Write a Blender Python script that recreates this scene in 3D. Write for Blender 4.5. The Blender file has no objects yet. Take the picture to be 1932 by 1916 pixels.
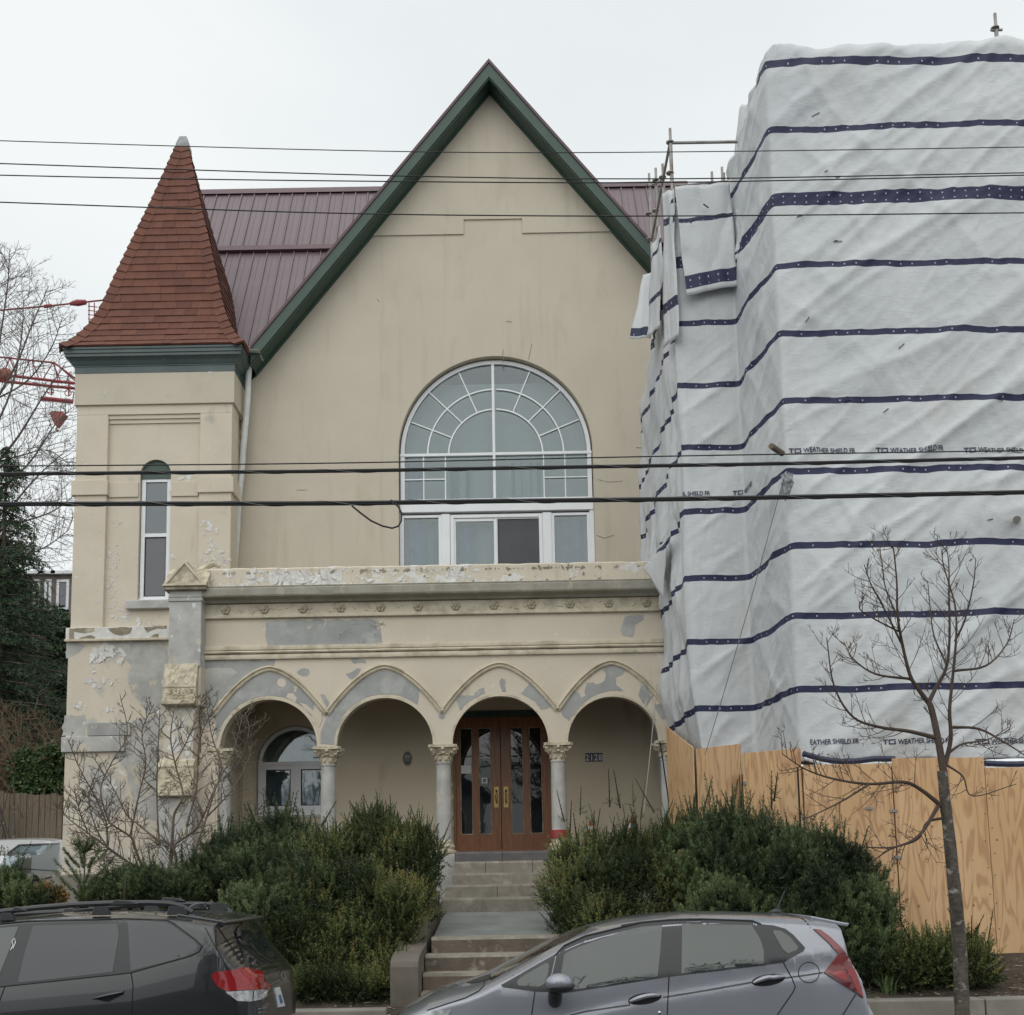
import bpy, bmesh, math, random
import numpy as np
from mathutils import Vector, Matrix, noise
from mathutils.geometry import tessellate_polygon
from mathutils.bvhtree import BVHTree

random.seed(7); RNG = np.random.default_rng(7)
sc = bpy.context.scene
COL = sc.collection
R_ = math.radians

# ------------------------------------------------------------------ camera
F_PX, PPX, PPY, EYE = 2100.0, 966.0, 1400.0, 1.76      # photo laid out on a 1932 x 1916 grid
cam_d = bpy.data.cameras.new('camera')
cam = bpy.data.objects.new('camera', cam_d); COL.objects.link(cam)
cam_d.sensor_width = 36; cam_d.sensor_fit = 'HORIZONTAL'
cam_d.lens = 36 * F_PX / 1932
cam_d.shift_y = (PPY - 958) / 1932
cam_d.clip_start = 0.1; cam_d.clip_end = 3000
CAM_M = Matrix.Rotation(R_(90 + 7.04), 3, 'X') @ Matrix.Rotation(R_(-1.03), 3, 'Z')
cam.matrix_world = Matrix.Translation((0, 0, EYE)) @ CAM_M.to_4x4()
sc.camera = cam

# ------------------------------------------------------------------ sky, sun, exposure
SUN_EL, SUN_AZ = R_(52), R_(196)            # high, behind the camera, a little to the left
w = bpy.data.worlds.new('World'); sc.world = w; w.use_nodes = True
nt = w.node_tree; nt.nodes.clear()
def WN(t, **k):
    n = nt.nodes.new(t)
    for a, b in k.items(): setattr(n, a, b)
    return n
sky = WN('ShaderNodeTexSky', sky_type='NISHITA', sun_disc=False, sun_elevation=SUN_EL, sun_rotation=SUN_AZ,
         air_density=1.0, dust_density=6.0, ozone_density=1.0)
hs = WN('ShaderNodeHueSaturation'); hs.inputs['Saturation'].default_value = 0.25
tc = WN('ShaderNodeTexCoord'); mp = WN('ShaderNodeMapping'); mp.inputs['Scale'].default_value = (1.0, 1.0, 2.2)
nz = WN('ShaderNodeTexNoise'); nz.inputs['Scale'].default_value = 1.6; nz.inputs['Detail'].default_value = 6; nz.inputs['Roughness'].default_value = 0.5
cr = WN('ShaderNodeValToRGB')
cr.color_ramp.elements[0].position = 0.36; cr.color_ramp.elements[0].color = (0.835, 0.895, 0.92, 1)
cr.color_ramp.elements[1].position = 0.62; cr.color_ramp.elements[1].color = (0.985, 1.02, 1.025, 1)
vm = WN('ShaderNodeVectorMath', operation='SCALE'); vm.inputs['Scale'].default_value = 10.0
mx = WN('ShaderNodeMixRGB'); mx.inputs['Fac'].default_value = 0.90
bg = WN('ShaderNodeBackground'); bg.inputs['Strength'].default_value = 0.10
wo = WN('ShaderNodeOutputWorld')
L = nt.links.new
L(sky.outputs['Color'], hs.inputs['Color']); L(tc.outputs['Generated'], mp.inputs['Vector']); L(mp.outputs['Vector'], nz.inputs['Vector'])
L(nz.outputs['Fac'], cr.inputs['Fac']); L(cr.outputs['Color'], vm.inputs[0])
L(hs.outputs['Color'], mx.inputs['Color1']); L(vm.outputs['Vector'], mx.inputs['Color2'])
L(mx.outputs['Color'], bg.inputs['Color']); L(bg.outputs['Background'], wo.inputs['Surface'])

sun_d = bpy.data.lights.new('sun', 'SUN'); sun_d.energy = 1.25; sun_d.angle = R_(95); sun_d.color = (1.0, 0.97, 0.92)
sun = bpy.data.objects.new('sun', sun_d); COL.objects.link(sun)
sun_dir = Vector((math.sin(SUN_AZ) * math.cos(SUN_EL), math.cos(SUN_AZ) * math.cos(SUN_EL), math.sin(SUN_EL)))
sun.rotation_euler = sun_dir.to_track_quat('Z', 'Y').to_euler()
sc.view_settings.view_transform = 'Standard'; sc.view_settings.look = 'None'
sc.view_settings.exposure = 0.0; sc.view_settings.gamma = 1.0; sc.view_settings.use_curve_mapping = False
sc.render.engine = 'CYCLES'
sc.cycles.max_bounces = 8; sc.cycles.use_denoising = True

# ------------------------------------------------------------------ survey: a photo grid point seen at a known depth
def at(u, v, Y):
    d = CAM_M @ Vector(((u - PPX) / F_PX, -(v - PPY) / F_PX, -1))
    return Vector((0, 0, EYE)) + d * (Y / d.y)
def ray(u, v):
    return Vector((0, 0, EYE)), (CAM_M @ Vector(((u - PPX) / F_PX, -(v - PPY) / F_PX, -1))).normalized()
def X(u, v, Y): return at(u, v, Y).x
def Z(u, v, Y): return at(u, v, Y).z
def XZ(pts, Y): return [(at(u, v, Y).x, at(u, v, Y).z) for u, v in pts]

# ------------------------------------------------------------------ objects
def setp(o, label=None, cat=None, group=None, kind=None):
    for k, v in (('label', label), ('category', cat), ('group', group), ('kind', kind)):
        if v: o[k] = v
    return o
WL = {}
def thing(name, label, cat, loc=(0, 0, 0), group=None, kind=None):
    o = bpy.data.objects.new(name, None); COL.objects.link(o); o.location = loc
    o.empty_display_size = 0.2; WL[o] = Vector(loc)
    return setp(o, label, cat, group, kind)
def link_mesh(name, me, parent=None, loc=None):
    o = bpy.data.objects.new(name, me); COL.objects.link(o)
    if parent is not None:
        o.parent = parent
        WL[o] = WL[parent] if loc is None else Vector(loc)
        if loc is not None: o.location = Vector(loc) - WL[parent]
    else:
        WL[o] = Vector(loc or (0, 0, 0)); o.location = WL[o]
    return o
def finish(me, mat, smooth, angle=None):
    if mat is not None:
        for m in (mat if isinstance(mat, (list, tuple)) else [mat]): me.materials.append(m)
    if smooth:
        me.polygons.foreach_set('use_smooth', [True] * len(me.polygons))
        if angle: me.set_sharp_from_angle(angle=R_(angle))
    me.update()

class MB:
    def __init__(s): s.v = []; s.f = []; s.m = []; s.mi = 0
    def add(s, vs, fs):
        b = len(s.v); s.v += [tuple(p) for p in vs]
        for f in fs: s.f.append([i + b for i in f]); s.m.append(s.mi)
    def box(s, x0, y0, z0, x1, y1, z1):
        if x0 > x1: x0, x1 = x1, x0
        if y0 > y1: y0, y1 = y1, y0
        if z0 > z1: z0, z1 = z1, z0
        s.add([(x0, y0, z0), (x1, y0, z0), (x1, y1, z0), (x0, y1, z0), (x0, y0, z1), (x1, y0, z1), (x1, y1, z1), (x0, y1, z1)],
              [(0, 3, 2, 1), (4, 5, 6, 7), (0, 1, 5, 4), (1, 2, 6, 5), (2, 3, 7, 6), (3, 0, 4, 7)])
        return s
    def prism(s, poly, a0, a1, axis='y', holes=()):
        # poly, holes: 2-D loops; axis 'y': (x,z), 'x': (y,z), 'z': (x,y)
        def P(p, a):
            return (p[0], a, p[1]) if axis == 'y' else (a, p[0], p[1]) if axis == 'x' else (p[0], p[1], a)
        loops = [list(poly)] + [list(h) for h in holes]
        flat = [p for l in loops for p in l]; n = len(flat)
        tri = tessellate_polygon([[Vector((p[0], p[1], 0)) for p in l] for l in loops])
        def area(t): a, b, c = (flat[i] for i in t); return (b[0]-a[0])*(c[1]-a[1])-(b[1]-a[1])*(c[0]-a[0])
        tri = [t if area(t) > 0 else t[::-1] for t in tri]
        vs = [P(p, a0) for p in flat] + [P(p, a1) for p in flat]
        flip = axis != 'y'
        fs = []
        lo_first = a0 < a1
        for t in tri:
            t = tuple(t)
            f, g = (t, tuple(i + n for i in t[::-1]))
            if flip: f, g = f[::-1], g[::-1]
            if not lo_first: f, g = f[::-1], g[::-1]
            fs += [f, g]
        b = 0
        for k, l in enumerate(loops):
            m = len(l); ar = sum(l[i][0]*l[(i+1) % m][1]-l[(i+1) % m][0]*l[i][1] for i in range(m))
            for i in range(m):
                j = (i + 1) % m
                q = (b+i, b+j, b+j+n, b+i+n)
                rev = (ar > 0) == (k == 0)          # outer ccw
                if flip: rev = not rev
                if not lo_first: rev = not rev
                fs.append(q[::-1] if rev else q)
            b += m
        s.add(vs, fs); return s
    def tube(s, pts, r, n=6, cap=True):
        pts = [Vector(p) for p in pts]; m = len(pts)
        rs = list(r) if isinstance(r, (list, tuple)) else [r] * m
        T = [(pts[min(i+1, m-1)] - pts[max(i-1, 0)]).normalized() for i in range(m)]
        up = Vector((0, 0, 1)) if abs(T[0].z) < .9 else Vector((1, 0, 0))
        a = T[0].cross(up).normalized(); vs = []
        for i in range(m):
            a = (a - T[i] * a.dot(T[i])); a = a.normalized() if a.length > 1e-6 else T[i].orthogonal().normalized()
            c = T[i].cross(a)
            for k in range(n):
                t = 2 * math.pi * k / n
                vs.append(pts[i] + (a * math.cos(t) + c * math.sin(t)) * rs[i])
        fs = [(i*n+k, i*n+(k+1) % n, (i+1)*n+(k+1) % n, (i+1)*n+k) for i in range(m-1) for k in range(n)]
        if cap: fs += [tuple(range(n))[::-1], tuple(range((m-1)*n, m*n))]
        s.add(vs, fs); return s
    def lathe(s, cx, cy, prof, n=20):
        vs = [(cx + r*math.cos(2*math.pi*k/n), cy + r*math.sin(2*math.pi*k/n), z) for r, z in prof for k in range(n)]
        fs = [(i*n+k, i*n+(k+1) % n, (i+1)*n+(k+1) % n, (i+1)*n+k) for i in range(len(prof)-1) for k in range(n)]
        fs += [tuple(range(n))[::-1], tuple(range((len(prof)-1)*n, len(prof)*n))]
        s.add(vs, fs); return s
    def sweep_xz(s, path, prof, closed=False):
        # path [(x,z)] in a facade plane; prof [(n, y)] closed loop: n along the in-plane normal (left of travel), y depth
        m = len(path); vs = []
        for i in range(m):
            p = Vector(path[i])
            a = Vector(path[i-1]) if (i > 0 or closed) else None
            b = Vector(path[(i+1) % m]) if (i < m-1 or closed) else None
            d1 = (p - a).normalized() if a is not None else None
            d2 = (b - p).normalized() if b is not None else None
            if d1 is None: d1 = d2
            if d2 is None: d2 = d1
            n1 = Vector((-d1.y, d1.x)); n2 = Vector((-d2.y, d2.x)); nn = (n1 + n2)
            nn = nn.normalized() if nn.length > 1e-6 else n1
            k = min(1 / max(nn.dot(n1), .35), 2.5)
            for q, y in prof: vs.append((p.x + nn.x*q*k, y, p.y + nn.y*q*k))
        k = len(prof); rng = range(m if closed else m-1)
        fs = [(i*k+j, i*k+(j+1) % k, ((i+1) % m)*k+(j+1) % k, ((i+1) % m)*k+j) for i in rng for j in range(k)]
        if not closed: fs += [tuple(range(k))[::-1], tuple(range((m-1)*k, m*k))]
        s.add(vs, fs); return s
    def ell(s, c, r, nu=8, nv=6, rot=None):
        vs = []; c = Vector(c)
        for i in range(nv+1):
            t = math.pi*i/nv
            for k in range(nu):
                p = 2*math.pi*k/nu
                q = Vector((r[0]*math.sin(t)*math.cos(p), r[1]*math.sin(t)*math.sin(p), r[2]*math.cos(t)))
                if rot: q = rot @ q
                vs.append(c + q)
        fs = [(i*nu+k, (i+1)*nu+k, (i+1)*nu+(k+1) % nu, i*nu+(k+1) % nu) for i in range(nv) for k in range(nu)]
        s.add(vs, fs); return s
    def build(s, name, mat, parent=None, smooth=False, bevel=0, angle=35, recalc=False):
        off = WL[parent] if parent is not None else Vector((0, 0, 0))
        me = bpy.data.meshes.new(name)
        me.from_pydata([tuple(Vector(p) - off) for p in s.v], [], s.f)
        if isinstance(mat, (list, tuple)):
            me.polygons.foreach_set('material_index', s.m)
        if recalc:
            bm = bmesh.new(); bm.from_mesh(me); bmesh.ops.recalc_face_normals(bm, faces=bm.faces); bm.to_mesh(me); bm.free()
        finish(me, mat, smooth, angle)
        o = link_mesh(name, me, parent)
        if bevel:
            b = o.modifiers.new('bevel', 'BEVEL'); b.width = bevel; b.segments = 2; b.limit_method = 'ANGLE'; b.angle_limit = R_(40)
        return o

def np_mesh(name, V, Fq, mat, parent=None, smooth=False, midx=None, attr=None):
    """V (n,3) array, Fq (m,k) array of faces"""
    V = np.asarray(V, dtype=np.float32); Fq = np.asarray(Fq, dtype=np.int32); k = Fq.shape[1]
    if parent is not None: V = V - np.array(WL[parent], dtype=np.float32)
    me = bpy.data.meshes.new(name)
    me.vertices.add(len(V)); me.vertices.foreach_set('co', V.ravel())
    me.loops.add(Fq.size); me.loops.foreach_set('vertex_index', Fq.ravel())
    me.polygons.add(len(Fq)); me.polygons.foreach_set('loop_start', np.arange(0, Fq.size, k, dtype=np.int32))
    me.polygons.foreach_set('loop_total', np.full(len(Fq), k, dtype=np.int32))
    if midx is not None: me.polygons.foreach_set('material_index', np.asarray(midx, dtype=np.int32))
    if smooth: me.polygons.foreach_set('use_smooth', np.ones(len(Fq), dtype=bool))
    if attr is not None:
        a = me.color_attributes.new('tint', 'FLOAT_COLOR', 'POINT')
        c = np.ones((len(V), 4), dtype=np.float32); c[:, 0] = attr; c[:, 1] = attr; c[:, 2] = attr
        a.data.foreach_set('color', c.ravel())
    for m in (mat if isinstance(mat, (list, tuple)) else [mat]): me.materials.append(m)
    me.update(calc_edges=True); me.validate()
    return link_mesh(name, me, parent)

# ------------------------------------------------------------------ materials
def new_mat(name):
    m = bpy.data.materials.new(name); m.use_nodes = True
    b = m.node_tree.nodes['Principled BSDF']
    return m, m.node_tree, b
def nn_(t, kind, **k):
    n = t.nodes.new(kind)
    for a, b in k.items(): setattr(n, a, b)
    return n
def c4(c): return (c[0], c[1], c[2], 1)
def noise_mix(t, coord, ca, cb, scale, lo, hi, detail=6, stretch=None, rough=0.55, dist=0.0):
    n = nn_(t, 'ShaderNodeTexNoise'); n.inputs['Scale'].default_value = scale; n.inputs['Detail'].default_value = detail
    n.inputs['Roughness'].default_value = rough; n.inputs['Distortion'].default_value = dist
    if stretch:
        mp = nn_(t, 'ShaderNodeMapping'); mp.inputs['Scale'].default_value = stretch
        t.links.new(coord, mp.inputs['Vector']); coord = mp.outputs['Vector']
    t.links.new(coord, n.inputs['Vector'])
    mr = nn_(t, 'ShaderNodeMapRange'); mr.inputs['From Min'].default_value = lo; mr.inputs['From Max'].default_value = hi
    t.links.new(n.outputs['Fac'], mr.inputs['Value'])
    mx = nn_(t, 'ShaderNodeMixRGB'); t.links.new(mr.outputs['Result'], mx.inputs['Fac'])
    for s, c in (('Color1', ca), ('Color2', cb)):
        if isinstance(c, tuple): mx.inputs[s].default_value = c4(c)
        else: t.links.new(c, mx.inputs[s])
    return mx.outputs['Color'], n.outputs['Fac']
def add_bump(t, b, coord, layers, strength=0.4, dist=0.01):
    prev = None
    for scale, amt in layers:
        n = nn_(t, 'ShaderNodeTexNoise'); n.inputs['Scale'].default_value = scale; n.inputs['Detail'].default_value = 4
        t.links.new(coord, n.inputs['Vector'])
        m = nn_(t, 'ShaderNodeMath', operation='MULTIPLY'); m.inputs[1].default_value = amt
        t.links.new(n.outputs['Fac'], m.inputs[0])
        if prev is None: prev = m.outputs[0]
        else:
            a = nn_(t, 'ShaderNodeMath', operation='ADD'); t.links.new(prev, a.inputs[0]); t.links.new(m.outputs[0], a.inputs[1]); prev = a.outputs[0]
    bp = nn_(t, 'ShaderNodeBump'); bp.inputs['Strength'].default_value = strength; bp.inputs['Distance'].default_value = dist
    t.links.new(prev, bp.inputs['Height']); t.links.new(bp.outputs['Normal'], b.inputs['Normal'])
def mat(name, c, c2=None, scale=3.0, lo=.35, hi=.65, rough=.7, metal=0, bump=None, bstr=.4, bdist=.01, dirt=None, stretch=None, ior=None, coat=0, spec=None, extra=()):
    m, t, b = new_mat(name)
    co = nn_(t, 'ShaderNodeTexCoord').outputs['Object']
    b.inputs['Roughness'].default_value = rough; b.inputs['Metallic'].default_value = metal
    if ior: b.inputs['IOR'].default_value = ior
    if spec is not None: b.inputs['Specular IOR Level'].default_value = spec
    if coat: b.inputs['Coat Weight'].default_value = coat; b.inputs['Coat Roughness'].default_value = .03
    out = None
    if c2 is not None: out, _ = noise_mix(t, co, c, c2, scale, lo, hi, stretch=stretch)
    else: b.inputs['Base Color'].default_value = c4(c)
    for (dc, ds, dlo, dhi, dst) in ([dirt] if dirt else []) + list(extra):
        out, _ = noise_mix(t, co, out if out is not None else c, dc, ds, dlo, dhi, stretch=dst, detail=8, rough=.62)
    if out is not None: t.links.new(out, b.inputs['Base Color'])
    if bump: add_bump(t, b, co, bump, bstr, bdist)
    return m

M = {}
M['plaster'] = mat('cream_plaster', (.52, .468, .378), (.555, .50, .405), .9, rough=.85, bump=[(14, .6), (60, .7), (2.5, 1.2)], bstr=.38,
                   dirt=((.435, .38, .285), 1.7, .55, .85, (1, 1, .35)), extra=[((.59, .53, .42), 5, .68, .76, None), ((.44, .385, .29), 2.4, .56, .80, (1.6, 1, .10))])
M['plaster_old'] = mat('weathered_cream_plaster', (.575, .513, .412), (.63, .565, .46), 1.3, rough=.88, bump=[(12, .6), (50, .6)], bstr=.4,
                   dirt=((.40, .38, .325), 1.6, .62, .74, (1, 1, .8)), extra=[((.36, .31, .225), 3.1, .64, .80, (1.3, 1, .16)), ((.66, .645, .60), 7, .655, .68, None)])
M['plaster_base'] = mat('patched_lower_plaster', (.575, .515, .415), (.63, .57, .465), 1.3, rough=.9, bump=[(12, .6), (50, .6)], bstr=.45,
                   dirt=((.40, .40, .38), 1.0, .50, .60, (1, 1, .7)), extra=[((.47, .45, .405), 2.2, .55, .70, (1, 1, .5)), ((.68, .67, .635), 3.2, .635, .655, (1, 1, .8)), ((.34, .305, .24), 3, .66, .82, (1.5, 1, .14))])
M['plaster_parapet'] = mat('flaking_parapet_plaster', (.575, .515, .415), (.63, .57, .465), 1.3, rough=.9, bump=[(12, .6), (50, .6)], bstr=.5,
                   dirt=((.68, .67, .64), 2.6, .575, .59, (1, 1, 1.3)), extra=[((.36, .325, .25), 3.2, .54, .74, (1.6, 1, .16)), ((.25, .215, .155), 9, .665, .69, (1, 1, 1.4))])
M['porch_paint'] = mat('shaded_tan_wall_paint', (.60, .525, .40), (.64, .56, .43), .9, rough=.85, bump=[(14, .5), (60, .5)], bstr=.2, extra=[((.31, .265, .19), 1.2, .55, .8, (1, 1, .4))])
M['porch_ceiling'] = mat('brown_ceiling_shade', (.27, .225, .155), (.22, .18, .12), 3, rough=.7)  # unseen ceiling, coloured brown to deepen the shade inside the porch
M['cement'] = mat('grey_cement_render', (.375, .38, .368), (.30, .305, .295), 2.4, rough=.9, bump=[(9, .6), (45, .6)], bstr=.4, extra=[((.55, .485, .375), 5.5, .625, .665, (1, 1, .7)), ((.45, .45, .43), 2, .55, .7, None), ((.2, .2, .19), 9, .66, .78, None)])
M['cement_pale'] = mat('pale_grey_render', (.49, .485, .46), (.355, .352, .335), 3.2, rough=.9, bump=[(9, .6), (45, .6)], bstr=.4, extra=[((.55, .50, .40), 2.2, .6, .68, None), ((.27, .262, .235), 4.5, .60, .76, (1.5, 1.5, .25)), ((.66, .65, .62), 9, .62, .68, (1, 1, .6))])
M['flake'] = mat('peeled_white_undercoat', (.70, .695, .67), (.58, .565, .53), 8, rough=.9)
M['stain'] = mat('dark_weathered_stone', (.30, .265, .19), (.19, .165, .115), 5, rough=.9, bump=[(20, 1)], bstr=.5, extra=[((.50, .455, .35), 3.0, .5, .62, (1, 1, 1.6))])
M['mould'] = mat('weathered_moulding', (.60, .54, .42), (.42, .375, .28), 4, lo=.46, hi=.66, rough=.9, bump=[(16, 1)], bstr=.6, extra=[((.22, .195, .14), 7, .62, .74, (1, 1, 2)), ((.66, .61, .50), 3, .58, .7, None)])
M['cornice'] = mat('weathered_cornice_stone', (.36, .345, .295), (.27, .255, .21), 2.5, rough=.9, bump=[(16, 1)], bstr=.5, extra=[((.46, .42, .33), 5, .58, .7, (1, 1, .3)), ((.17, .15, .11), 6, .66, .78, (1, 1, .25))])
M['carved'] = mat('carved_cream_stone', (.58, .52, .39), (.38, .34, .25), 9, lo=.42, hi=.6, rough=.9, bump=[(30, 1)], bstr=.7)
M['green'] = mat('dark_green_paint', (.034, .068, .052), (.046, .082, .064), 2, rough=.5, bump=[(30, .5)], bstr=.15, extra=[((.10, .14, .12), 7, .66, .74, (1, 1, 3))])
M['bluegreen'] = mat('blue_green_paint', (.062, .092, .092), (.085, .118, .115), 2, rough=.5, bump=[(30, .5)], bstr=.15, extra=[((.22, .24, .21), 9, .67, .72, None)])
M['purple'] = mat('purple_metal_roofing', (.135, .095, .108), (.155, .112, .125), 1.2, rough=.42, bump=[(2, 1)], bstr=.1, extra=[((.115, .078, .09), .8, .5, .7, (1, .4, .4))])
M['purple_edge'] = mat('purple_metal_flashing', (.085, .04, .052), (.10, .05, .062), 2, rough=.45)
M['lead'] = mat('grey_lead', (.30, .31, .31), (.22, .23, .23), 9, rough=.55)
M['white'] = mat('white_window_vinyl', (.78, .80, .82), (.72, .74, .76), 3, rough=.4)
M['frame_grey'] = mat('pale_grey_window_paint', (.68, .69, .68), (.60, .61, .60), 4, rough=.5)
M['pipe'] = mat('pale_downpipe', (.66, .69, .67), (.56, .58, .56), 5, rough=.5)
def shingle_mat(k, c):
    return mat('red_brown_shingle', c, tuple(q*.78 for q in c), 6, rough=.85, bump=[(50, 1)], bstr=.35)
M['shingles'] = [shingle_mat(i, c) for i, c in enumerate([(.148, .054, .033), (.138, .050, .032), (.160, .060, .037), (.122, .045, .030), (.148, .058, .039)])]
def glass_mat(name, c, ior=2.0, rough=.02, bump=0.0):
    m = mat(name, c, tuple(q*.8 for q in c), .8, rough=rough, ior=ior, bump=[(1.3, 1)] if bump else None, bstr=bump, bdist=.02)
    return m
M['glass'] = glass_mat('window_glass', (.045, .072, .085), 2.45, .02, .10)
def clear_glass(name, tint, fac):
    m, t, b = new_mat(name); t.nodes.remove(b); out = t.nodes['Material Output']
    tr = nn_(t, 'ShaderNodeBsdfTransparent'); tr.inputs['Color'].default_value = c4(tint)
    gl = nn_(t, 'ShaderNodeBsdfGlossy'); gl.inputs['Roughness'].default_value = .02
    co = nn_(t, 'ShaderNodeTexCoord').outputs['Object']; n = nn_(t, 'ShaderNodeTexNoise'); n.inputs['Scale'].default_value = 1.6; t.links.new(co, n.inputs['Vector'])
    bp = nn_(t, 'ShaderNodeBump'); bp.inputs['Strength'].default_value = .12; bp.inputs['Distance'].default_value = .02; t.links.new(n.outputs['Fac'], bp.inputs['Height']); t.links.new(bp.outputs['Normal'], gl.inputs['Normal'])
    fr = nn_(t, 'ShaderNodeFresnel'); fr.inputs['IOR'].default_value = 1.5; ad = nn_(t, 'ShaderNodeMath', operation='ADD'); ad.inputs[1].default_value = fac; t.links.new(fr.outputs[0], ad.inputs[0])
    mx = nn_(t, 'ShaderNodeMixShader'); t.links.new(ad.outputs[0], mx.inputs[0]); t.links.new(tr.outputs[0], mx.inputs[1]); t.links.new(gl.outputs[0], mx.inputs[2]); t.links.new(mx.outputs[0], out.inputs['Surface'])
    return m
M['glass'] = clear_glass('window_glass', (.74, .84, .88), .055)
M['curtain_and_reflection'] = mat('pale_curtain_and_reflection', (.30, .345, .37), (.22, .26, .285), 3, rough=.9)
M['pane_backing'] = mat('grey_blue_backing', (.045, .066, .078), (.10, .135, .152), 1.1, rough=.9, stretch=(1, 1, .4))  # mottled grey-blue panel set well behind the panes
M['glass_dark'] = glass_mat('dark_window_glass', (.035, .04, .05), 1.75, .05, .05)
M['screen'] = mat('insect_screen', (.055, .058, .066), (.07, .073, .08), 3, rough=.6)
M['door'] = mat('varnished_brown_wood', (.17, .066, .025), (.25, .102, .040), 3, rough=.35, stretch=(9, 9, .8), bump=[(20, 1)], bstr=.15, extra=[((.11, .045, .02), 2.5, .6, .75, (5, 5, .6))])
M['door_glass'] = glass_mat('door_glass', (.012, .014, .016), 1.6, .02, .08)
M['brass'] = mat('aged_brass', (.42, .32, .13), (.30, .22, .08), 12, rough=.35, metal=.8)
M['black'] = mat('black_plastic', (.012, .012, .013), rough=.5)
M['rubber'] = mat('black_rubber', (.018, .018, .018), rough=.8)
M['paper'] = mat('white_paper', (.66, .67, .66), rough=.8)
M['navy'] = mat('navy_enamel', (.012, .017, .035), rough=.35)
M['step'] = mat('granite_step', (.27, .245, .20), (.20, .185, .155), 7, rough=.85, bump=[(60, 1), (9, .5)], bstr=.5, extra=[((.36, .34, .29), 3.3, .56, .7, None), ((.12, .10, .08), 2.2, .62, .76, (1, 1, .6))])
M['brownstone'] = mat('brown_step_stone', (.150, .118, .088), (.095, .076, .060), 4, rough=.85, bump=[(40, 1), (7, 1)], bstr=.6, extra=[((.29, .255, .205), 4.2, .56, .68, None), ((.05, .042, .036), 5, .6, .75, (1, 1, .5))])
M['slate'] = mat('dark_threshold_stone', (.12, .115, .115), (.085, .08, .08), 5, rough=.8, bump=[(40, 1)], bstr=.3)
M['concrete'] = mat('concrete', (.25, .235, .205), (.185, .172, .145), 3, rough=.9, bump=[(50, 1), (8, .6)], bstr=.4, extra=[((.16, .155, .135), 1.7, .58, .75, (1, 1, .5))])
M['cheek'] = mat('dark_cast_concrete', (.155, .138, .112), (.115, .102, .082), 3, rough=.9, bump=[(50, 1), (8, .6)], bstr=.4, extra=[((.23, .21, .175), 4, .6, .74, (1, 1, .5))])
M['path'] = mat('asphalt_path', (.165, .178, .172), (.215, .23, .222), 2.5, rough=.9, bump=[(160, 1)], bstr=.4)
M['asphalt'] = mat('asphalt', (.055, .055, .056), (.04, .04, .041), 2, rough=.9, bump=[(120, 1)], bstr=.4)
M['soil'] = mat('dark_soil', (.042, .031, .022), (.075, .058, .042), 3, rough=.95, bump=[(25, 1), (90, .6)], bstr=.8, bdist=.03, extra=[((.16, .13, .095), 9, .62, .7, None)])
M['bark'] = mat('grey_brown_bark', (.060, .047, .038), (.115, .094, .078), 10, rough=.9, stretch=(1, 1, .35), bump=[(28, 1)], bstr=.7, extra=[((.23, .215, .19), 5, .58, .68, (1, 1, 2.5))])
M['trunk'] = mat('mottled_grey_bark', (.105, .090, .075), (.055, .045, .037), 9, lo=.4, hi=.6, rough=.95, stretch=(1, 1, .5), bump=[(30, 1), (9, 1)], bstr=.9, bdist=.02, extra=[((.27, .255, .225), 7, .57, .64, (1, 1, 1.6)), ((.03, .024, .02), 11, .62, .70, (.6, .6, 3))])
M['twig'] = mat('brown_twig', (.050, .034, .026), (.080, .058, .045), 5, rough=.85)
M['twig_pale'] = mat('grey_tan_twig', (.085, .064, .048), (.165, .135, .105), 4, rough=.85)
M['twig_far'] = mat('distant_bare_twig', (.10, .086, .078), (.14, .12, .11), 2, rough=.9)
M['cable'] = mat('black_cable', (.012, .012, .013), rough=.55)
M['steel'] = mat('galvanised_steel', (.34, .34, .33), (.24, .22, .20), 6, rough=.5, metal=.5, extra=[((.22, .12, .075), 4, .58, .68, None)])
M['ply'] = None
M['fence'] = mat('weathered_fence_wood', (.115, .088, .062), (.17, .138, .10), 4, rough=.9, stretch=(8, 8, .6), bump=[(25, 1)], bstr=.4)
M['crane'] = mat('red_crane_paint', (.28, .03, .03), (.20, .025, .03), 2, rough=.5)

def leaf_mat(name, ca, cb, cc=None, rough=.6):
    """colour varied per leaf cluster through the mesh's tint attribute"""
    m, t, b = new_mat(name)
    at_ = nn_(t, 'ShaderNodeAttribute'); at_.attribute_name = 'tint'
    r = nn_(t, 'ShaderNodeValToRGB'); r.color_ramp.elements[0].color = c4(ca); r.color_ramp.elements[1].color = c4(cb)
    if cc: e = r.color_ramp.elements.new(.97); e.color = c4(cb); r.color_ramp.elements[2].color = c4(cc); r.color_ramp.elements[2].position = 1.0
    t.links.new(at_.outputs['Fac'], r.inputs['Fac']); t.links.new(r.outputs['Color'], b.inputs['Base Color'])
    b.inputs['Roughness'].default_value = rough
    b.inputs['Specular IOR Level'].default_value = .35
    return m
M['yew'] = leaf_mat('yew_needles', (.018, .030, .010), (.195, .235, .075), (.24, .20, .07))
M['pine'] = leaf_mat('pine_needles', (.015, .027, .011), (.150, .205, .085), (.17, .21, .095))
M['spruce'] = leaf_mat('spruce_needles', (.018, .040, .020), (.065, .108, .048))
M['ivy'] = leaf_mat('ivy_leaves', (.03, .06, .02), (.09, .14, .05))
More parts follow.
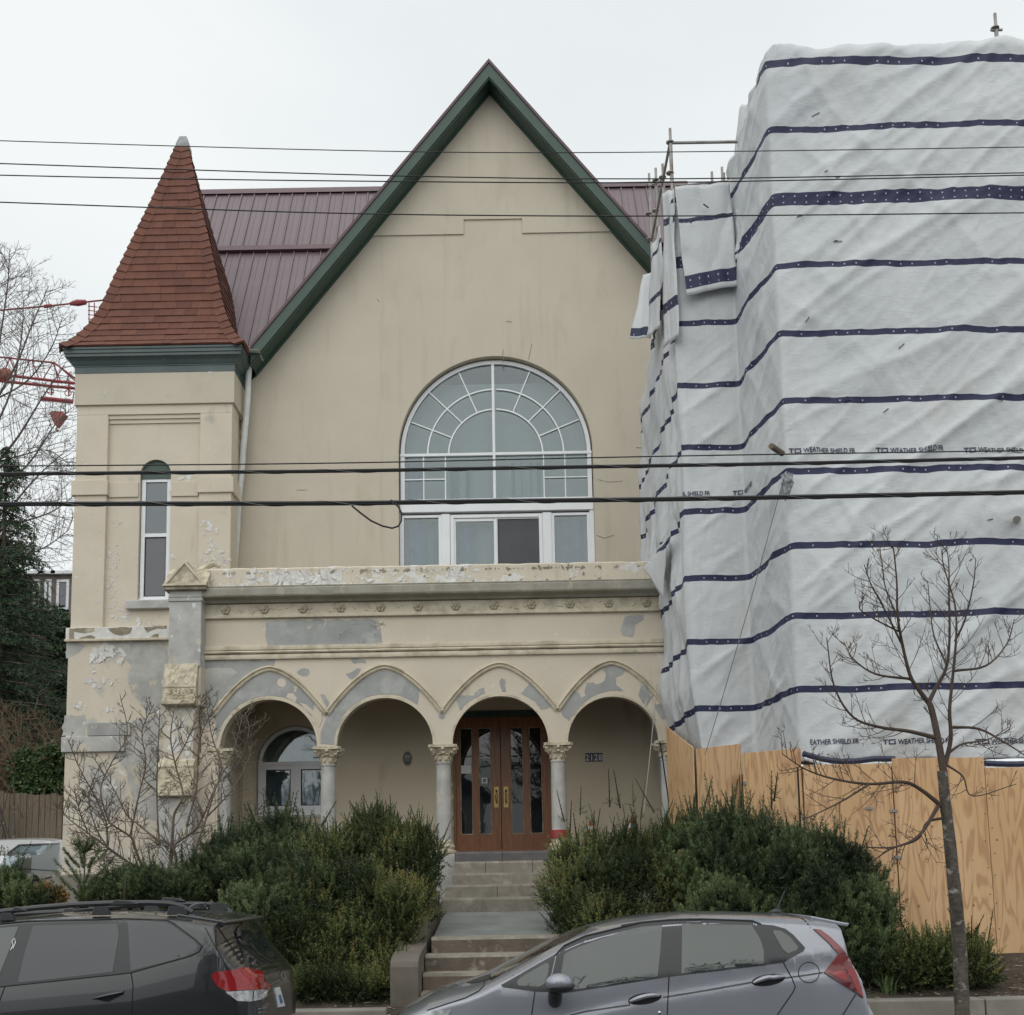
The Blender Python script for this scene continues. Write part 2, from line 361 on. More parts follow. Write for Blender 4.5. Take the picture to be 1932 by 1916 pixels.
# ------------------------------------------------------------------ ground
def lerp_tab(tab, x):
    if x <= tab[0][0]: return tab[0][1]
    for (a, b), (c, d) in zip(tab, tab[1:]):
        if x <= c: return b + (d - b) * (x - a) / (c - a)
    return tab[-1][1]
GT = [(12.5, .30), (14.5, .72), (17, 1.15), (19, 1.38), (26, 1.3), (60, 1.5), (140, 3)]
def ground(x, y):
    return lerp_tab(GT, y) + (.05 * noise.noise(Vector((x * .9, y * .9, 0))) if y < 20 else 0)

def build_ground():
    o = MB().box(-200, -60, -.6, 200, 10.5, 0.0).build('road', M['asphalt']); setp(o, kind='structure')
    o = MB().box(-200, 10.5, -.5, 200, 10.66, .15).build('kerb', M['concrete'], bevel=.02); setp(o, kind='structure')
    o = MB().box(-200, 10.66, -.5, 200, 12.3, .145).build('pavement', M['concrete']); setp(o, kind='structure')
    xs = [-200, -120, -70, -40] + [-25 + .5*i for i in range(101)] + [40, 70, 120, 200]
    ys = [12.45 + .3*i for i in range(28)] + [21.5, 23, 25, 28, 32, 40, 60, 90, 140, 200]
    V = [(x, y, ground(x, y)) for y in ys for x in xs]; n = len(xs)
    fs = [(j*n+i, j*n+i+1, (j+1)*n+i+1, (j+1)*n+i) for j in range(len(ys)-1) for i in range(n-1)]
    mb = MB(); mb.add(V, fs); o = mb.build('garden_ground', M['soil'], smooth=True); setp(o, kind='structure')
    o = MB().prism([(-18, 24), (-8.6, 24), (-8.6, 44), (-18, 44)], 1.36, 1.42, 'z').build('driveway', M['asphalt']); setp(o, kind='structure')
    # low concrete wall along the back of the pavement, open at the steps
    for x0, x1, lab in ((-14, -1.42, 'low concrete garden wall left of the brown steps'), (1.45, 14, 'low concrete garden wall at the foot of the plywood hoarding')):
        t = thing('garden_wall', lab, 'wall', ((x0+x1)/2, 12.4, .145))
        e = x0
        while e < x1 - .1:                             # wall cast in lengths, with joints
            f = min(e + random.uniform(1.7, 2.1), x1)
            MB().box(e + .006, 12.3, .10, f - .006, 12.56, .385).build('wall_length', M['concrete'], t, bevel=.015); e = f
    # litter and chips on the bare soil by the hoarding
    V, Fq = [], []
    for i in range(2600):
        x = random.uniform(-9, 9.5); y = random.uniform(12.6, 14.4)
        if -1.3 < x < 1.3: continue
        z = ground(x, y) + random.uniform(0, .02); a = random.uniform(0, 6.28); l = random.uniform(.01, .05); q = random.uniform(.004, .012)
        c, s = math.cos(a), math.sin(a); b = len(V); t = random.uniform(-.3, .3) * l
        V += [(x-c*l-s*q, y-s*l+c*q, z), (x+c*l-s*q, y+s*l+c*q, z+t), (x+c*l+s*q, y+s*l-c*q, z+t+.004), (x-c*l+s*q, y-s*l-c*q, z+.004)]
        Fq.append((b, b+1, b+2, b+3))
    o = np_mesh('ground_litter', V, Fq, mat('dry_litter', (.20, .155, .11), (.33, .28, .21), 6, rough=.9)); setp(o, 'dry twigs and chips scattered on the garden soil', kind='stuff')
build_ground()

# ------------------------------------------------------------------ front steps
def build_steps():
    t = thing('front_steps', 'worn stone front steps with a sloping asphalt landing up to the doors', 'steps', (0, 12.6, .145))
    def slab(name, x0, x1, y0, y1, z0, z1, m, cuts=()):
        e = [x0] + [x0 + (x1-x0)*c for c in cuts] + [x1]
        for a, b in zip(e, e[1:]):
            mb = MB(); n = max(2, int((b-a)/.12)); vs = []; 
            # nosing worn a little uneven
            for i in range(n+1):
                x = a + .004 + (b-a-.008)*i/n; w_ = .012*noise.noise(Vector((x*3, y0*7, z1*5))); q = .018*noise.noise(Vector((x*2.1, 5, z1*3)))
                vs += [(x, y0+w_, z0), (x, y0+w_+.004, z1-.035), (x, y0+.018+q*.6, z1+w_*.4), (x, y1, z1), (x, y1, z0)]
            fs = [(i*5+j, i*5+(j+1) % 5, (i+1)*5+(j+1) % 5, (i+1)*5+j) for i in range(n) for j in range(5)]
            fs += [(4, 3, 2, 1, 0), tuple(n*5+j for j in range(5))]
            mb.add(vs, fs)
            if m is M['brownstone']: mb.m = [1 if (q < n*5 and q % 5 in (1, 2)) else 0 for q in range(len(fs))]; m_ = [m, M['step']]
            else: m_ = m
            mb.build(name, m_, t, recalc=True)
    xl, xr = -1.09, 1.12
    for k, (y, z) in enumerate(((12.85, .495), (13.20, .685), (13.55, .875), (13.9, 1.065))):
        slab('step', xl + (.05 if k == 3 else 0), xr, y, y+.42, z-.2, z, M['brownstone'])
    # asphalt landing, sloping up to the house
    mb = MB(); mb.prism([(14.30, .7), (16.52, .9), (16.52, 1.292), (14.30, 1.069)], xl+.06, xr, 'x'); mb.build('landing', M['path'], t)
    for k, (y, z, m, a, b, cuts) in enumerate(((16.5, 1.50, M['step'], -1.08, 1.10, (.83,)), (16.9, 1.69, M['step'], -1.05, 1.08, (.37,)),
                                               (17.3, 1.865, M['step'], -.97, .93, ()), (17.7, 2.05, M['step'], -.95, .75, (.29, .73)), (18.1, 2.215, M['slate'], -.95, .70, (.46,)))):
        slab('step', a, b, y, y+.5 if k < 4 else 18.9, z-.21, z, m, cuts)
    for s, x0, x1 in ((-1, -1.42, -1.10), (1, 1.13, 1.42)):
        MB().prism([(12.75, .1), (14.05, .2), (14.05, 1.0), (13.4, .96), (12.92, .91), (12.78, .86), (12.75, .80)], x0, x1, 'x').build('cheek_wall', M['cheek'], t, bevel=.012)
        MB().prism([(14.06, .3), (16.48, .8), (16.48, 1.62), (14.06, 1.28)], x0 + (.12 if s < 0 else 0), x1 - (0 if s < 0 else .12), 'x').build('cheek_wall', M['cheek'], t, bevel=.012)
build_steps()
# ------------------------------------------------------------------ the old building
YG, YP, YT = 21.0, 18.9, 20.2          # gable wall, porch front, tower front
B = thing('stucco_building', 'old cream stucco building with a red turret, steep gable and arcaded porch', 'building', (-.22, YG, 1.3))
GX, GZ = -.22, 17.73                   # apex of the gable wall
SL = 1.262

def jag(pts, amp=.02, step=.09):
    out = []
    for a, b in zip(pts, pts[1:] + pts[:1]):
        d = math.dist(a, b); n = max(1, int(d/step))
        for i in range(n):
            f = i/n; out.append((a[0]+(b[0]-a[0])*f + random.uniform(-amp, amp), a[1]+(b[1]-a[1])*f + random.uniform(-amp, amp)))
    return out
def patch(name, pts, Y, m, amp=.02, eps=.003, parent=None, metric=False, step=.09):
    p = pts if metric else XZ(pts, Y)
    MB().prism(jag(p, amp, step), Y-eps, Y+.002).build(name, m, parent or B)
def flakes(boxes, Y, m, parent=None, name='paint_flakes', eps=.0045):
    mb = MB()
    for (u0, v0, u1, v1, n, s) in boxes:
        (x0, z0), (x1, z1) = XZ([(u0, v1), (u1, v0)], Y)
        for i in range(n):
            cx = min(max(random.gauss((x0+x1)/2, (x1-x0)/3.2), x0), x1); cz = min(max(random.gauss((z0+z1)/2, (z1-z0)/3.2), z0), z1)
            r = s*random.uniform(.35, 1.0)*(.4 if random.random() < .5 else 1); k = random.randint(5, 9); e = random.uniform(.5, 1.6); a0 = random.uniform(0, 6.3)
            pts = []
            for j in range(k):
                a = 2*math.pi*j/k; q = r*random.uniform(.45, 1.15)
                dx, dz = q*math.cos(a)*e, q*math.sin(a)/e
                pts.append((cx+dx*math.cos(a0)-dz*math.sin(a0), cz+dx*math.sin(a0)+dz*math.cos(a0)))
            e2 = eps*random.uniform(.7, 1.3)
            g = random.uniform(0, 6.3); cu = random.uniform(0, .5)*r*.6
            mb.add([(x, Y-e2-max(0, math.cos(2*math.pi*j/k-g))*cu, z) for j, (x, z) in enumerate(pts)], [tuple(range(k))])
    o = mb.build(name, m, parent or B); o['kind'] = 'stuff'
def arc(cx, cz, r, a0, a1, n, rz=None):
    rz = rz or r
    return [(cx + r*math.cos(R_(a0+(a1-a0)*i/n)), cz + rz*math.sin(R_(a0+(a1-a0)*i/n))) for i in range(n+1)]
def frame_rect(mb, x0, z0, x1, z1, wd, y0, y1):
    mb.box(x0, y0, z0, x0+wd, y1, z1); mb.box(x1-wd, y0, z0, x1, y1, z1)
    mb.box(x0+wd, y0, z0, x1-wd, y1, z0+wd); mb.box(x0+wd, y0, z1-wd, x1-wd, y1, z1)

def gable_wall():
    WX0, WX1, WCZ, WR = -2.13, 1.69, 10.12, 1.91
    win = [(WX0, 7.0), (WX1, 7.0)] + arc((WX0+WX1)/2, WCZ, WR, 0, 180, 40, 1.96)
    door = [(-1.14, 2.22), (.74, 2.22), (.74, 4.95), (-1.14, 4.95)]
    pw = [(-4.86, 3.02), (-3.40, 3.02)] + arc(-4.13, 4.02, .73, 0, 180, 24)
    zl = lambda x: GZ - SL*abs(x-GX)
    poly = [(-5.6, .6), (3.6, .6), (3.6, zl(3.6)), (GX, GZ), (-5.6, zl(-5.6))]
    MB().prism(poly, YG, YG+.4, holes=[win, door, pw]).build('gable_wall', M['plaster'], B)
    # upper part of the gable stands slightly proud above a stepped line
    P = XZ([(707, 443), (875, 443), (875, 415), (985, 415), (985, 442), (1150, 441)], YG)
    z0 = (P[0][1]+P[1][1]+P[4][1]+P[5][1])/4; z1 = (P[2][1]+P[3][1])/2
    a = (GZ - z0)/SL - .02
    MB().prism([(GX-a, z0), (P[1][0], z0), (P[1][0], z1), (P[3][0], z1), (P[3][0], z0), (GX+a, z0), (GX, GZ-.03)], YG-.028, YG+.01).build('gable_panel', M['plaster'], B)
    q = XZ([(845, 375), (1057, 375), (1057, 410), (845, 410)], YG)
    for x in (q[0][0], q[1][0]): MB().box(x-.008, YG-.034, q[2][1], x+.008, YG-.02, q[0][1]).build('wall_joint', M['mould'], B)
    # hairline cracks and pocks
    mb = MB()
    for pts in ([(1003, 650), (1000, 665), (997, 680)], [(950, 660), (948, 672), (950, 684)], [(712, 565), (716, 570)], [(954, 607), (966, 608)], [(1235, 850), (1222, 846), (1200, 845)], [(1128, 905), (1150, 910), (1175, 908)], [(1125, 1010), (1140, 1016), (1158, 1010)], [(560, 925), (580, 925)]):
        mb.tube([(x, YG-.002, z) for x, z in XZ(pts, YG)], .006, 4)
    o = mb.build('wall_cracks', M['stain'], B); o['kind'] = 'stuff'
    return (WX0, WX1, WCZ, WR)
WIN = gable_wall()

def big_window():
    WX0, WX1, WCZ, WR = WIN
    Y = YG+.16
    f = MB(); cx = (WX0+WX1)/2; g = .012
    u = lambda z: X(687.4+z*.2743, 940, Y); vz = lambda z: Z(932, 630.8+z*.2743, Y)
    zb, zt = vz(835), vz(820); xl, xr = WX0+.035, WX1-.03
    # outer arch ring and jambs
    o_, i_ = WR-.03, WR-.105
    ring = arc(cx, WCZ, o_, 0, 180, 40, o_+.05) + arc(cx, WCZ, i_, 180, 0, 40, i_+.05)
    f.prism(ring, Y-.03, Y+.06)
    W = f.build('arched_window', M['white'], B)
    f = MB()
    zbot = 7.05
    for a, b in ((xl-.01, xl+.075), (xr-.075, xr+.01)): f.box(a, Y-.03, vz(1135), b, Y+.06, WCZ)
    f.build('jamb', M['white'], W, bevel=.006)
    c0, c1 = u(888), u(907)
    MB().box(c0, Y-.045, vz(1135), c1, Y+.05, WCZ+i_+.04).build('mullion', M['white'], W, bevel=.008)
    MB().box(xl-.02, Y-.04, vz(838), xr+.02, Y+.05, vz(818)).build('transom', M['white'], W, bevel=.008)
    MB().box(xl-.015, Y-.035, vz(1150), xr+.015, Y+.05, vz(1132)).build('transom', M['white'], W, bevel=.008)
    MB().box(WX0+.01, Y-.07, vz(1225), WX1-.005, Y+.05, vz(1163)).build('transom', M['white'], W, bevel=.01)
    MB().box(WX0+.012, Y-.055, vz(1163), WX1-.008, Y+.05, vz(1150)).build('transom', M['white'], W)
    # fanlight bars
    bar = MB(); czb = vz(818)
    for r in (.93, 1.345):
        for a0, a1 in ((1, 88.4), (91.4, 179)):
            p = arc(cx, czb-.03, r, a0, a1, 18); bar.sweep_xz(p, [(-.014, Y-.02), (.014, Y-.02), (.014, Y+.01), (-.014, Y+.01)])
    for an in (22.5, 45, 67.5, 112.5, 135, 157.5):
        p = [(cx + r*math.cos(R_(an)), czb-.03 + r*math.sin(R_(an))) for r in (.94, 1.80 if abs(an-90) > 60 else 1.84)]
        bar.sweep_xz(p, [(-.012, Y-.021), (.012, Y-.021), (.012, Y+.011), (-.012, Y+.011)])
    for zz in (410, 560, 1238, 1385): bar.box(u(zz)-.011, Y-.02, vz(1135), u(zz)+.011, Y+.01, vz(838))
    for a, b in ((258, 558), (1240, 1540)): bar.box(u(a), Y-.021, vz(994)-.011, u(b), Y+.009, vz(994)+.011)
    bar.build('glazing_bars', M['white'], W)
    # panes
    gl = M['glass']
    for s in (0, 1):
        p = arc(cx, WCZ, i_+.02, 90 if s == 0 else 0, 180 if s == 0 else 90, 20, i_+.07)
        e = [(c0+.01, czb), ] if s == 0 else [(c1-.01, czb)]
        base = [(xl+.04, czb)] if s == 0 else [(xr-.04, czb)]
        poly = ([(c0+.01, czb), (c0+.01, WCZ+i_+.05)] + [q for q in p if q[0] < c0] + base) if s == 0 else (base + [q for q in p if q[0] > c1] + [(c1-.01, WCZ+i_+.05), (c1-.01, czb)])
        MB().prism(poly, Y+.012+.006*s, Y+.02+.006*s).build('pane', gl, W)
        a, b = ((xl+.05, c0+.01) if s == 0 else (c1-.01, xr-.05))
        MB().box(a, Y+.013, vz(1140), b, Y+.02, vz(830)).build('pane', gl, W)
    # lower row: casement, slider, casement
    for a, b in ((252, 528), (1283, 1545)):
        fb = MB(); frame_rect(fb, u(a), 6.98, u(b), vz(1240), .055, Y-.03, Y+.05)
        fb.build('casement_frame', M['white'], W, bevel=.006)
        MB().box(u(a)+.05, Y+.01, 7.0, u(b)-.05, Y+.02, vz(1262)).build('pane', M['glass'], W)
    for a, b in ((528, 588), (1222, 1283), (WX0, WX1)):
        if a == WX0:
            MB().box(WX0+.008, Y-.045, 6.98, u(252), Y+.04, vz(1226)).build('mullion', M['white'], W)
            MB().box(u(1545), Y-.045, 6.98, WX1-.006, Y+.04, vz(1226)).build('mullion', M['white'], W)
        else: MB().box(u(a), Y-.045, 6.98, u(b), Y+.04, vz(1236)).build('mullion', M['white'], W, bevel=.008)
    sb = MB(); frame_rect(sb, u(590), 6.98, u(1221), vz(1242), .07, Y-.04, Y+.06); sb.build('slider_frame', M['white'], W, bevel=.006)
    sb = MB(); frame_rect(sb, u(606), 6.98, u(908), vz(1268), .06, Y-.02, Y+.03); sb.build('sash', M['white'], W, bevel=.006)
    MB().box(u(625), Y+.0, 7.0, u(890), Y+.008, vz(1290)).build('pane', M['glass'], W)
    sb = MB(); frame_rect(sb, u(900), 6.98, u(1212), vz(1262), .035, Y-.012, Y+.035); sb.build('screen_frame', M['white'], W)
    MB().box(u(918), Y+.004, 7.0, u(1200), Y+.012, vz(1278)).build('insect_screen', M['screen'], W)
    MB().box(WX0, Y+.9, 6.9, WX1, Y+.92, 12.2).build('room_backing', M['pane_backing'], W)
    def drape(x0_, x1_, z0_, z1_, yy, amp=.03):
        n = max(8, int((x1_-x0_)/.03)); vs = []
        for i in range(n+1):
            x = x0_+(x1_-x0_)*i/n; y = yy+amp*math.sin(i*1.1)+amp*.6*math.sin(i*.43); vs += [(x, y, z0_), (x+.01*math.sin(i), y, z1_)]
        mb = MB(); mb.add(vs, [(2*i, 2*i+2, 2*i+3, 2*i+1) for i in range(n)]); mb.build('curtain_and_reflection', M['curtain_and_reflection'], W, smooth=True)
    drape(u(300), u(420), 6.95, vz(1262), Y+.14); drape(u(470), u(520), 6.95, vz(1262), Y+.14); drape(u(1310), u(1500), 6.95, vz(1262), Y+.16); drape(u(640), u(760), 6.95, vz(1290), Y+.2)
    drape(u(920), u(1230), vz(1135), vz(850), Y+.3, .02); drape(u(265), u(400), vz(1135), vz(850), Y+.25); drape(u(590), u(640), vz(1130), vz(900), Y+.2); drape(u(700), u(720), vz(1130), vz(900), Y+.2)  # pale sheets stand in for the white house mirrored in these panes
big_window()

def tower():
    x0, x1 = -8.15, -5.2; cx = (x0+x1)/2; yb = YT + (x1-x0)
    z = lambda v, u=250: Z(u, v, YT)
    zstr0, zstr1 = z(1208), z(1184); zf0, zf1 = z(765), z(706)
    pl, pr = X(200, 950, YT), X(375, 950, YT)
    rec = YT+.085
    wx0, wx1 = X(260, 1000, YT)-.01, X(317, 1000, YT)+.01
    zw0, zsp, ztop = z(1132), z(893), z(865)
    hole = [(wx0, zw0), (wx1, zw0), (wx1, zsp)] + arc((wx0+wx1)/2, zsp, (wx1-wx0)/2, 0, 180, 16, ztop-zsp)[1:-1] + [(wx0, zsp)]
    pm = M['plaster_old']
    MB().prism([(x0+.05, zstr0), (x1-.05, zstr0), (x1-.05, zf1), (x0+.05, zf1)], rec, rec+.35, holes=[hole]).build('tower_wall', pm, B)
    # the other three sides
    s = MB(); s.box(x0+.02, rec+.35, zstr0, x1-.06, yb, zf1); s.build('tower_wall', pm, B)
    s = MB(); s.box(x0, YT, zstr1, pl, YT+.5, z(782)); s.build('tower_pilaster', pm, B, bevel=.012)
    s = MB(); s.box(pr, YT, zstr1, x1, YT+.5, z(782)); s.build('tower_pilaster', pm, B, bevel=.012)
    s = MB(); s.box(x1-.5, yb-.75, zstr1, x1-.002, yb-.5, z(782)); s.build('tower_pilaster', pm, B, bevel=.012)
    s = MB(); s.box(x0, YT, z(782), x1, YT+.5, zf0); s.build('tower_wall', pm, B)
    s = MB(); s.box(x0-.04, YT-.045, zf0, x1+.045, YT+.5, zf1); s.box(x1-.4, YT+.5, zf0, x1+.045, yb, zf1); s.build('tower_frieze', M['plaster'], B, bevel=.008)
    # stepped head of the recess
    for k, (v0, v1, d) in enumerate(((789.5, 782.2, .03), (797, 789.7, .058))):
        MB().box(pl+.002, YT+d, z(v0), pr-.002, YT+.3, z(v1)).build('panel_step', pm, B)
    # impost band on the pilasters and across the recess
    MB().box(x0-.05, YT-.04, z(934), pl+.03, YT+.2, z(906)).build('impost_band', pm, B, bevel=.008)
    MB().box(pl+.03, rec-.03, z(936), wx0-.02, rec+.02, z(908)).build('impost_band', pm, B, bevel=.006)
    MB().box(wx1+.02, rec-.03, z(936), pr-.03, rec+.02, z(908)).build('impost_band', pm, B, bevel=.006)
    MB().box(pr-.03, YT-.04, z(933), x1+.05, YT+.6, z(904)).build('impost_band', pm, B, bevel=.008)
    # string course, peeled
    MB().box(x0-.06, YT-.06, zstr0, x1+.02, YT+.5, zstr1).build('string_course', M['flake'], B, bevel=.01)
    MB().box(x0-.08, YT-.075, zstr0-.02, x1+.02, YT+.5, zstr0+.025).build('string_course', M['mould'], B, bevel=.006)
    for pts in ([(131, 1186), (178, 1185), (178, 1192), (160, 1195), (140, 1192), (140, 1206), (131, 1207)], [(150, 1203), (172, 1199), (180, 1203), (176, 1208), (150, 1208)],
                [(203, 1186), (222, 1184), (250, 1184), (246, 1196), (228, 1199), (212, 1196)], [(272, 1183), (314, 1181), (314, 1186), (290, 1188), (278, 1194)], [(276, 1206), (292, 1197), (300, 1197), (298, 1205)]):
        patch('stone_patch', pts, YT-.06, M['stain'], .008, step=.05)
    # lower wall, water table, plinth
    lw = MB(); lw.box(x0-.03, YT+.02, 1.95, x1, yb, zstr0-.01); lw.build('tower_wall', M['plaster_base'], B)
    MB().box(x0-.085, YT-.05, z(1418), X(236, 1400, YT), YT+.5, z(1389)).build('water_table', M['cement_pale'], B, bevel=.012)
    MB().box(X(166, 1375, YT), YT-.035, z(1388), X(247, 1375, YT), YT+.1, z(1363)).build('water_table', M['cement'], B, bevel=.012)
    MB().box(x0-.14, YT-.14, .7, x1+.02, yb, z(1648)).build('plinth', M['concrete'], B, bevel=.03)
    # cement patches and peeling on the tower
    ZP = lambda l: [(a*.33764, 808.7+b*.33764) for a, b in l]
    for l in ([(690, 1200), (935, 1195), (935, 1560), (830, 1600), (745, 1480), (712, 1430), (735, 1330), (700, 1290)], [(376, 1202), (480, 1202), (440, 1260), (374, 1290)],
              [(354, 1610), (480, 1600), (482, 1716), (350, 1722)], [(740, 1640), (900, 1600), (890, 1780), (880, 2200), (760, 2150), (700, 1900), (620, 1830), (735, 1740)]):
        patch('cement_patch', ZP(l), YT+.02, M['cement_pale'], .03)
    fl = [(540, 500, 600, 560, 5, .03), (590, 510, 690, 560, 8, .04), (575, 650, 690, 1000, 60, .045), (530, 940, 720, 1100, 45, .045), (960, 270, 1090, 370, 16, .07), (890, 120, 980, 170, 10, .03),
          (650, 1040, 930, 1100, 25, .06), (945, 700, 990, 745, 8, .05)]
    flakes([(a*.33764, 808.7+b*.33764, c*.33764, 808.7+d*.33764, n, s_) for a, b, c, d, n, s_ in fl], rec, M['flake'])
    fl = [(1125, 510, 1215, 600, 12, .09), (1150, 620, 1210, 690, 9, .07), (1110, 690, 1280, 770, 34, .055), (1140, 250, 1210, 300, 8, .06), (440, 480, 560, 1000, 14, .02), (1120, 0, 1200, 120, 6, .03), (520, 950, 550, 990, 3, .03)]
    flakes([(a*.33764, 808.7+b*.33764, c*.33764, 808.7+d*.33764, n, s_) for a, b, c, d, n, s_ in fl], YT, M['flake'])
    fl = [(500, 1210, 690, 1310, 34, .11), (495, 1265, 540, 1310, 6, .06), (495, 1400, 580, 1450, 14, .08), (600, 1400, 670, 1440, 8, .05), (400, 1535, 500, 1560, 9, .07), (510, 1335, 540, 1360, 4, .05), (600, 1540, 700, 1600, 10, .05)]
    flakes([(a*.33764, 808.7+b*.33764, c*.33764, 808.7+d*.33764, n, s_) for a, b, c, d, n, s_ in fl], YT+.02, M['flake'], eps=.006)
    flakes([(190, 735, 210, 745, 6, .03), (310, 735, 330, 750, 5, .02), (465, 700, 520, 730, 0, .03), (385, 690, 430, 730, 10, .03), (180, 735, 205, 760, 6, .03)], YT-.045, M['flake'])
    # narrow sash window
    Y = rec+.10
    W = MB(); frame_rect(W, wx0+.015, zw0+.02, wx1-.015, z(898), .075, Y-.03, Y+.07); W = W.build('sash_window', M['white'], B, bevel=.006)
    MB().box(wx0+.085, Y-.022, z(1009), wx1-.085, Y+.05, z(1002.5)).build('meeting_rail', M['white'], W)
    MB().box(wx0-.01, Y-.05, zw0-.005, wx1+.0, Y+.07, zw0+.05).build('sill', M['white'], W, bevel=.006)
    fr = MB(); frame_rect(fr, wx0+.085, zw0+.095, wx1-.085, z(1009), .02, Y-.012, Y+.03); fr.build('sash', M['black'], W)
    MB().box(wx0+.08, Y+.002, zw0+.08, wx1-.08, Y+.01, z(1006)).build('pane', M['glass_dark'], W)
    MB().box(wx0+.08, Y+.006, z(1006), wx1-.08, Y+.014, z(906)).build('pane', M['glass'], W)
    MB().box(wx0, Y+.25, zw0, wx1, Y+.27, zsp).build('room_backing', M['pane_backing'], W)
    MB().prism([(wx0-.005, z(900))] + [(wx1+.005, z(900)), (wx1+.005, zsp)] + arc((wx0+wx1)/2, zsp, (wx1-wx0)/2, 0, 180, 14, ztop-zsp)[1:-1] + [(wx0-.005, zsp)], rec+.06, rec+.12).build('arch_panel', M['green'], B)
    MB().box(X(237, 1140, YT), YT-.02, z(1149), X(322, 1140, YT), rec+.1, z(1133.5)).build('window_sill', M['cement_pale'], B, bevel=.012)
    MB().box(X(249, 1130, YT), rec-.02, z(1133.5), X(318, 1130, YT), rec+.1, z(1131)).build('window_sill', M['cement_pale'], B)
    # cornice: mitred mould round the four sides
    zc = zf1
    prof = [(.02, zc-.005), (.05, zc), (.05, zc+.125), (.062, zc+.13), (.062, zc+.145), (.08, zc+.165), (.115, zc+.225), (.155, zc+.26), (.19, zc+.275), (.19, zc+.325), (.208, zc+.335), (.208, zc+.395), (.225, zc+.405), (.225, zc+.445), (.1, zc+.448)]
    def square(mb, prof, flip=False):
        vs = []
        for d, zz in prof: vs += [(x0-d, YT-d, zz), (x1+d, YT-d, zz), (x1+d, yb+d, zz), (x0-d, yb+d, zz)]
        mb.add(vs, [(i*4+k, i*4+(k+1) % 4, (i+1)*4+(k+1) % 4, (i+1)*4+k) for i in range(len(prof)-1) for k in range(4)])
    c = MB(); square(c, prof); c.build('tower_cornice', M['bluegreen'], B)
    # bell-cast roof: half width at each height, from the front-left hip seen in the photo
    hip = [(120, 658), (133, 648), (147, 638), (161, 626), (175, 611), (186, 595), (196, 577), (222, 519), (256, 448), (283, 394), (309, 337), (336, 276)]
    yc = (YT+yb)/2; prof2 = []
    for (u, v) in hip:
        lo, hi = 0.0, 2.6
        for _ in range(40):
            h = (lo+hi)/2; p = at(u, v, yc-h)
            if p.x < cx-h: lo = h
            else: hi = h
        prof2.append((h, p.z))
    prof2[0] = ((x1-x0)/2+.235, zc+.455)
    hs_ = [p[0] for p in prof2]; zs_ = [p[1] for p in prof2]
    # resample by slope length
    L_ = [0]
    for a, b in zip(prof2, prof2[1:]): L_.append(L_[-1]+math.dist(a, b))
    def at_len(l): return (float(np.interp(l, L_, hs_)), float(np.interp(l, L_, zs_)))
    core = MB(); vs = []
    for h, zz in prof2: 
        h -= .03; vs += [(cx-h, yc-h, zz-.02), (cx+h, yc-h, zz-.02), (cx+h, yc+h, zz-.02), (cx-h, yc+h, zz-.02)]
    core.add(vs, [(i*4+k, i*4+(k+1) % 4, (i+1)*4+(k+1) % 4, (i+1)*4+k) for i in range(len(prof2)-1) for k in range(4)])
    roof = core.build('tower_roof', M['shingles'][3], B)
    N = 29; Lt = L_[-1]; exp = Lt/N
    ub = bpy.data.meshes.new('shingle')                 # one shared unit shingle: butt thick, head thin
    v = [(-.5, 0, -1), (.5, 0, -1), (.5, 1, -1), (-.5, 1, -1), (-.5, 0, 0), (.5, 0, 0), (.5, 1, 0), (-.5, 1, 0)]
    ub.from_pydata([(a, b, -.5 if (b == 1 and c_ == 0) else c_) for a, b, c_ in v], [], [(0, 3, 2, 1), (4, 5, 6, 7), (0, 1, 5, 4), (1, 2, 6, 5), (2, 3, 7, 6), (3, 0, 4, 7)])
    meshes = []
    for m in M['shingles']:
        me = ub.copy(); me.materials.append(m); meshes.append(me)
    extra = MB(); count = 0
    for face in (0, 1):
        for k in range(N):
            h0, z0_ = at_len(k*exp); h1, z1_ = at_len(min((k+1)*exp, Lt))
            hm = h0 - .05
            if hm < .05: continue
            up = Vector((0, (h0-h1), z1_-z0_)).normalized(); nrm = Vector((0, -(z1_-z0_), (h0-h1))).normalized()
            rot = Matrix((Vector((1, 0, 0)), up, nrm)).transposed()
            if face == 1: rot = Matrix.Rotation(R_(90), 3, 'Z') @ rot
            e = -hm + random.uniform(-.25, 0); 
            while e < hm:
                wd = random.uniform(.19, .34); a, b = max(e, -hm), min(e+wd, hm); e += wd
                if b-a < .03: continue
                mid = (a+b)/2
                base = Vector((cx+mid, yc-h0, z0_)) if face == 0 else Vector((cx+h0, yc+mid, z0_))
                base = base + rot @ Vector((0, 0, .028 + random.uniform(0, .007)))
                sc_ = Vector((b-a-.003, exp*1.12, .034))
                Mx = Matrix.LocRotScale(base, rot.to_quaternion(), sc_)
                if count < 299:
                    o = bpy.data.objects.new('shingle', random.choice(meshes)); COL.objects.link(o); o.parent = roof
                    WL[o] = WL[B]; o.matrix_local = Matrix.Translation(-WL[B]) @ Mx; count += 1
                else:
                    extra.mi = random.randrange(5); extra.add([Mx @ vv.co for vv in ub.vertices], [tuple(p.vertices) for p in ub.polygons])
    o = extra.build('shingles', M['shingles'], roof); o['kind'] = 'stuff'
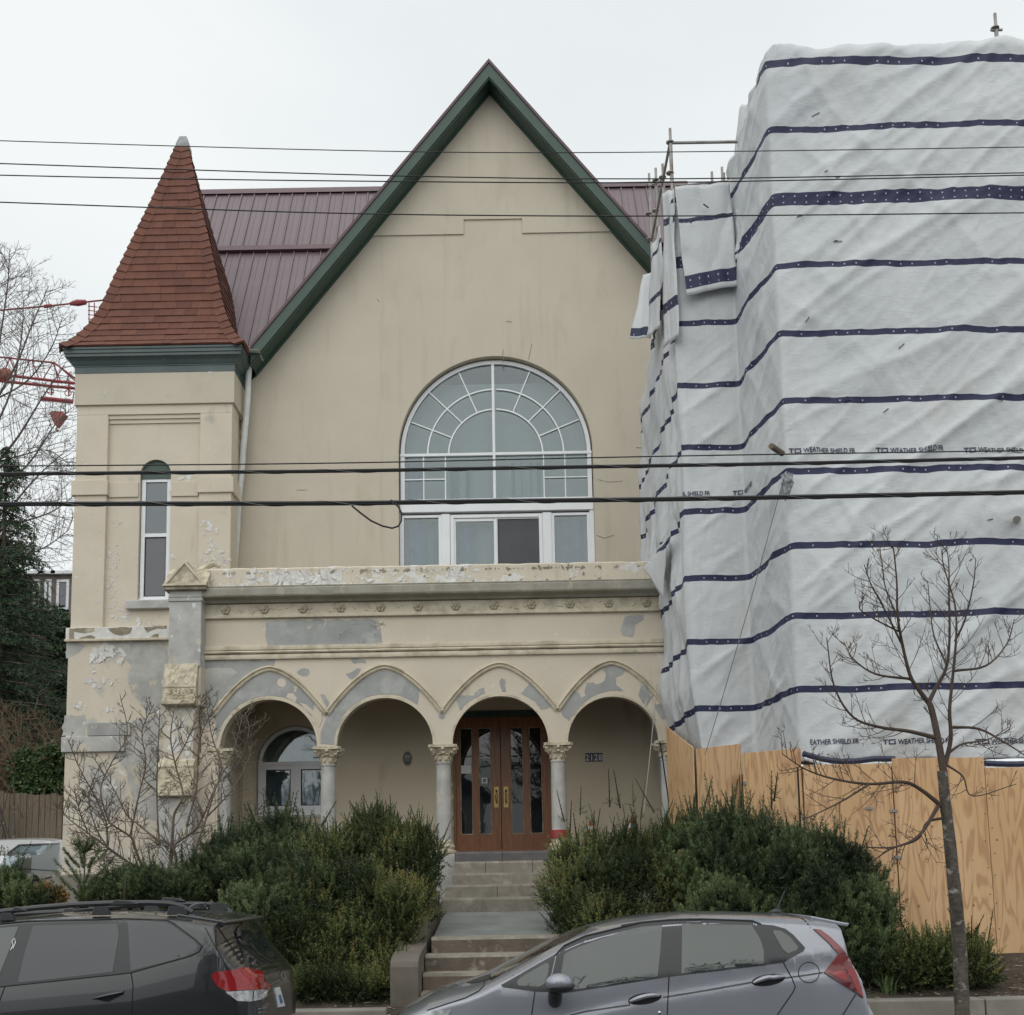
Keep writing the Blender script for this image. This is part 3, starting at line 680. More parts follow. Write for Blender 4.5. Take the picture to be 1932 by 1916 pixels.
    # hip capping pieces
    for sx in (-1, 1):
        for k in range(N):
            h0, z0_ = at_len(k*exp); h1, z1_ = at_len(min((k+1)*exp*1.0+exp*.15, Lt))
            a = Vector((cx+sx*h0, yc-h0, z0_)); b = Vector((cx+sx*h1, yc-h1, z1_))
            d = (b-a).normalized(); wv = .20; n1 = Vector((-sx, 0, 0)); n2 = Vector((0, 1, 0))
            lift = Vector((sx*.5, -.5, .6)).normalized()*(.055)
            mb = MB(); p = lambda q, off, s_: q + lift*s_ + off
            up1 = (n1 - d*n1.dot(d)).normalized()*wv; up2 = (n2 - d*n2.dot(d)).normalized()*wv
            vs = [p(a, up1, 1.0), p(a, Vector(), 1.35), p(a, up2, 1.0), p(b, up1, .55), p(b, Vector(), .8), p(b, up2, .55), p(a, up1, .2), p(a, Vector(), .2), p(a, up2, .2)]
            mb.add(vs, [(0, 1, 4, 3), (1, 2, 5, 4), (0, 6, 7, 1), (1, 7, 8, 2)])
            mb.build('hip_tile', random.choice(M['shingles']), roof, recalc=True)
    ha, za = at_len(Lt); 
    ap = Z(340, 259, yc); ax = cx
    f = MB(); vs = []
    for h, zz in ((ha+.045, za-.12), (ha+.04, za+.03), (.075, ap-.04), (.03, ap)): vs += [(ax-h, yc-h, zz), (ax+h, yc-h, zz), (ax+h, yc+h, zz), (ax-h, yc+h, zz)]
    f.add(vs, [(i*4+k, i*4+(k+1) % 4, (i+1)*4+(k+1) % 4, (i+1)*4+k) for i in range(3) for k in range(4)] + [(12, 13, 14, 15)])
    f.build('finial_cap', M['lead'], B)
tower()

def roofs():
    zl = lambda x: GZ - SL*abs(x-GX)
    # gable rakes: purple drip edge, green fascia and soffit running back to the wall
    yf = YG-.5
    for s in (-1, 1):
        x_end = GX + s*(4.72 if s < 0 else 3.5)
        def line(off): return [(GX, GZ+off*1.61), (x_end, GZ+off*1.61 - SL*abs(x_end-GX))]
        def band(o0, o1, ya, yb_, name, m):
            a, b = line(o0), line(o1); p = [a[0], a[1], b[1], b[0]]
            MB().prism(p, ya, yb_).build(name, m, B)
        band(.005, .05, yf+.02, YG+.02, 'soffit', M['green'])
        band(.0, .20, yf-.0, yf+.03, 'fascia', M['green'])
        band(-.02, .035, yf+.03, yf+.06, 'soffit_trim', M['green'])
        band(-.03, .05, YG-.06, YG+.005, 'frieze_board', M['green'])
        band(.05, .20, yf+.03, YG+4.5, 'roof_slope', M['purple'])
        band(.185, .235, yf-.025, YG+4.5, 'roof_edge', M['purple_edge'])
    # main roof facing the street
    z0, y0 = 11.85, YG+.06; yr, zr = 24.6, 18.08; k = (zr-z0)/(yr-y0)
    up = Vector((0, yr-y0, zr-z0)); Lr = up.length; up.normalize(); nrm = Vector((0, -up.z, up.y))
    zseam = None
    # find the seam height along the slope seen at v = 472
    lo, hi = 0, 1
    for _ in range(40):
        f = (lo+hi)/2; y = y0+(yr-y0)*f; zz = z0+(zr-z0)*f
        # project
        c = CAM_M.transposed() @ Vector((-4.2, y, zz-EYE)); v = PPY + F_PX*c.y/c.z
        if v > 473: lo = f
        else: hi = f
    fs = f
    ym, zm = y0+(yr-y0)*fs, z0+(zr-z0)*fs-.06
    mb = MB(); mb.add([(-8.2, y0, z0-.06), (-2.6, y0, z0-.06), (-2.6, ym, zm), (-8.2, ym, zm), (4.5, ym, zm), (4.5, yr, zr-.06), (-8.2, yr, zr-.06), (4.5, yr+4, z0), (-8.2, yr+4, z0)], [(0, 1, 2, 3), (3, 2, 4, 5, 6), (6, 5, 7, 8)])
    main = mb.build('main_roof', M['purple'], B)
    pw = .298
    def panel_mesh(length):
        m_ = MB(); a = pw/2
        prof = [(-a, 0), (-a+.012, 0), (-a+.016, .03), (-a+.04, .03), (-a+.044, 0), (0, 0), (.004, .006), (.012, .006), (.016, 0), (a, 0)]
        vs = [(x, 0, h) for x, h in prof] + [(x, length, h) for x, h in prof]; n = len(prof)
        m_.add(vs, [(i, i+1, i+1+n, i+n) for i in range(n-1)])
        me = bpy.data.meshes.new('roof_panel'); me.from_pydata(m_.v, [], m_.f); me.materials.append(M['purple']); return me
    lowm, uppm = panel_mesh(Lr*fs), panel_mesh(Lr*(1-fs))
    rot = Matrix((Vector((1, 0, 0)), up, nrm)).transposed().to_quaternion()
    x = -8.1; i = 0
    while x < 4.4:
        for me, f0, lift in ((lowm, 0, 0), (uppm, fs, .012)):
            if f0 == 0 and not (-8.2 < x < -2.7): continue
            if f0 > 0 and not (-8.2 < x < -1.2 or 1.2 < x): continue
            o = bpy.data.objects.new('roof_panel', me); COL.objects.link(o); o.parent = main; WL[o] = WL[B]
            pos = Vector((x + random.uniform(-.004, .004), y0, z0)) + up*(Lr*f0) + nrm*lift
            o.matrix_local = Matrix.Translation(-WL[B]) @ Matrix.LocRotScale(pos, rot, Vector((1, 1, 1)))
        x += pw; i += 1
    p = Vector((0, y0, z0)) + up*Lr*fs
    MB().prism([(p.y-.05, p.z-.05), (p.y+.03, p.z+.10), (p.y-.03, p.z+.13), (p.y-.11, p.z-.02)], -8.2, 4.4, 'x').build('snow_guard', M['purple_edge'], main)
    MB().prism([(yr-.16, zr-.16), (yr, zr+.06), (yr+.16, zr-.16), (yr, zr+.0)], -8.2, 4.4, 'x').build('ridge_cap', M['purple_edge'], main)
    # closure flaps under the ridge
    MB().prism([(yr-.10, zr-.10), (yr-.02, zr-.0), (yr, zr-.02), (yr-.09, zr-.13)], -8.2, 4.4, 'x').build('ridge_closure', M['purple'], main)
    # block behind the gable so nothing is open
    MB().box(-7.9, YG+.45, 1, 3.5, 27.5, 11.7).build('rear_wall', M['plaster'], B)
    # valley gutter box and downpipe beside the tower
    Yd = YG-.28
    MB().box(X(460, 672, 20.4), 20.36, Z(470, 676, Yd), X(488, 672, 20.4), Yd+.12, Z(470, 662, 20.4)).build('gutter_box', M['pipe'], B, bevel=.01)
    pts = [at(470, 676, Yd), at(467, 760, Yd), at(459, 850, Yd), at(455, 900, Yd+.05), at(451, 936, Yd+.05)]
    MB().tube(pts, .058, 10).build('downpipe', M['pipe'], B, smooth=True)
    MB().tube([at(450, 930, Yd+.02), at(447, 1000, Yd+.1), at(442, 1062, Yd+.1), at(441, 1100, Yd+.1)], .066, 10).build('downpipe', M['pipe'], B, smooth=True)
    MB().tube([at(450, 938, Yd), at(434, 938, Yd-.1)], .03, 8).build('pipe_bracket', M['pipe'], B)
    # green gable return below the rake beside the tower
    q = XZ([(437, 690), (470, 690), (470, 700), (441, 748)], YG-.3)
    MB().prism(q, YG-.3, YG+.01).build('soffit_return', M['green'], B)
    patch('dark_wall_strip', [(441, 755), (456, 740), (452, 930), (446, 1065), (438, 1065), (440, 900)], YG, M['stain'], .015)  # dark strip down the wall corner beside the tower
roofs()
# ------------------------------------------------------------------ porch
def font_mesh(name, text, size, mat_, sx=1.0, bold=0.0, align='LEFT', spacing=1.0):
    c = bpy.data.curves.new(name, 'FONT'); c.body = text; c.size = size; c.offset = bold; c.align_x = align; c.space_character = spacing
    c.resolution_u = 3
    o = bpy.data.objects.new(name, c); COL.objects.link(o)
    me = bpy.data.meshes.new_from_object(o.evaluated_get(bpy.context.evaluated_depsgraph_get()))
    bpy.data.objects.remove(o); bpy.data.curves.remove(c)
    for v in me.vertices: v.co.x *= sx
    me.materials.clear(); me.materials.append(mat_); me.name = name
    return me
def wall_text(name, text, size, x, z, Y, m, parent, sx=1.0, bold=0.0, align='CENTER'):
    me = font_mesh(name, text, size, m, sx, bold, align)
    for v in me.vertices: v.co = Vector((x + v.co.x, Y, z + v.co.y)) - WL[parent]
    return link_mesh(name, me, parent)

PCOL = [-3.17, -1.185, .79, 2.68]; ZA = 4.07; PT = .36
def porch():
    po = M['plaster_old']; xL, xR = -5.3, 3.4
    zs0, zs1 = 5.60, 5.84; zf0, zf1 = 6.36, 6.58; zc1 = 6.86; zpar = 7.21
    C = [-4.165] + [(PCOL[i]+PCOL[i+1])/2 for i in range(3)]
    R = [.865] + [(PCOL[i+1]-PCOL[i])/2 - .135 for i in range(3)]
    poly = [(xL, ZA-2.6), (C[0]-R[0], ZA-2.6)]
    for c, r in zip(C, R): poly += arc(c, ZA, r, 180, 0, 26, r*1.0)
    poly += [(PCOL[3]+.9, ZA), (xR+.2, ZA), (xR+.2, zs0+.1), (xL, zs0+.1)]
    MB().prism(poly, YP, YP+PT).build('arcade', po, B)
    MB().box(xL, YP+.001, zs0+.1, xR+.2, YP+PT, zf0+.3).build('porch_wall', po, B)
    # soffit edge rolls
    for c, r in zip(C, R):
        p = arc(c, ZA, r-.004, 180, 0, 30)
        MB().sweep_xz(p, [(-.03, YP-.008), (.012, YP-.008), (.012, YP+.03), (-.03, YP+.03)]).build('arch_edge', M['mould'], B, smooth=False)
    # string course: two rolls
    for za, zb_, d in ((zs0, zs0+.085, .06), (zs0+.10, zs0+.15, .075), (zs0+.165, zs1, .045)):
        mb = MB(); n = 60; vs = []
        prof = [(0, za), (-d*.8, za+.004), (-d, (za+zb_)/2), (-d*.75, zb_), (.0, zb_+.005)]
        for i in range(n+1):
            x = xL + (xR-xL)*i/n; q = .006*noise.noise(Vector((x*5, za*9, 3)))
            for a, b in prof: vs.append((x, YP+a*(1+q*20), b+q*.6))
        k = len(prof); mb.add(vs, [(i*k+j, (i+1)*k+j, (i+1)*k+j+1, i*k+j+1) for i in range(n) for j in range(k-1)])
        mb.build('string_course', M['mould'], B, smooth=True, angle=50)
    # rosette frieze, cornice slab, parapet
    MB().box(xL+.02, YP-.035, zf0-.01, xR, YP+.2, zf1).build('rosette_frieze', M['mould'], B)
    MB().box(xL+.02, YP-.065, zf0-.035, xR, YP+.1, zf0+.022).build('frieze_bead', M['mould'], B, bevel=.012)
    zr_ = (zf0+zf1)/2 + .0
    rm = MB()
    for a in range(6):
        an = a*math.pi/3; rm.ell((.034*math.cos(an), -.012, .034*math.sin(an)), (.026, .02, .026), 6, 4)
    rm.ell((0, -.028, 0), (.02, .018, .02), 6, 4)
    me = bpy.data.meshes.new('rosette'); me.from_pydata(rm.v, [], rm.f); finish(me, M['carved'], True)
    us = [427, 500, 572, 644, 719, 789, 860, 932, 1003, 1075, 1148, 1219, 1290]
    for i, u in enumerate(us):
        o = link_mesh('rosette', me, B, (X(u, 1156-(u-427)*.015, YP), YP-.035, zr_+.01)); o.scale = (1.4, 1.3, 1.4)
    lp = MB()                                           # remains of carved leaf work between the rosettes
    for i in range(len(us)-1):
        x0 = X(us[i], 1150, YP); x1 = X(us[i+1], 1150, YP)
        for k in range(random.choice([0, 1, 2, 4, 5])):
            lp.ell((random.uniform(x0+.1, x1-.1), YP-.035, zr_+random.uniform(-.05, .05)), (random.uniform(.02, .07), .018, random.uniform(.012, .028)), 6, 4, Matrix.Rotation(random.uniform(-.8, .8), 3, 'Y'))
    o = lp.build('carved_remains', M['mould'], B, smooth=True); o['kind'] = 'stuff'
    prof = [(.15, zf1), (-.10, zf1+.01), (-.13, zf1+.05), (-.27, zf1+.075), (-.285, zf1+.10), (-.285, zf1+.215), (-.25, zf1+.235), (-.26, zc1-.02), (-.20, zc1), (.25, zc1+.03)]
    mb = MB(); n = 70; vs = []; k = len(prof)
    for i in range(n+1):
        x = xL-.02 + (xR-xL)*i/n; q = .008*noise.noise(Vector((x*4, 2, 3)))
        for j, (a, b) in enumerate(prof): vs.append((x, YP+a+q*.6, b+q*(.8 if j > 3 else .3)))
    mb.add(vs, [(i*k+j, (i+1)*k+j, (i+1)*k+j+1, i*k+j+1) for i in range(n) for j in range(k-1)] + [tuple(range(k))[::-1], tuple(n*k+j for j in range(k))])
    mb.build('porch_cornice', M['cornice'], B, smooth=True, angle=30)
    mb = MB(); n = 90; vs = []
    for i in range(n+1):
        x = xL+.05 + (xR-xL)*i/n; q = .02*noise.noise(Vector((x*3.5, 9, 3)))
        vs += [(x, YP-.10, zc1-.05), (x, YP-.10, zpar-.03+q), (x, YP-.06, zpar+q), (x, YP+.22, zpar+q), (x, YP+.22, zc1-.1)]
    mb.add(vs, [(i*5+j, (i+1)*5+j, (i+1)*5+j+1, i*5+j+1) for i in range(n) for j in range(4)] + [(0, 1, 2, 3, 4), tuple(n*5+4-j for j in range(5))])
    mb.build('parapet', M['plaster_parapet'], B, recalc=True)
    # balcony floor / porch ceiling, porch floor, end walls
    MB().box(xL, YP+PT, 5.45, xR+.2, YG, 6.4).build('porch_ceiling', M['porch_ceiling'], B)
    MB().box(xL, YP+.3, 1.2, -1.0, YG, 2.20).build('porch_floor', M['slate'], B); MB().box(.75, YP+.3, 1.2, xR, YG, 2.20).build('porch_floor', M['slate'], B)
    MB().box(-1.0, 18.9, 1.2, .75, YG, 2.212).build('porch_floor', M['slate'], B)
    MB().box(xL, YP+.05, 1.0, -1.02, YP+.32, 2.19).build('porch_base', M['cement'], B); MB().box(.78, YP+.05, 1.0, xR, YP+.32, 2.19).build('porch_base', M['cement'], B)
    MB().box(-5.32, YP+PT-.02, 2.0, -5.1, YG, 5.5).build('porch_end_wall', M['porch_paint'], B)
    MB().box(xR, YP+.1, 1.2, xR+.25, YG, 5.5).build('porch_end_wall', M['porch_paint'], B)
    # hood moulds
    prof_t = [(0, 0), (.28, .08), (.54, .28), (.81, .56), (1, .86)]
    zpk = 5.445
    xs_ = [-5.18] + PCOL[:3] + [PCOL[3]]
    for i, c in enumerate(C):
        half_r = PCOL[i]-c if i else PCOL[0]-c
        half_l = c-(PCOL[i-1] if i else -5.13)
        H = zpk - 4.655
        pts = []
        for j in range(14, -1, -1):
            t = j/14; pts.append((c-half_l*t, zpk - H*t**1.72*1.0 - .02*t))
        for j in range(1, 15):
            t = j/14; pts.append((c+half_r*t, zpk - H*t**1.72 - .02*t))
        MB().sweep_xz(pts, [(-.052, YP+.005), (-.052, YP-.028), (-.03, YP-.045), (-.012, YP-.02), (.004, YP-.02), (.016, YP-.058), (.042, YP-.05), (.05, YP+.005)]).build('hood_mould', M['mould'], B)
        # archivolt set back between hood and arch: grey render where the paint has gone
        def band(t0, t1, m, n=26, eps=.006):
            o_, i_ = [], []
            for q in range(n+1):
                t = t0+(t1-t0)*q/n                     # -1 .. 1 across the arch
                tt = abs(t); hw = half_l if t < 0 else half_r
                o_.append((c+hw*t*.985, zpk - H*tt**1.72 - .08))
                an = math.acos(max(-1, min(1, t*1.02))); i_.append((c+(R[i]+.035)*math.cos(an), ZA+(R[i]+.035)*math.sin(an)))
            for q in range(n+1):
                if i_[q][1] > o_[q][1]: i_[q] = (i_[q][0], o_[q][1])
            poly = o_ + i_[::-1]
            MB().prism([(x+random.uniform(-.006, .006), z+random.uniform(-.006, .006)) for x, z in poly], YP-eps, YP+.002).build('cement_patch', m, B)
        if i == 0: band(-.97, .80, M['cement'])
        if i == 1: band(-.97, .62, M['cement'])
    z1 = lambda l: [(283+a*.2744, 1035.1+b*.2744) for a, b in l]
    z2 = lambda l: [(768.3+a*.27435, 1132.2+b*.27435) for a, b in l]
    cp = M['cement']; Yp = YP
    for l in ([(790, 505), (900, 500), (1250, 490), (1570, 492), (1610, 690), (1400, 690), (800, 712), (805, 640)],
              [(348, 770), (860, 768), (845, 812), (760, 832), (600, 935), (480, 1050), (440, 1110), (400, 1250), (350, 1200)],
              [(1380, 760), (1490, 764), (1480, 785), (1400, 788)], [(1345, 860), (1460, 822), (1420, 870), (1370, 905)], [(1165, 1010), (1200, 1005), (1235, 1060), (1215, 1090)]):
        patch('cement_patch', z1(l), Yp, cp, .025, .0045)
    # column 1 impost, grey both sides of the valley
    patch('cement_patch', z1([(1215, 1150), (1290, 1095), (1330, 1120), (1300, 1250), (1285, 1345), (1170, 1345), (1175, 1260), (1205, 1180)]), Yp, cp, .008, .007)
    patch('cement_patch', z1([(1010, 850), (1035, 828), (1060, 822), (1090, 830), (1097, 855), (1080, 878), (1050, 878), (1025, 868)]), Yp, cp, .004, .0045)
    for l in ([(1500, 112), (1620, 105), (1625, 140), (1565, 170), (1550, 255), (1480, 250), (1462, 210)],):
        patch('cement_patch', z2(l), Yp, cp, .012, .0045)
    for l in ([(335, 655), (365, 655), (455, 660), (470, 620), (530, 600), (532, 640), (480, 668), (420, 700), (360, 765), (340, 700)],
              [(630, 560), (650, 540), (675, 545), (670, 590), (680, 630), (655, 634), (645, 600)],
              [(845, 550), (900, 590), (960, 660), (1005, 735), (960, 745), (920, 755), (880, 700), (840, 672), (785, 645), (815, 610), (835, 590)],
              [(1055, 730), (1100, 660), (1130, 632), (1180, 640), (1200, 670), (1225, 660), (1215, 630), (1235, 570), (1275, 565), (1310, 585), (1360, 555), (1365, 500), (1345, 475), (1410, 450), (1500, 475), (1480, 510), (1430, 530), (1440, 590), (1490, 628), (1400, 622), (1300, 650), (1220, 700), (1160, 770), (1110, 835), (1060, 780)],
              [(1610, 590), (1650, 588), (1700, 640), (1690, 665), (1650, 720), (1640, 735), (1590, 660)], [(1700, 720), (1770, 710), (1810, 760), (1800, 800), (1750, 825), (1720, 780)],
              [(215, 790), (250, 780), (262, 800), (240, 818), (220, 812)]):
        patch('cement_patch', z2(l), Yp, cp, .010, .006, step=.05)
    # cream blobs left on the grey of the first arch
    for l in ([(880, 905), (905, 890), (930, 905), (940, 930), (920, 955), (890, 950), (875, 930)], [(950, 995), (985, 995), (1010, 1030), (1000, 1060), (970, 1040), (935, 1030)],
              [(1030, 1060), (1080, 1075), (1130, 1130), (1185, 1130), (1180, 1190), (1160, 1230), (1120, 1150), (1060, 1100)]):
        patch('paint_patch', z1(l), Yp, M['plaster_old'], .005, .010, step=.05)
    patch('paint_patch', z1([(350, 830), (560, 825), (610, 850), (540, 900), (450, 985), (370, 960)]), Yp, M['cement_pale'], .02, .0065)
    flakes([(975, 1254, 1070, 1258, 5, .03), (985, 1275, 1020, 1290, 3, .03), (1068, 1268, 1076, 1276, 3, .05), (1180, 1245, 1205, 1255, 4, .03), (790, 1245, 900, 1260, 10, .02), (840, 1180, 990, 1210, 4, .02), (835, 1345, 860, 1370, 6, .03), (390, 1170, 410, 1230, 10, .02)], Yp, M['flake'])
    # flaking paint on the parapet
    fl = [(395, 1085, 470, 1118, 26, .08), (470, 1078, 520, 1112, 30, .09), (520, 1080, 640, 1118, 110, .13), (640, 1076, 800, 1112, 55, .07), (800, 1070, 900, 1105, 30, .06), (840, 1075, 880, 1100, 14, .09), (900, 1075, 980, 1105, 16, .07), (980, 1085, 1040, 1108, 10, .05), (1075, 1070, 1100, 1092, 10, .07), (1120, 1070, 1230, 1110, 14, .05)]
    flakes(fl, YP-.10, M['flake'])
    flakes([(395, 1068, 1230, 1078, 130, .05), (640, 1080, 1230, 1112, 50, .035)], YP-.10, M['stain'], name='paint_cracks', eps=.006)
    # crack lines in the grey frieze patch
    mb = MB()
    for _ in range(9):
        p = [(random.uniform(640, 715), random.uniform(1170, 1218))]
        for k in range(4): p.append((p[-1][0]+random.uniform(-12, 12), p[-1][1]+random.uniform(-9, 9)))
        mb.tube([(x, YP-.005, z) for x, z in XZ(p, YP)], .004, 4)
    o = mb.build('wall_cracks', M['cornice'], B); o['kind'] = 'stuff'

    # columns
    for i, x in enumerate(PCOL + [-4.97]):
        y = YP + PT/2; side = i == 4
        c = MB().lathe(x, y, [(.138, 2.43), (.136, 2.46), (.133, 2.9), (.131, 3.3), (.124, 3.74), (.135, 3.745), (.137, 3.765), (.124, 3.78)], 24).build('column', M['cement_pale'], B, smooth=True)
        if side: c.scale = (1, 1, 1)
        b = MB().lathe(x, y, [(.16, 2.2), (.205, 2.205), (.215, 2.235), (.205, 2.265), (.17, 2.275), (.165, 2.30), (.18, 2.315), (.183, 2.335), (.17, 2.355), (.155, 2.365), (.15, 2.40), (.138, 2.44)], 24)
        b.build('base', M['carved'], c, smooth=True, angle=60)
        cap = MB(); cap.lathe(x, y, [(.125, 3.78), (.128, 3.80), (.135, 3.86), (.155, 3.94), (.195, 4.0), (.20, 4.01)], 16)
        # concave-sided abacus
        ab = []
        for q in range(4):
            a0 = R_(45+90*q); a1 = R_(135+90*q)
            for t in (-.12, .12): ab.append((.315*math.cos(a0)-t*.3*math.sin(a0), .315*math.sin(a0)+t*.3*math.cos(a0)))
            for f in (.3, .5, .7):
                pa = Vector((math.cos(a0), math.sin(a0)))*.3; pb = Vector((math.cos(a1), math.sin(a1)))*.3
                m_ = pa.lerp(pb, f); m_ = m_.normalized()*max(m_.length*(.90 if f == .5 else .95), .16); ab.append((m_.x, m_.y))
        cap.prism([(x+a, y+b_) for a, b_ in ab], 4.02, 4.068, 'z')
        for q in range(4):                             # volutes
            a = R_(45+90*q); d = Vector((math.cos(a), math.sin(a), 0)); s_ = Vector((-math.sin(a), math.cos(a), 0))
            pc = Vector((x, y, 3.965)) + d*.225; sp = []
            for k in range(22):
                th = k*.42; r = .062*(1-k/24.); sp.append(pc + d*(r*math.cos(th)) + Vector((0, 0, r*math.sin(th))))
            cap.tube(sp, [.024*(1-k/40) for k in range(22)], 5)
            cap.tube([Vector((x, y, 3.86)) + d*.135, Vector((x, y, 3.95)) + d*.15, Vector((x, y, 4.015)) + d*.20, pc + d*.062], [.018, .022, .024, .024], 5)
        for q in range(8):                             # leaves
            a = R_(22.5+45*q) if True else 0; d = Vector((math.cos(a), math.sin(a), 0)); rot = Matrix.Rotation(a, 3, 'Z')
            cap.ell(Vector((x, y, 3.85)) + d*.14, (.022, .036, .06), 6, 5, rot)
            cap.ell(Vector((x, y, 3.905)) + d*.168, (.028, .03, .02), 6, 4, rot)
        for q in range(4):
            a = R_(90*q); d = Vector((math.cos(a), math.sin(a), 0)); cap.ell(Vector((x, y, 4.0)) + d*.20, (.03, .03, .035), 6, 5)
            cap.ell(Vector((x, y, 3.93)) + d*.175, (.03, .04, .025), 6, 4, Matrix.Rotation(a, 3, 'Z'))
        cap.build('capital', M['carved'], c, smooth=True, angle=50)
        # impost block above the abacus is the arcade itself; pedestal below
        if not side: MB().box(x-.19, YP-.0, 1.15, x+.19, YP+.4, 2.2).build('pedestal', M['cement_pale'], c, bevel=.015)
    # painted red and white band round the foot of the third column
    MB().lathe(PCOL[2], YP+PT/2, [(.165, 2.44), (.162, 2.58)], 20).build('red_wrap', mat('faded_red_plastic', (.32, .035, .035), (.22, .03, .03), 6, rough=.4), B)
    # corner pier with gabled cap
    yp = YP-.30; px0, px1 = X(318, 1200, yp), X(379, 1200, yp)
    zz = lambda v: Z(345, v, yp)
    g = M['cement_pale']
    MB().box(px0, yp, zz(1258), px1, YP+.3, zz(1112)).build('corner_pier', g, B, bevel=.012)
    MB().box(px0-.02, yp-.02, zz(1135), px1+.02, YP+.3, zz(1129)).build('pier_band', g, B, bevel=.006)
    MB().box(px0-.012, yp-.012, zz(1127), px1+.012, YP+.3, zz(1124.5)).build('pier_band', g, B)
    MB().box(px0-.08, yp-.08, zz(1115), px1+.09, YP+.32, zz(1107)).build('pier_cap', M['stain'], B, bevel=.012)
    pa = [(px0-.09, zz(1107)), (px1+.10, zz(1107)), ((px0+px1)/2+.005, zz(1061))]
    MB().prism(pa, yp-.09, YP+.34).build('pier_cap', M['carved'], B, bevel=.01)
    # raised triangle mould on the cap gable
    c_ = ((pa[0][0]+pa[1][0]+pa[2][0])/3, (pa[0][1]+pa[1][1]+pa[2][1])/3)
    sh = lambda f: [(c_[0]+(x-c_[0])*f, c_[1]+(z-c_[1])*f - .005) for x, z in pa]
    MB().sweep_xz(sh(.92), [(-.018, yp-.115), (.018, yp-.115), (.018, yp-.085), (-.018, yp-.085)], True).build('cap_mould', M['mould'], B)
    MB().tube([((px0+px1)/2, yp-.1, zz(1064)), ((px0+px1)/2, YP+.34, zz(1064))], .045, 8).build('ridge_roll', M['mould'], B, smooth=True)
    # side gablet of the cap and the sloping roll dying into the parapet
    MB().prism([(yp-.09, zz(1107)), (YP+.34, zz(1107)), ((yp+YP+.25)/2, zz(1066))], px0-.085, px1+.095, 'x').build('pier_cap', M['carved'], B)
    MB().tube([at(372, 1080, YP-.0), at(388, 1071, YP+.05), at(404, 1064, YP+.1), at(414, 1070, YP+.1)], [.05, .05, .055, .03], 8).build('cap_roll', M['mould'], B, smooth=True)
    # upper carved corbel: sloping weathering then carved block
    def corbel(v0, v1, v2, xa, xb, d, slope_top):
        pr = [(yp, zz(v0)), (yp-d, zz(v1)), (yp-d, zz(v1)-.02), (yp-d*.9, zz(v1)-.03), (yp-d*1.0, zz(v2)+.09), (yp-d*1.5, zz(v2)+.08), (yp-d*1.5, zz(v2)+.015), (yp-d*1.2, zz(v2)), (yp+.2, zz(v2)), (yp+.2, zz(v0))]
        blk = MB().prism(pr, xa, xb, 'x').build('carved_block', M['carved'], B, bevel=.008)
        cv = MB()
        for i in range(46):
            x = random.uniform(xa+.05, xb-.05); z_ = random.uniform(zz(v2)+.12, zz(v1)-.06)
            cv.ell((x, yp-d*.95, z_), (random.uniform(.018, .05), .022, random.uniform(.014, .03)), 6, 4, Matrix.Rotation(random.uniform(-1.5, 1.5), 3, 'Y'))
        for i in range(9):
            x = random.uniform(xa+.07, xb-.07); z_ = random.uniform(zz(v2)+.15, zz(v1)-.08); r = random.uniform(.03, .055); a0 = random.uniform(0, 6)
            cv.tube([(x+r*(1-k/14)*math.cos(a0+k*.5), yp-d*.97, z_+r*(1-k/14)*math.sin(a0+k*.5)) for k in range(12)], .012, 5)
        o = cv.build('leaf_carving', M['carved'], blk, smooth=True); o['kind'] = 'stuff'
        if slope_top:
            cv = MB()
            for i in range(12):
                f = random.uniform(.15, .95); x = random.uniform(xa+.05, xb-.05)
                cv.ell((x, yp-d*f, zz(v0)+(zz(v1)-zz(v0))*f), (.03, .02, .05), 6, 4, Matrix.Rotation(random.uniform(-.7, .7), 3, 'Y'))
            cv.build('leaf_carving', M['mould'], blk, smooth=True)
    corbel(1252, 1297, 1333, X(307, 1290, yp-.1), X(370, 1290, yp-.1), .12, True)
    MB().box(px1-.14, yp+.03, zz(1330), px1+.0, YP+.2, zz(1257)).build('corner_pier', M['plaster_old'], B)
    xa, xb = X(303, 1400, yp), X(371, 1400, yp)
    MB().box(xa+.04, yp, zz(1440), xb-.06, YP+.2, zz(1330)).build('corner_pier', M['plaster_base'], B, bevel=.01)
    corbel(1432, 1446, 1504, xa-.01, xb-.02, .10, False)
    MB().box(xa-.01, yp-.02, 1.0, xb-.03, YP+.2, zz(1503)).build('corner_pier', g, B, bevel=.01)
    MB().box(-5.34, YP-.02, 1.0, -5.06, YP+.3, 4.0).build('corner_pier', M['plaster_old'], B)
    flakes([(320, 1360, 365, 1420, 14, .12), (318, 1335, 368, 1350, 8, .05), (335, 1255, 360, 1262, 5, .05)], yp, M['flake'])

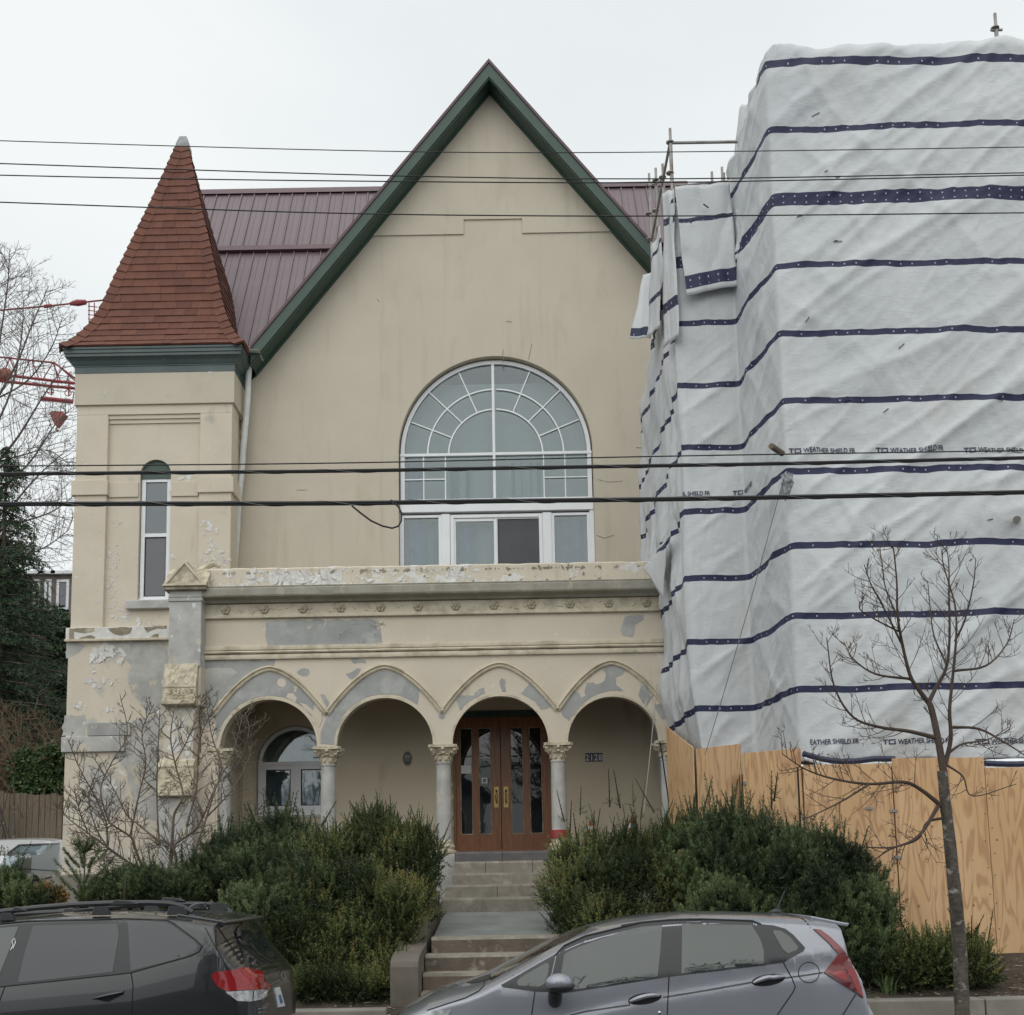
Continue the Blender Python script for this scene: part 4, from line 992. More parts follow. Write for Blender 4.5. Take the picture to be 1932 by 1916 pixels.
def porch_back():
    # painted lining of the recessed wall
    dr = [(-1.16, 2.2), (.76, 2.2), (.76, 4.96), (-1.16, 4.96)]; pw = [(-4.88, 3.0), (-3.38, 3.0)] + arc(-4.13, 4.02, .75, 0, 180, 24)
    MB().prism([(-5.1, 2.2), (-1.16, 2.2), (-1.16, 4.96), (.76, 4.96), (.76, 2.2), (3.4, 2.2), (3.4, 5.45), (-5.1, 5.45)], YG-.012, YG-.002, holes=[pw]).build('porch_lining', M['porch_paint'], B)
    # arched porch window
    Y = YG+.14; x0, x1 = -4.86, -3.40; cx = (x0+x1)/2; R = .73
    W = MB(); o_ = [(x0+.015, 3.04), (x1-.015, 3.04)] + arc(cx, 4.02, R-.015, 0, 180, 26); i_ = [(x0+.085, 3.14), (x1-.085, 3.14)] + arc(cx, 4.02, R-.085, 0, 180, 26)
    W.prism(o_, Y-.03, Y+.06, holes=[i_]); W = W.build('porch_window', M['white'], B)
    MB().box(x0+.06, Y-.04, 3.99, x1-.06, Y+.05, 4.06).build('transom', M['white'], W, bevel=.006)
    for a, b in ((x0+.085, cx-.02), (cx+.02, x1-.085)):
        f = MB(); frame_rect(f, a, 3.14, b, 3.99, .08, Y-.025, Y+.04); f.build('casement', M['white'], W, bevel=.006)
        f = MB(); frame_rect(f, a+.078, 3.218, b-.078, 3.912, .016, Y-.028, Y+.02); f.build('gasket', M['black'], W)
        MB().box(a+.08, Y+.0, 3.2, b-.08, Y+.012, 4.0).build('pane', M['glass'], W)
    MB().box(cx-.022, Y-.03, 3.1, cx+.022, Y+.05, 4.0).build('mullion', M['white'], W, bevel=.005)
    MB().prism(arc(cx, 4.04, R-.06, 0, 180, 24), Y+.005, Y+.017).build('pane', M['glass'], W)
    MB().box(x0-.04, YG-.04, 2.97, x1+.04, YG+.2, 3.035).build('sill', M['cement_pale'], W, bevel=.01)
    MB().box(x0, Y+.5, 2.9, x1, Y+.52, 4.9).build('room_backing', M['black'], W)
    for a, b, z0_, z1_ in ((x0+.25, cx-.15, 3.1, 4.02), (cx+.05, x1-.12, 3.1, 4.05), (cx-.15, x1-.1, 4.12, 4.62)):
        n = 20; vs = []
        for i in range(n+1):
            f = i/n; q = Y+.12+.03*math.sin(i*1.3); sl = .12*math.sin(i*.7)
            vs += [(a+(b-a)*f, q, z0_), (a+(b-a)*f*(.8+.1*math.sin(i)), q+.04, z1_-abs(sl))]
        mb = MB(); mb.add(vs, [(2*i, 2*i+2, 2*i+3, 2*i+1) for i in range(n)]); mb.build('curtain_and_reflection', M['curtain_and_reflection'], W, smooth=True)
    # double doors
    Y = YG+.02
    u = lambda a: X(768.3+a*.27435, 1500, Y); z = lambda a: Z(945, 1132.2+a*.27435, Y)
    D = MB(); frame_rect(D, u(318), z(1738), u(988), z(806), .05, Y-.03, Y+.08)
    D = D.build('entrance_doors', M['door'], B, bevel=.006)
    MB().box(u(300), Y-.05, z(806), u(992), Y+.1, z(764)).build('door_header', M['green'], D)
    for a, b in ((300, 319), (987, 1000)): MB().box(u(a), YG-.03, 2.2, u(b), YG+.1, z(764)).build('door_jamb', M['stain'], D)
    for k, (a, b, p) in enumerate(((335, 644.5, ((368, 450), (495, 580))), (648, 972, ((715, 800), (845, 930))))):
        leaf = MB().prism([(u(a), z(1728)), (u(b), z(1728)), (u(b), z(822)), (u(a), z(822))], Y, Y+.05,
                          holes=[[(u(c), z(1610)), (u(d), z(1610)), (u(d), z(880)), (u(c), z(880))] for c, d in p]).build('door_leaf', M['door'], B, bevel=.004)
        leaf.parent = D
        for c, d in p:
            MB().box(u(c)-.01, Y+.025, z(1614), u(d)+.01, Y+.035, z(876)).build('pane', M['door_glass'], D)
            f = MB(); frame_rect(f, u(c), z(1610), u(d), z(880), .012, Y+.008, Y+.03); f.build('glazing_bead', M['stain'], D)
        pa, pb = ((597, 630) if k == 0 else (663, 697))
        h = MB().box(u(pa), Y-.012, z(1430), u(pb), Y+.002, z(1284)).build('handle_plate', M['brass'], D, bevel=.004)
        um = (u(pa)+u(pb))/2
        MB().box(um-.022, Y-.016, z(1395), um+.022, Y-.011, z(1335)).build('handle_recess', M['black'], D)
        MB().tube([(um, Y-.012, z(1400)), (um, Y-.05, z(1390)), (um, Y-.055, z(1365)), (um, Y-.05, z(1340)), (um, Y-.012, z(1330))], .010, 6).build('handle', M['brass'], D, smooth=True)
        MB().box(um-.018, Y-.0165, z(1326), um+.018, Y-.011, z(1306)).build('lock', M['black'], D)
        MB().box(u(a)+.03, Y-.004, z(1722), u(b)-.03, Y+.002, z(1640)).build('kick_panel', M['door'], D, bevel=.003)
    MB().box(u(372), Y+.012, z(1190), u(443), Y+.020, z(1135)).build('notice', M['paper'], D)
    MB().box(u(513), Y+.012, z(1260), u(553), Y+.020, z(1220)).build('notice', M['paper'], D)
    MB().box(u(523), Y+.009, z(1252), u(543), Y+.011, z(1228)).build('notice_print', mat('grey_print', (.2, .12, .13), rough=.8), D)
    MB().box(u(335), Y+.3, 2.2, u(972), Y+.32, 4.9).build('room_backing', M['black'], D)
    MB().box(u(335), Y-.06, 2.21, u(975), Y+.06, z(1730)).build('threshold', M['slate'], D)
    # oval plaque
    c = at(769, 1432, YG); YG_ = YG-.012; pl = thing('wall_plaque', 'small oval dark blue plaque on the porch wall left of the doors', 'plaque', (c.x, YG, c.z))
    MB().prism([(c.x+.105*math.cos(t*math.pi/16), c.z+.155*math.sin(t*math.pi/16)) for t in range(32)], YG-.026, YG-.010).build('rim', M['stain'], pl)
    MB().prism([(c.x+.088*math.cos(t*math.pi/16), c.z+.136*math.sin(t*math.pi/16)) for t in range(32)], YG-.030, YG-.02).build('field', M['navy'], pl)
    pg = mat('plaque_lettering', (.42, .45, .38), rough=.5)
    wall_text('plaque_letters', 'IN', .10, c.x, c.z+.0, YG-.0315, pg, pl, .85, .002)
    MB().box(c.x-.05, YG-.0315, c.z-.032, c.x+.05, YG-.029, c.z-.024).build('rule', pg, pl)
    MB().prism([(c.x+.1*math.cos(t*math.pi/16), c.z+.148*math.sin(t*math.pi/16)) for t in range(32)], YG-.029, YG-.024, holes=[[(c.x+.086*math.cos(t*math.pi/16), c.z+.134*math.sin(t*math.pi/16)) for t in range(32)]]).build('gold_line', M['brass'], pl)
    # house number
    a, b = at(1104, 1438, YG), at(1136.5, 1421, YG)
    hn = thing('house_number', 'dark enamel house number 2128 on the shaded porch wall', 'house number', ((a.x+b.x)/2, YG, (a.z+b.z)/2))
    wd = (b.x-a.x)/4; wt = mat('white_enamel', (.62, .63, .66), rough=.4)
    for i, ch in enumerate('2128'):
        MB().box(a.x+wd*i+.002, YG-.024, a.z, a.x+wd*(i+1)-.002, YG-.008, b.z).build('number_tile', M['navy'], hn, bevel=.003)
        wall_text('numeral', ch, (b.z-a.z)*.98, a.x+wd*(i+.5), a.z+(b.z-a.z)*.14, YG-.0255, wt, hn, .82, .002)
    # cones on the porch
    for u_, v_, lab in ((1115, 1549, 'orange and white cone on the porch nearer the doors, below the house number'), (1192, 1543, 'orange and white cone on the porch nearer the last column, behind the yew')):
        Yc = 20.1; p = at(u_, v_, Yc); t = thing('traffic_cone', lab, 'cone', (p.x, Yc, 2.2), 'cones standing on the porch'); H = p.z-2.2
        org = mat('cone_orange', (.62, .075, .03), (.5, .06, .025), 5, rough=.5)
        MB().box(p.x-.17, Yc-.17, 2.2, p.x+.17, Yc+.17, 2.235).build('foot', M['rubber'], t, bevel=.01)
        for z0, z1, m, nm in ((0, .42, org, 'cone_body'), (.42, .58, M['white'], 'collar'), (.58, .68, org, 'cone_body'), (.68, .83, M['white'], 'collar'), (.83, 1, org, 'cone_body')):
            ra = .14-(.14-.03)*z0; rb = .14-(.14-.03)*z1
            MB().lathe(p.x, Yc, [(ra, 2.235+(H-.035)*z0), (rb, 2.235+(H-.035)*z1)], 18).build(nm, m, t, smooth=True, angle=60)
porch(); porch_back()
# ------------------------------------------------------------------ scaffold wrapped in reinforced sheeting
def wrap_material():
    m, t, b = new_mat('white_scaffold_sheeting')
    uv = nn_(t, 'ShaderNodeUVMap'); uv.uv_map = 'cloth'
    sep = nn_(t, 'ShaderNodeSeparateXYZ'); t.links.new(uv.outputs['UV'], sep.inputs[0])
    def mth(op, a, b_=None, c=None):
        n = nn_(t, 'ShaderNodeMath', operation=op)
        for i, q in enumerate((a, b_, c)):
            if q is None: continue
            if isinstance(q, (int, float)): n.inputs[i].default_value = q
            else: t.links.new(q, n.inputs[i])
        return n.outputs[0]
    u, v = sep.outputs[0], sep.outputs[1]
    d = mth('ABSOLUTE', mth('SUBTRACT', mth('FRACT', mth('ADD', v, .5)), .5))
    wob = nn_(t, 'ShaderNodeTexNoise'); wob.inputs['Scale'].default_value = 2.0; t.links.new(uv.outputs['UV'], wob.inputs['Vector'])
    thick = mth('LESS_THAN', mth('ABSOLUTE', mth('SUBTRACT', v, 8.0)), .3)
    half = mth('ADD', .046, mth('MULTIPLY', thick, .048))
    stripe = mth('LESS_THAN', d, half)
    # small pale spots along the stripe (two rows on the wide one)
    fu = mth('ABSOLUTE', mth('SUBTRACT', mth('FRACT', mth('MULTIPLY', u, 6.2)), .5))
    off = mth('ABSOLUTE', mth('SUBTRACT', d, mth('MULTIPLY', thick, .045)))
    dot = mth('MULTIPLY', mth('LESS_THAN', fu, .058), mth('LESS_THAN', off, .010))
    rnd = nn_(t, 'ShaderNodeTexWhiteNoise'); rnd.noise_dimensions = '1D'
    t.links.new(mth('FLOOR', mth('MULTIPLY', u, 6.2)), rnd.inputs['W'])
    dot = mth('MULTIPLY', dot, mth('GREATER_THAN', mth('ADD', rnd.outputs['Value'], thick), .35))
    co = nn_(t, 'ShaderNodeTexCoord').outputs['Object']
    base, _ = noise_mix(t, co, (.50, .525, .542), (.565, .585, .595), .7, .35, .65)
    base, _ = noise_mix(t, co, base, (.50, .50, .48), 1.1, .56, .8, stretch=(1, 1, .5))
    mx = nn_(t, 'ShaderNodeMixRGB'); t.links.new(stripe, mx.inputs['Fac']); t.links.new(base, mx.inputs['Color1']); mx.inputs['Color2'].default_value = (.018, .022, .065, 1)
    mx2 = nn_(t, 'ShaderNodeMixRGB'); t.links.new(dot, mx2.inputs['Fac']); t.links.new(mx.outputs['Color'], mx2.inputs['Color1']); mx2.inputs['Color2'].default_value = (.40, .41, .48, 1)
    t.links.new(mx2.outputs['Color'], b.inputs['Base Color'])
    b.inputs['Roughness'].default_value = .55; b.inputs['Specular IOR Level'].default_value = .35
    # creases: stretched noise in two directions
    hs_ = None
    for sc_, st, am in ((1.3, (1.0, 1.0, .30), 1.0), (3.4, (1, 1, .4), .42), (9, (.5, .5, 1.3), .16), (34, (.5, .5, 1.6), .05), (110, (1, 1, 1), .02)):
        mp = nn_(t, 'ShaderNodeMapping'); mp.inputs['Scale'].default_value = st; mp.inputs['Rotation'].default_value = (0, .85 if sc_ < 5 else .1, 0); t.links.new(co, mp.inputs['Vector'])
        n = nn_(t, 'ShaderNodeTexNoise'); n.inputs['Scale'].default_value = sc_; n.inputs['Detail'].default_value = 3; n.inputs['Distortion'].default_value = .6; t.links.new(mp.outputs['Vector'], n.inputs['Vector'])
        r = mth('MULTIPLY', mth('ABSOLUTE', mth('SUBTRACT', n.outputs['Fac'], .5)), am)
        hs_ = r if hs_ is None else mth('ADD', hs_, r)
    bp = nn_(t, 'ShaderNodeBump'); bp.inputs['Strength'].default_value = .5; bp.inputs['Distance'].default_value = .12
    t.links.new(hs_, bp.inputs['Height']); t.links.new(bp.outputs['Normal'], b.inputs['Normal'])
    return m
M['wrap'] = wrap_material()
M['print'] = mat('dark_blue_print', (.03, .035, .07), rough=.6)
LEV = [2.3] + [Z(1700, v, 14.8) for v in (1441, 1298, 1160, 1027, 885, 752, 625, 497, 372, 240, 118)] + [14.2, 16]
LEV_I = [-1, 0, 1, 2, 3, 4, 5, 6, 7, 8, 9, 10, 10.47, 10.49]
PATH = [(2.64, 20.95), (2.72, 17.2), (2.72, 16.42), (3.62, 16.40), (3.86, 14.82), (9.8, 14.80)]
PL = [0.0]
for a, b in zip(PATH, PATH[1:]): PL.append(PL[-1] + math.dist(a, b))
_px = [p[0] for p in PATH]; _py = [p[1] for p in PATH]
def path_raw(s): return np.interp(s, PL, _px), np.interp(s, PL, _py)
def path_pt(s, w_=.055):
    ks = np.linspace(-w_, w_, 7); x, y = path_raw(np.clip(s+ks, 0, PL[-1])); return x.mean(), y.mean()
def path_n(s):
    x0, y0 = path_pt(s-.05); x1, y1 = path_pt(s+.05); d = math.hypot(x1-x0, y1-y0) or 1
    return (y1-y0)/d, -(x1-x0)/d
def ridge(p): return 1 - abs(noise.noise(p))*2.2
def cloth_disp(s, z):
    q = .055*noise.noise(Vector((s*.40, z*.33, 1.3)))
    # sharp tension creases running up to the right, a few across them
    c, d = math.cos(.62), math.sin(.62); a = z*c - s*d; b = s*c + z*d
    k = max(0, ridge(Vector((a*.85, b*.16, 4.1)))-.45)/.55; q += .050*k*k
    k = max(0, ridge(Vector((a*1.9+5, b*.30, 7.7)))-.5)/.5; q += .026*k*k
    a2 = z*.55 + s*.83; b2 = s*.55 - z*.83
    k = max(0, ridge(Vector((a2*.8+3, b2*.25, 2.2)))-.6)/.4; q += .026*k*k
    k = max(0, ridge(Vector((a*4.2+1, b*.9, 12)))-.5)/.5; q += .011*k*k
    k = max(0, ridge(Vector((a2*3.1+1, b2*.7, 15)))-.62)/.38; q += .010*k*k
    q += .006*noise.noise(Vector((s*6, z*5, 3)))
    v = np.interp(z, LEV, LEV_I); f = abs((v+.5) % 1 - .5)
    q -= .012*math.exp(-(f/.10)**2)
    edge = min(abs(s-p) for p in PL[2:5]); q *= min(1, .25+edge/.6)
    if s < PL[2]: q = q*.6 + (.05*math.sin(z*3.5+s*3)*math.sin(s*2.1) + .07*max(0, ridge(Vector((s*2.2, z*.35, 9)))))*min(1, max(0, (z-3.6)/1.5))
    return q
def cloth_pt(s, z, eps=0.0):
    x, y = path_pt(s); nx, ny = path_n(s); d = cloth_disp(s, z)+eps
    if s < PL[2]+.3 and z < 4.6: x += .16*(4.6-z)/1.4*min(1, max(0, (PL[2]+.3-s)/.4))
    zz = z + .030*noise.noise(Vector((s*1.3, z*.3, 8))) + .012*noise.noise(Vector((s*5, z, 2)))
    return Vector((x+nx*d, y+ny*d, zz))
def top_z(s):
    t = np.interp(s, [0, .4, 1.6, 3.2, PL[2]-.05, PL[2]+.1, PL[3]-.25, PL[3]+.1, PL[4]-.02, PL[4]+.1, PL[5]], [9.6, 10.3, 11.3, 12.0, 12.35, 12.6, 12.6, 12.7, 13.6, 13.74, 13.92])
    return float(t) + .05*noise.noise(Vector((s*1.7, 0, 0)))
def bot_z(s):
    return float(np.interp(s, [0, PL[2], PL[3], PL[4], PL[5]], [3.0, 3.05, 3.2, 3.22, 3.25])) + .05*noise.noise(Vector((s*1.1, 5, 0)))
def grid_cloth(name, pts, uvs, parent, thick=False):
    nj, ni = len(pts), len(pts[0])
    V = [p for r in pts for p in r]
    Fq = [(j*ni+i, j*ni+i+1, (j+1)*ni+i+1, (j+1)*ni+i) for j in range(nj-1) for i in range(ni-1)]
    o = np_mesh(name, [tuple(p) for p in V], Fq, M['wrap'], parent, smooth=True)
    me = o.data; l = me.uv_layers.new(name='cloth'); flat = np.array([q for r in uvs for q in r], dtype=np.float32)
    idx = np.empty(len(me.loops), dtype=np.int32); me.loops.foreach_get('vertex_index', idx)
    l.data.foreach_set('uv', flat[idx].ravel())
    sd = o.modifiers.new('thickness', 'SOLIDIFY'); sd.thickness = .004; sd.offset = -1
    return o
SW = thing('scaffold_wrap', 'white sheeting with navy stripes wrapped round the scaffold on the right', 'scaffold sheeting', (3.8, 15, 3.2))
def build_wrap():
    ns, nz = 360, 240
    S = sorted(set([PL[-1]*i/ns for i in range(ns+1)] + [PL[k]+d for k in (2, 3, 4) for d in (-.14, -.07, 0, .07, .14)]))
    pts, uvs = [], []
    for j in range(nz+1):
        r, q = [], []
        for s in S:
            z0, z1 = bot_z(s), top_z(s); z = z0+(z1-z0)*j/nz
            p = cloth_pt(s, z)
            # gathered and rolled at the very top edge
            if j > nz-6 and s > PL[4]: nx, ny = path_n(s); e = (j-nz+6)/6; p = p - Vector((nx, ny, 0))*(.16*e*e)*min(1, max(0, (s-PL[4]-.15)/.6)) + Vector((0, 0, .04*noise.noise(Vector((s*2.5, 3, 1)))*e))
            # flare over the porch corner
            if s < 3.4 and z < 8.4:
                g = math.exp(-((z-7.35)/.5)**2)*math.exp(-((s-2.3)/1.0)**2); p.x -= .16*g; p.z -= .05*g
            r.append(p); q.append((s, float(np.interp(z, LEV, LEV_I))))
        pts.append(r); uvs.append(q)
    grid_cloth('sheeting', pts, uvs, SW)
    # upper return: the tall front lift wraps back along the side
    def side(y0, y1, xf, zb, zt, n, m, name):
        pts, uvs = [], []
        for j in range(m+1):
            r, q = [], []
            for i in range(n+1):
                y = y0+(y1-y0)*i/n; z = zb(y)+(zt(y)-zb(y))*j/m
                x = xf(y, z) + min(1, (y-14.9)/.8)*(.09*noise.noise(Vector((y*1.6, z*.7, 4))) + .07*ridge(Vector((y*2.4, z*.45, 8))))
                r.append(Vector((x, y, z))); q.append((y, float(np.interp(z, LEV, LEV_I))))
            pts.append(r); uvs.append(q)
        grid_cloth(name, pts, uvs, SW)
    side(18.9, 14.98, lambda y, z: 3.84+.01*(y-15), lambda y: 11.9+.1*math.sin(y*5), lambda y: 13.62+.08*(y-14.8)+.05*noise.noise(Vector((y*3, 0, 1))), 60, 46, 'side_sheeting')
    # loose flaps: corners TL, TR, BR, BL in the photo, with the stripe rows each one shows
    def flap(q, Y, rows, n=26, m=30, amp=.05, bulge=.0, name='loose_flap'):
        c = [at(u, v, yy) for (u, v), yy in zip(q, Y)]
        pts, uvs = [], []; sd = random.uniform(0, 50)
        for j in range(m+1):
            t = j/m; r, w_ = [], []
            for i in range(n+1):
                s = i/n; p = c[3].lerp(c[2], s).lerp(c[0].lerp(c[1], s), t)
                p = p + Vector((.5*amp*noise.noise(Vector((s*3, t*3, sd+3))), -abs(amp*1.4*noise.noise(Vector((s*2.5, t*2, sd)))) - bulge*math.sin(math.pi*s)*(1-t) - amp*.5*ridge(Vector((s*3+t, t*1.2, sd))), .03*noise.noise(Vector((s*2, t, sd+9)))))
                r.append(p); w_.append((s*(c[1]-c[0]).length, float(np.interp(t, [a for a, _ in rows], [b_ for _, b_ in rows]))))
            pts.append(r); uvs.append(w_)
        grid_cloth(name, pts, uvs, SW)
    flap([(1272, 353), (1377, 349), (1391, 540), (1295, 560)], [16.25]*4, [(0, 7.76), (.09, 8.0), (.60, 8.55), (.66, 9.0), (1, 9.4)])
    flap([(1213, 520), (1240, 515), (1227, 640), (1188, 640)], [18.6, 18.2, 18.0, 18.3], [(0, .80), (.05, 1.0), (1, 1.4)], 14, 20, .04)
    flap([(1228, 470), (1246, 430), (1244, 620), (1219, 640)], [18.0, 17.5, 17.3, 18.0], [(0, .6), (.3, .9), (.36, 1.0), (.8, 1.9), (1, 2.3)], 14, 26, .10)
    flap([(1250, 370), (1272, 358), (1276, 640), (1250, 660)], [16.9, 16.4, 16.3, 16.9], [(0, .7), (.25, 1.0), (.55, 1.5), (.8, 2.0), (1, 2.4)], 14, 30, .10)
    flap([(1392, 270), (1432, 190), (1432, 420), (1390, 440)], [17.6, 16.2, 15.9, 17.0], [(0, .55), (.12, .8), (.55, 1.0), (.62, 1.2), (1, 1.45)], 18, 28, .12)
    flap([(1386, 400), (1436, 390), (1428, 462), (1388, 495)], [16.2, 15.7, 15.8, 16.2], [(0, .75), (.14, 1.0), (.45, 1.4), (1, 1.49)], 16, 16, .06)
    flap([(1395, 205), (1420, 195), (1407, 330), (1380, 330)], [18.6, 17.4, 17.2, 18.2], [(0, .9), (.05, 1.0), (.3, 1.45), (1, 1.48)], 12, 22, .06)
    flap([(1258, 1010), (1240, 1040), (1238, 1150), (1213, 1075)][1::-1] + [(1250, 1130), (1214, 1074)], [18.0, 17.3, 17.6, 18.5], [(0, .55), (.5, .8), (.88, 1.0), (1, 1.2)], 14, 16, .04)
    # rolled bottom hem seen above the plywood
    for (ua, ub, v0) in ((1516, 1688, 1441), (1858, 1990, 1449)):
        mb = MB(); P = []
        for i in range(22):
            f = i/21; u = ua+(ub-ua)*f; sag = 7*math.sin(math.pi*min(1, f*1.3))*(1 if ua < 1600 else .3)
            p = at(u, v0-10*(1-f)**3*(ua < 1600)+sag, 14.66); P.append(p + Vector((0, .01*math.sin(i*2.1), 0)))
        mb.tube(P, .028, 8).build('hem_roll', mat('pale_hem', (.70, .72, .735), rough=.5), SW, smooth=True)
        MB().tube([p+Vector((0, .0, .062)) for p in P], .040, 8).build('hem_stripe', M['print'], SW, smooth=True)
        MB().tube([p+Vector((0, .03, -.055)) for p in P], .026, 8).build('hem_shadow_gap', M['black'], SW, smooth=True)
    # printed lettering, draped on the sheeting
    def letter(text, s0, z0, size, logo=True, cut=None):
        me = font_mesh('printed_lettering', text, size, M['print'], .80, .0016, 'LEFT', .97)
        bm = bmesh.new(); bm.from_mesh(me)
        if logo:
            h = size*.70; k = size*.1
            def q(x0, z0_, x1, z1_):
                vs = [bm.verts.new((x, y, 0)) for x, y in ((x0, z0_), (x1, z0_), (x1, z1_), (x0, z1_))]; bm.faces.new(vs)
            x = -size*2.05
            q(x, h-k*1.6, x+size*.72, h); q(x+size*.26, 0, x+size*.46, h-k*1.7)                 # T
            q(x+size*.80, h-k*1.6, x+size*1.75, h); q(x+size*.80, 0, x+size*.97, h-k*1.7); q(x+size*.97, 0, x+size*1.52, k*1.6); q(x+size*1.54, 0, x+size*1.74, h-k*2.5)   # joined C and i
        if cut:                                             # a word that starts in a fold
            for v in [v for v in bm.verts if v.co.x < cut]: bm.verts.remove(v)
        bmesh.ops.triangulate(bm, faces=bm.faces); bmesh.ops.subdivide_edges(bm, edges=[e for e in bm.edges if e.calc_length() > .12], cuts=1)
        for v in bm.verts: v.co = cloth_pt(s0+v.co.x, z0+v.co.y, .010) - WL[SW]
        bm.to_mesh(me); bm.free()
        o = link_mesh('printed_lettering', me, SW)
    def s_front(u): return PL[4] + (X(u, 1000, 14.8) - PATH[4][0])
    def s_left(u): return PL[2] + (X(u, 930, 16.4) - PATH[2][0])
    for u in (1524, 1690, 1857): letter('WEATHER SHIELD FR', s_front(u), Z(u, 854, 14.8), .098)
    for u in (1668, 1840): letter('WEATHER SHIELD FR', s_front(u), Z(u, 1405, 14.8), .098)
    letter('EATHER SHIELD FR', s_front(1507), Z(1510, 1406, 14.8), .098, False)
    letter('ER SHIELD FR', s_left(1284), Z(1300, 934, 16.4), .098, False)
    letter('WEATHER', s_left(1407), Z(1400, 933, 16.4), .098)
    letter('WEATHER SHIELD FR', 5.0-PL[0]-4.55+1.8, Z(1240, 1000, 18), .098, False)
    for u, v, l, a in ((1332, 389, .10, .7), (1410, 900, 0, 0), (1515, 1148, 0, 0), (1305, 418, .07, 2.2)):
        if l:
            p = at(u, v, 16.14); d = Vector((math.cos(a), 0, -math.sin(a)))*l
            MB().tube([p-d*.5, p+d*.5], .012, 4).build('sheet_tie', M['black'], SW)
    for i in range(16):                                     # short ties and slits in the sheeting
        s = random.uniform(PL[4]+.1, PL[5]-1.5); z = random.choice(LEV[3:11])+random.uniform(-.3, .4); p = cloth_pt(s, z, .012); l = random.uniform(.04, .13); a = random.uniform(-.5, .9)
        MB().tube([p, cloth_pt(s+l*math.cos(a), z+l*math.sin(a), .012)], .006, 4).build('sheet_tie', M['print'], SW)
    # timber and rope poking out at the corner, pipe stub at right
    MB().tube([at(1455, 842, 14.5), at(1476, 856, 14.75)], .042, 8).build('bracket', M['fence'], SW)
    MB().tube([at(1918, 980, 14.5), at(1921, 979, 14.9)], .045, 10).build('pipe_stub', M['steel'], SW)
    mb = MB()
    for k in range(7):
        p0 = at(1476+k*3, 893+random.uniform(-2, 4), 14.6); mb.tube([p0, p0+Vector((random.uniform(-.05, .02), -.03, -.12)), p0+Vector((random.uniform(-.12, .02), .02, -.28-random.uniform(0, .1)))], [.018, .022, .012], 5)
    mb.build('bunched_sheeting', mat('bunched_dark_sheeting', (.09, .10, .12), (.4, .41, .42), 14, rough=.6), SW, smooth=True)
build_wrap()

def build_scaffold():
    t = thing('scaffold', 'rusty grey scaffold tubes standing above the white sheeting', 'scaffold', (3.0, 18.5, 1.3))
    def ring(p, r=.065):
        MB().lathe(p.x, p.y, [(.03, p.z-.012), (r, p.z-.008), (r, p.z+.008), (.03, p.z+.012)], 14).build('rosette', M['steel'], t)
    def pole(u, v, Y, zb=6.0, r=.030, rings=()):
        p = at(u, v, Y); MB().tube([(p.x, Y, zb), (p.x, Y, p.z-.28), (p.x, Y, p.z-.279), (p.x, Y, p.z)], [r, r, r*.78, r*.78], 10).build('standard', M['steel'], t, smooth=True, angle=40)
        for vv in rings: ring(at(u, vv, Y))
        return p
    pole(1264, 243, 17.2, rings=(269, 327)); pole(1250, 310, 18.1, rings=(335,)); pole(1237, 318, 19.1, rings=(342, 398)); pole(1224.5, 328, 20.2, rings=(352, 404, 452))
    pole(1343, 325, 19.2, 9); pole(1362, 316, 18.9, 9); pole(1365.5, 327, 18.3, 9)
    a, b = at(1268, 270, 17.2), at(1395, 268, 17.2); MB().tube([a, b], .026, 10).build('ledger', M['steel'], t, smooth=True)
    MB().tube([at(1263, 276, 17.25), at(1229, 455, 19.4)], .024, 8).build('brace', M['steel'], t, smooth=True)
    MB().tube([at(1250, 340, 18.1), at(1224, 352, 20.2)], .022, 8).build('ledger', M['steel'], t, smooth=True)
    MB().tube([at(1270, 352, 17.3), at(1372, 343, 18.2)], .024, 8).build('ledger', M['steel'], t, smooth=True)
    p = pole(1877, 26, 15.7, 12, rings=(54,)); 
    p = at(1880, 57, 15.7); MB().tube([p+Vector((-.09, 0, -.0)), p+Vector((.09, 0, .0))], .02, 8).build('coupler', M['steel'], t)
    for y in (15.4, 17.2): MB().box(3.2, y-.02, 3.0, 9, y+.02, 3.05).build('ledger', M['steel'], t)
build_scaffold()

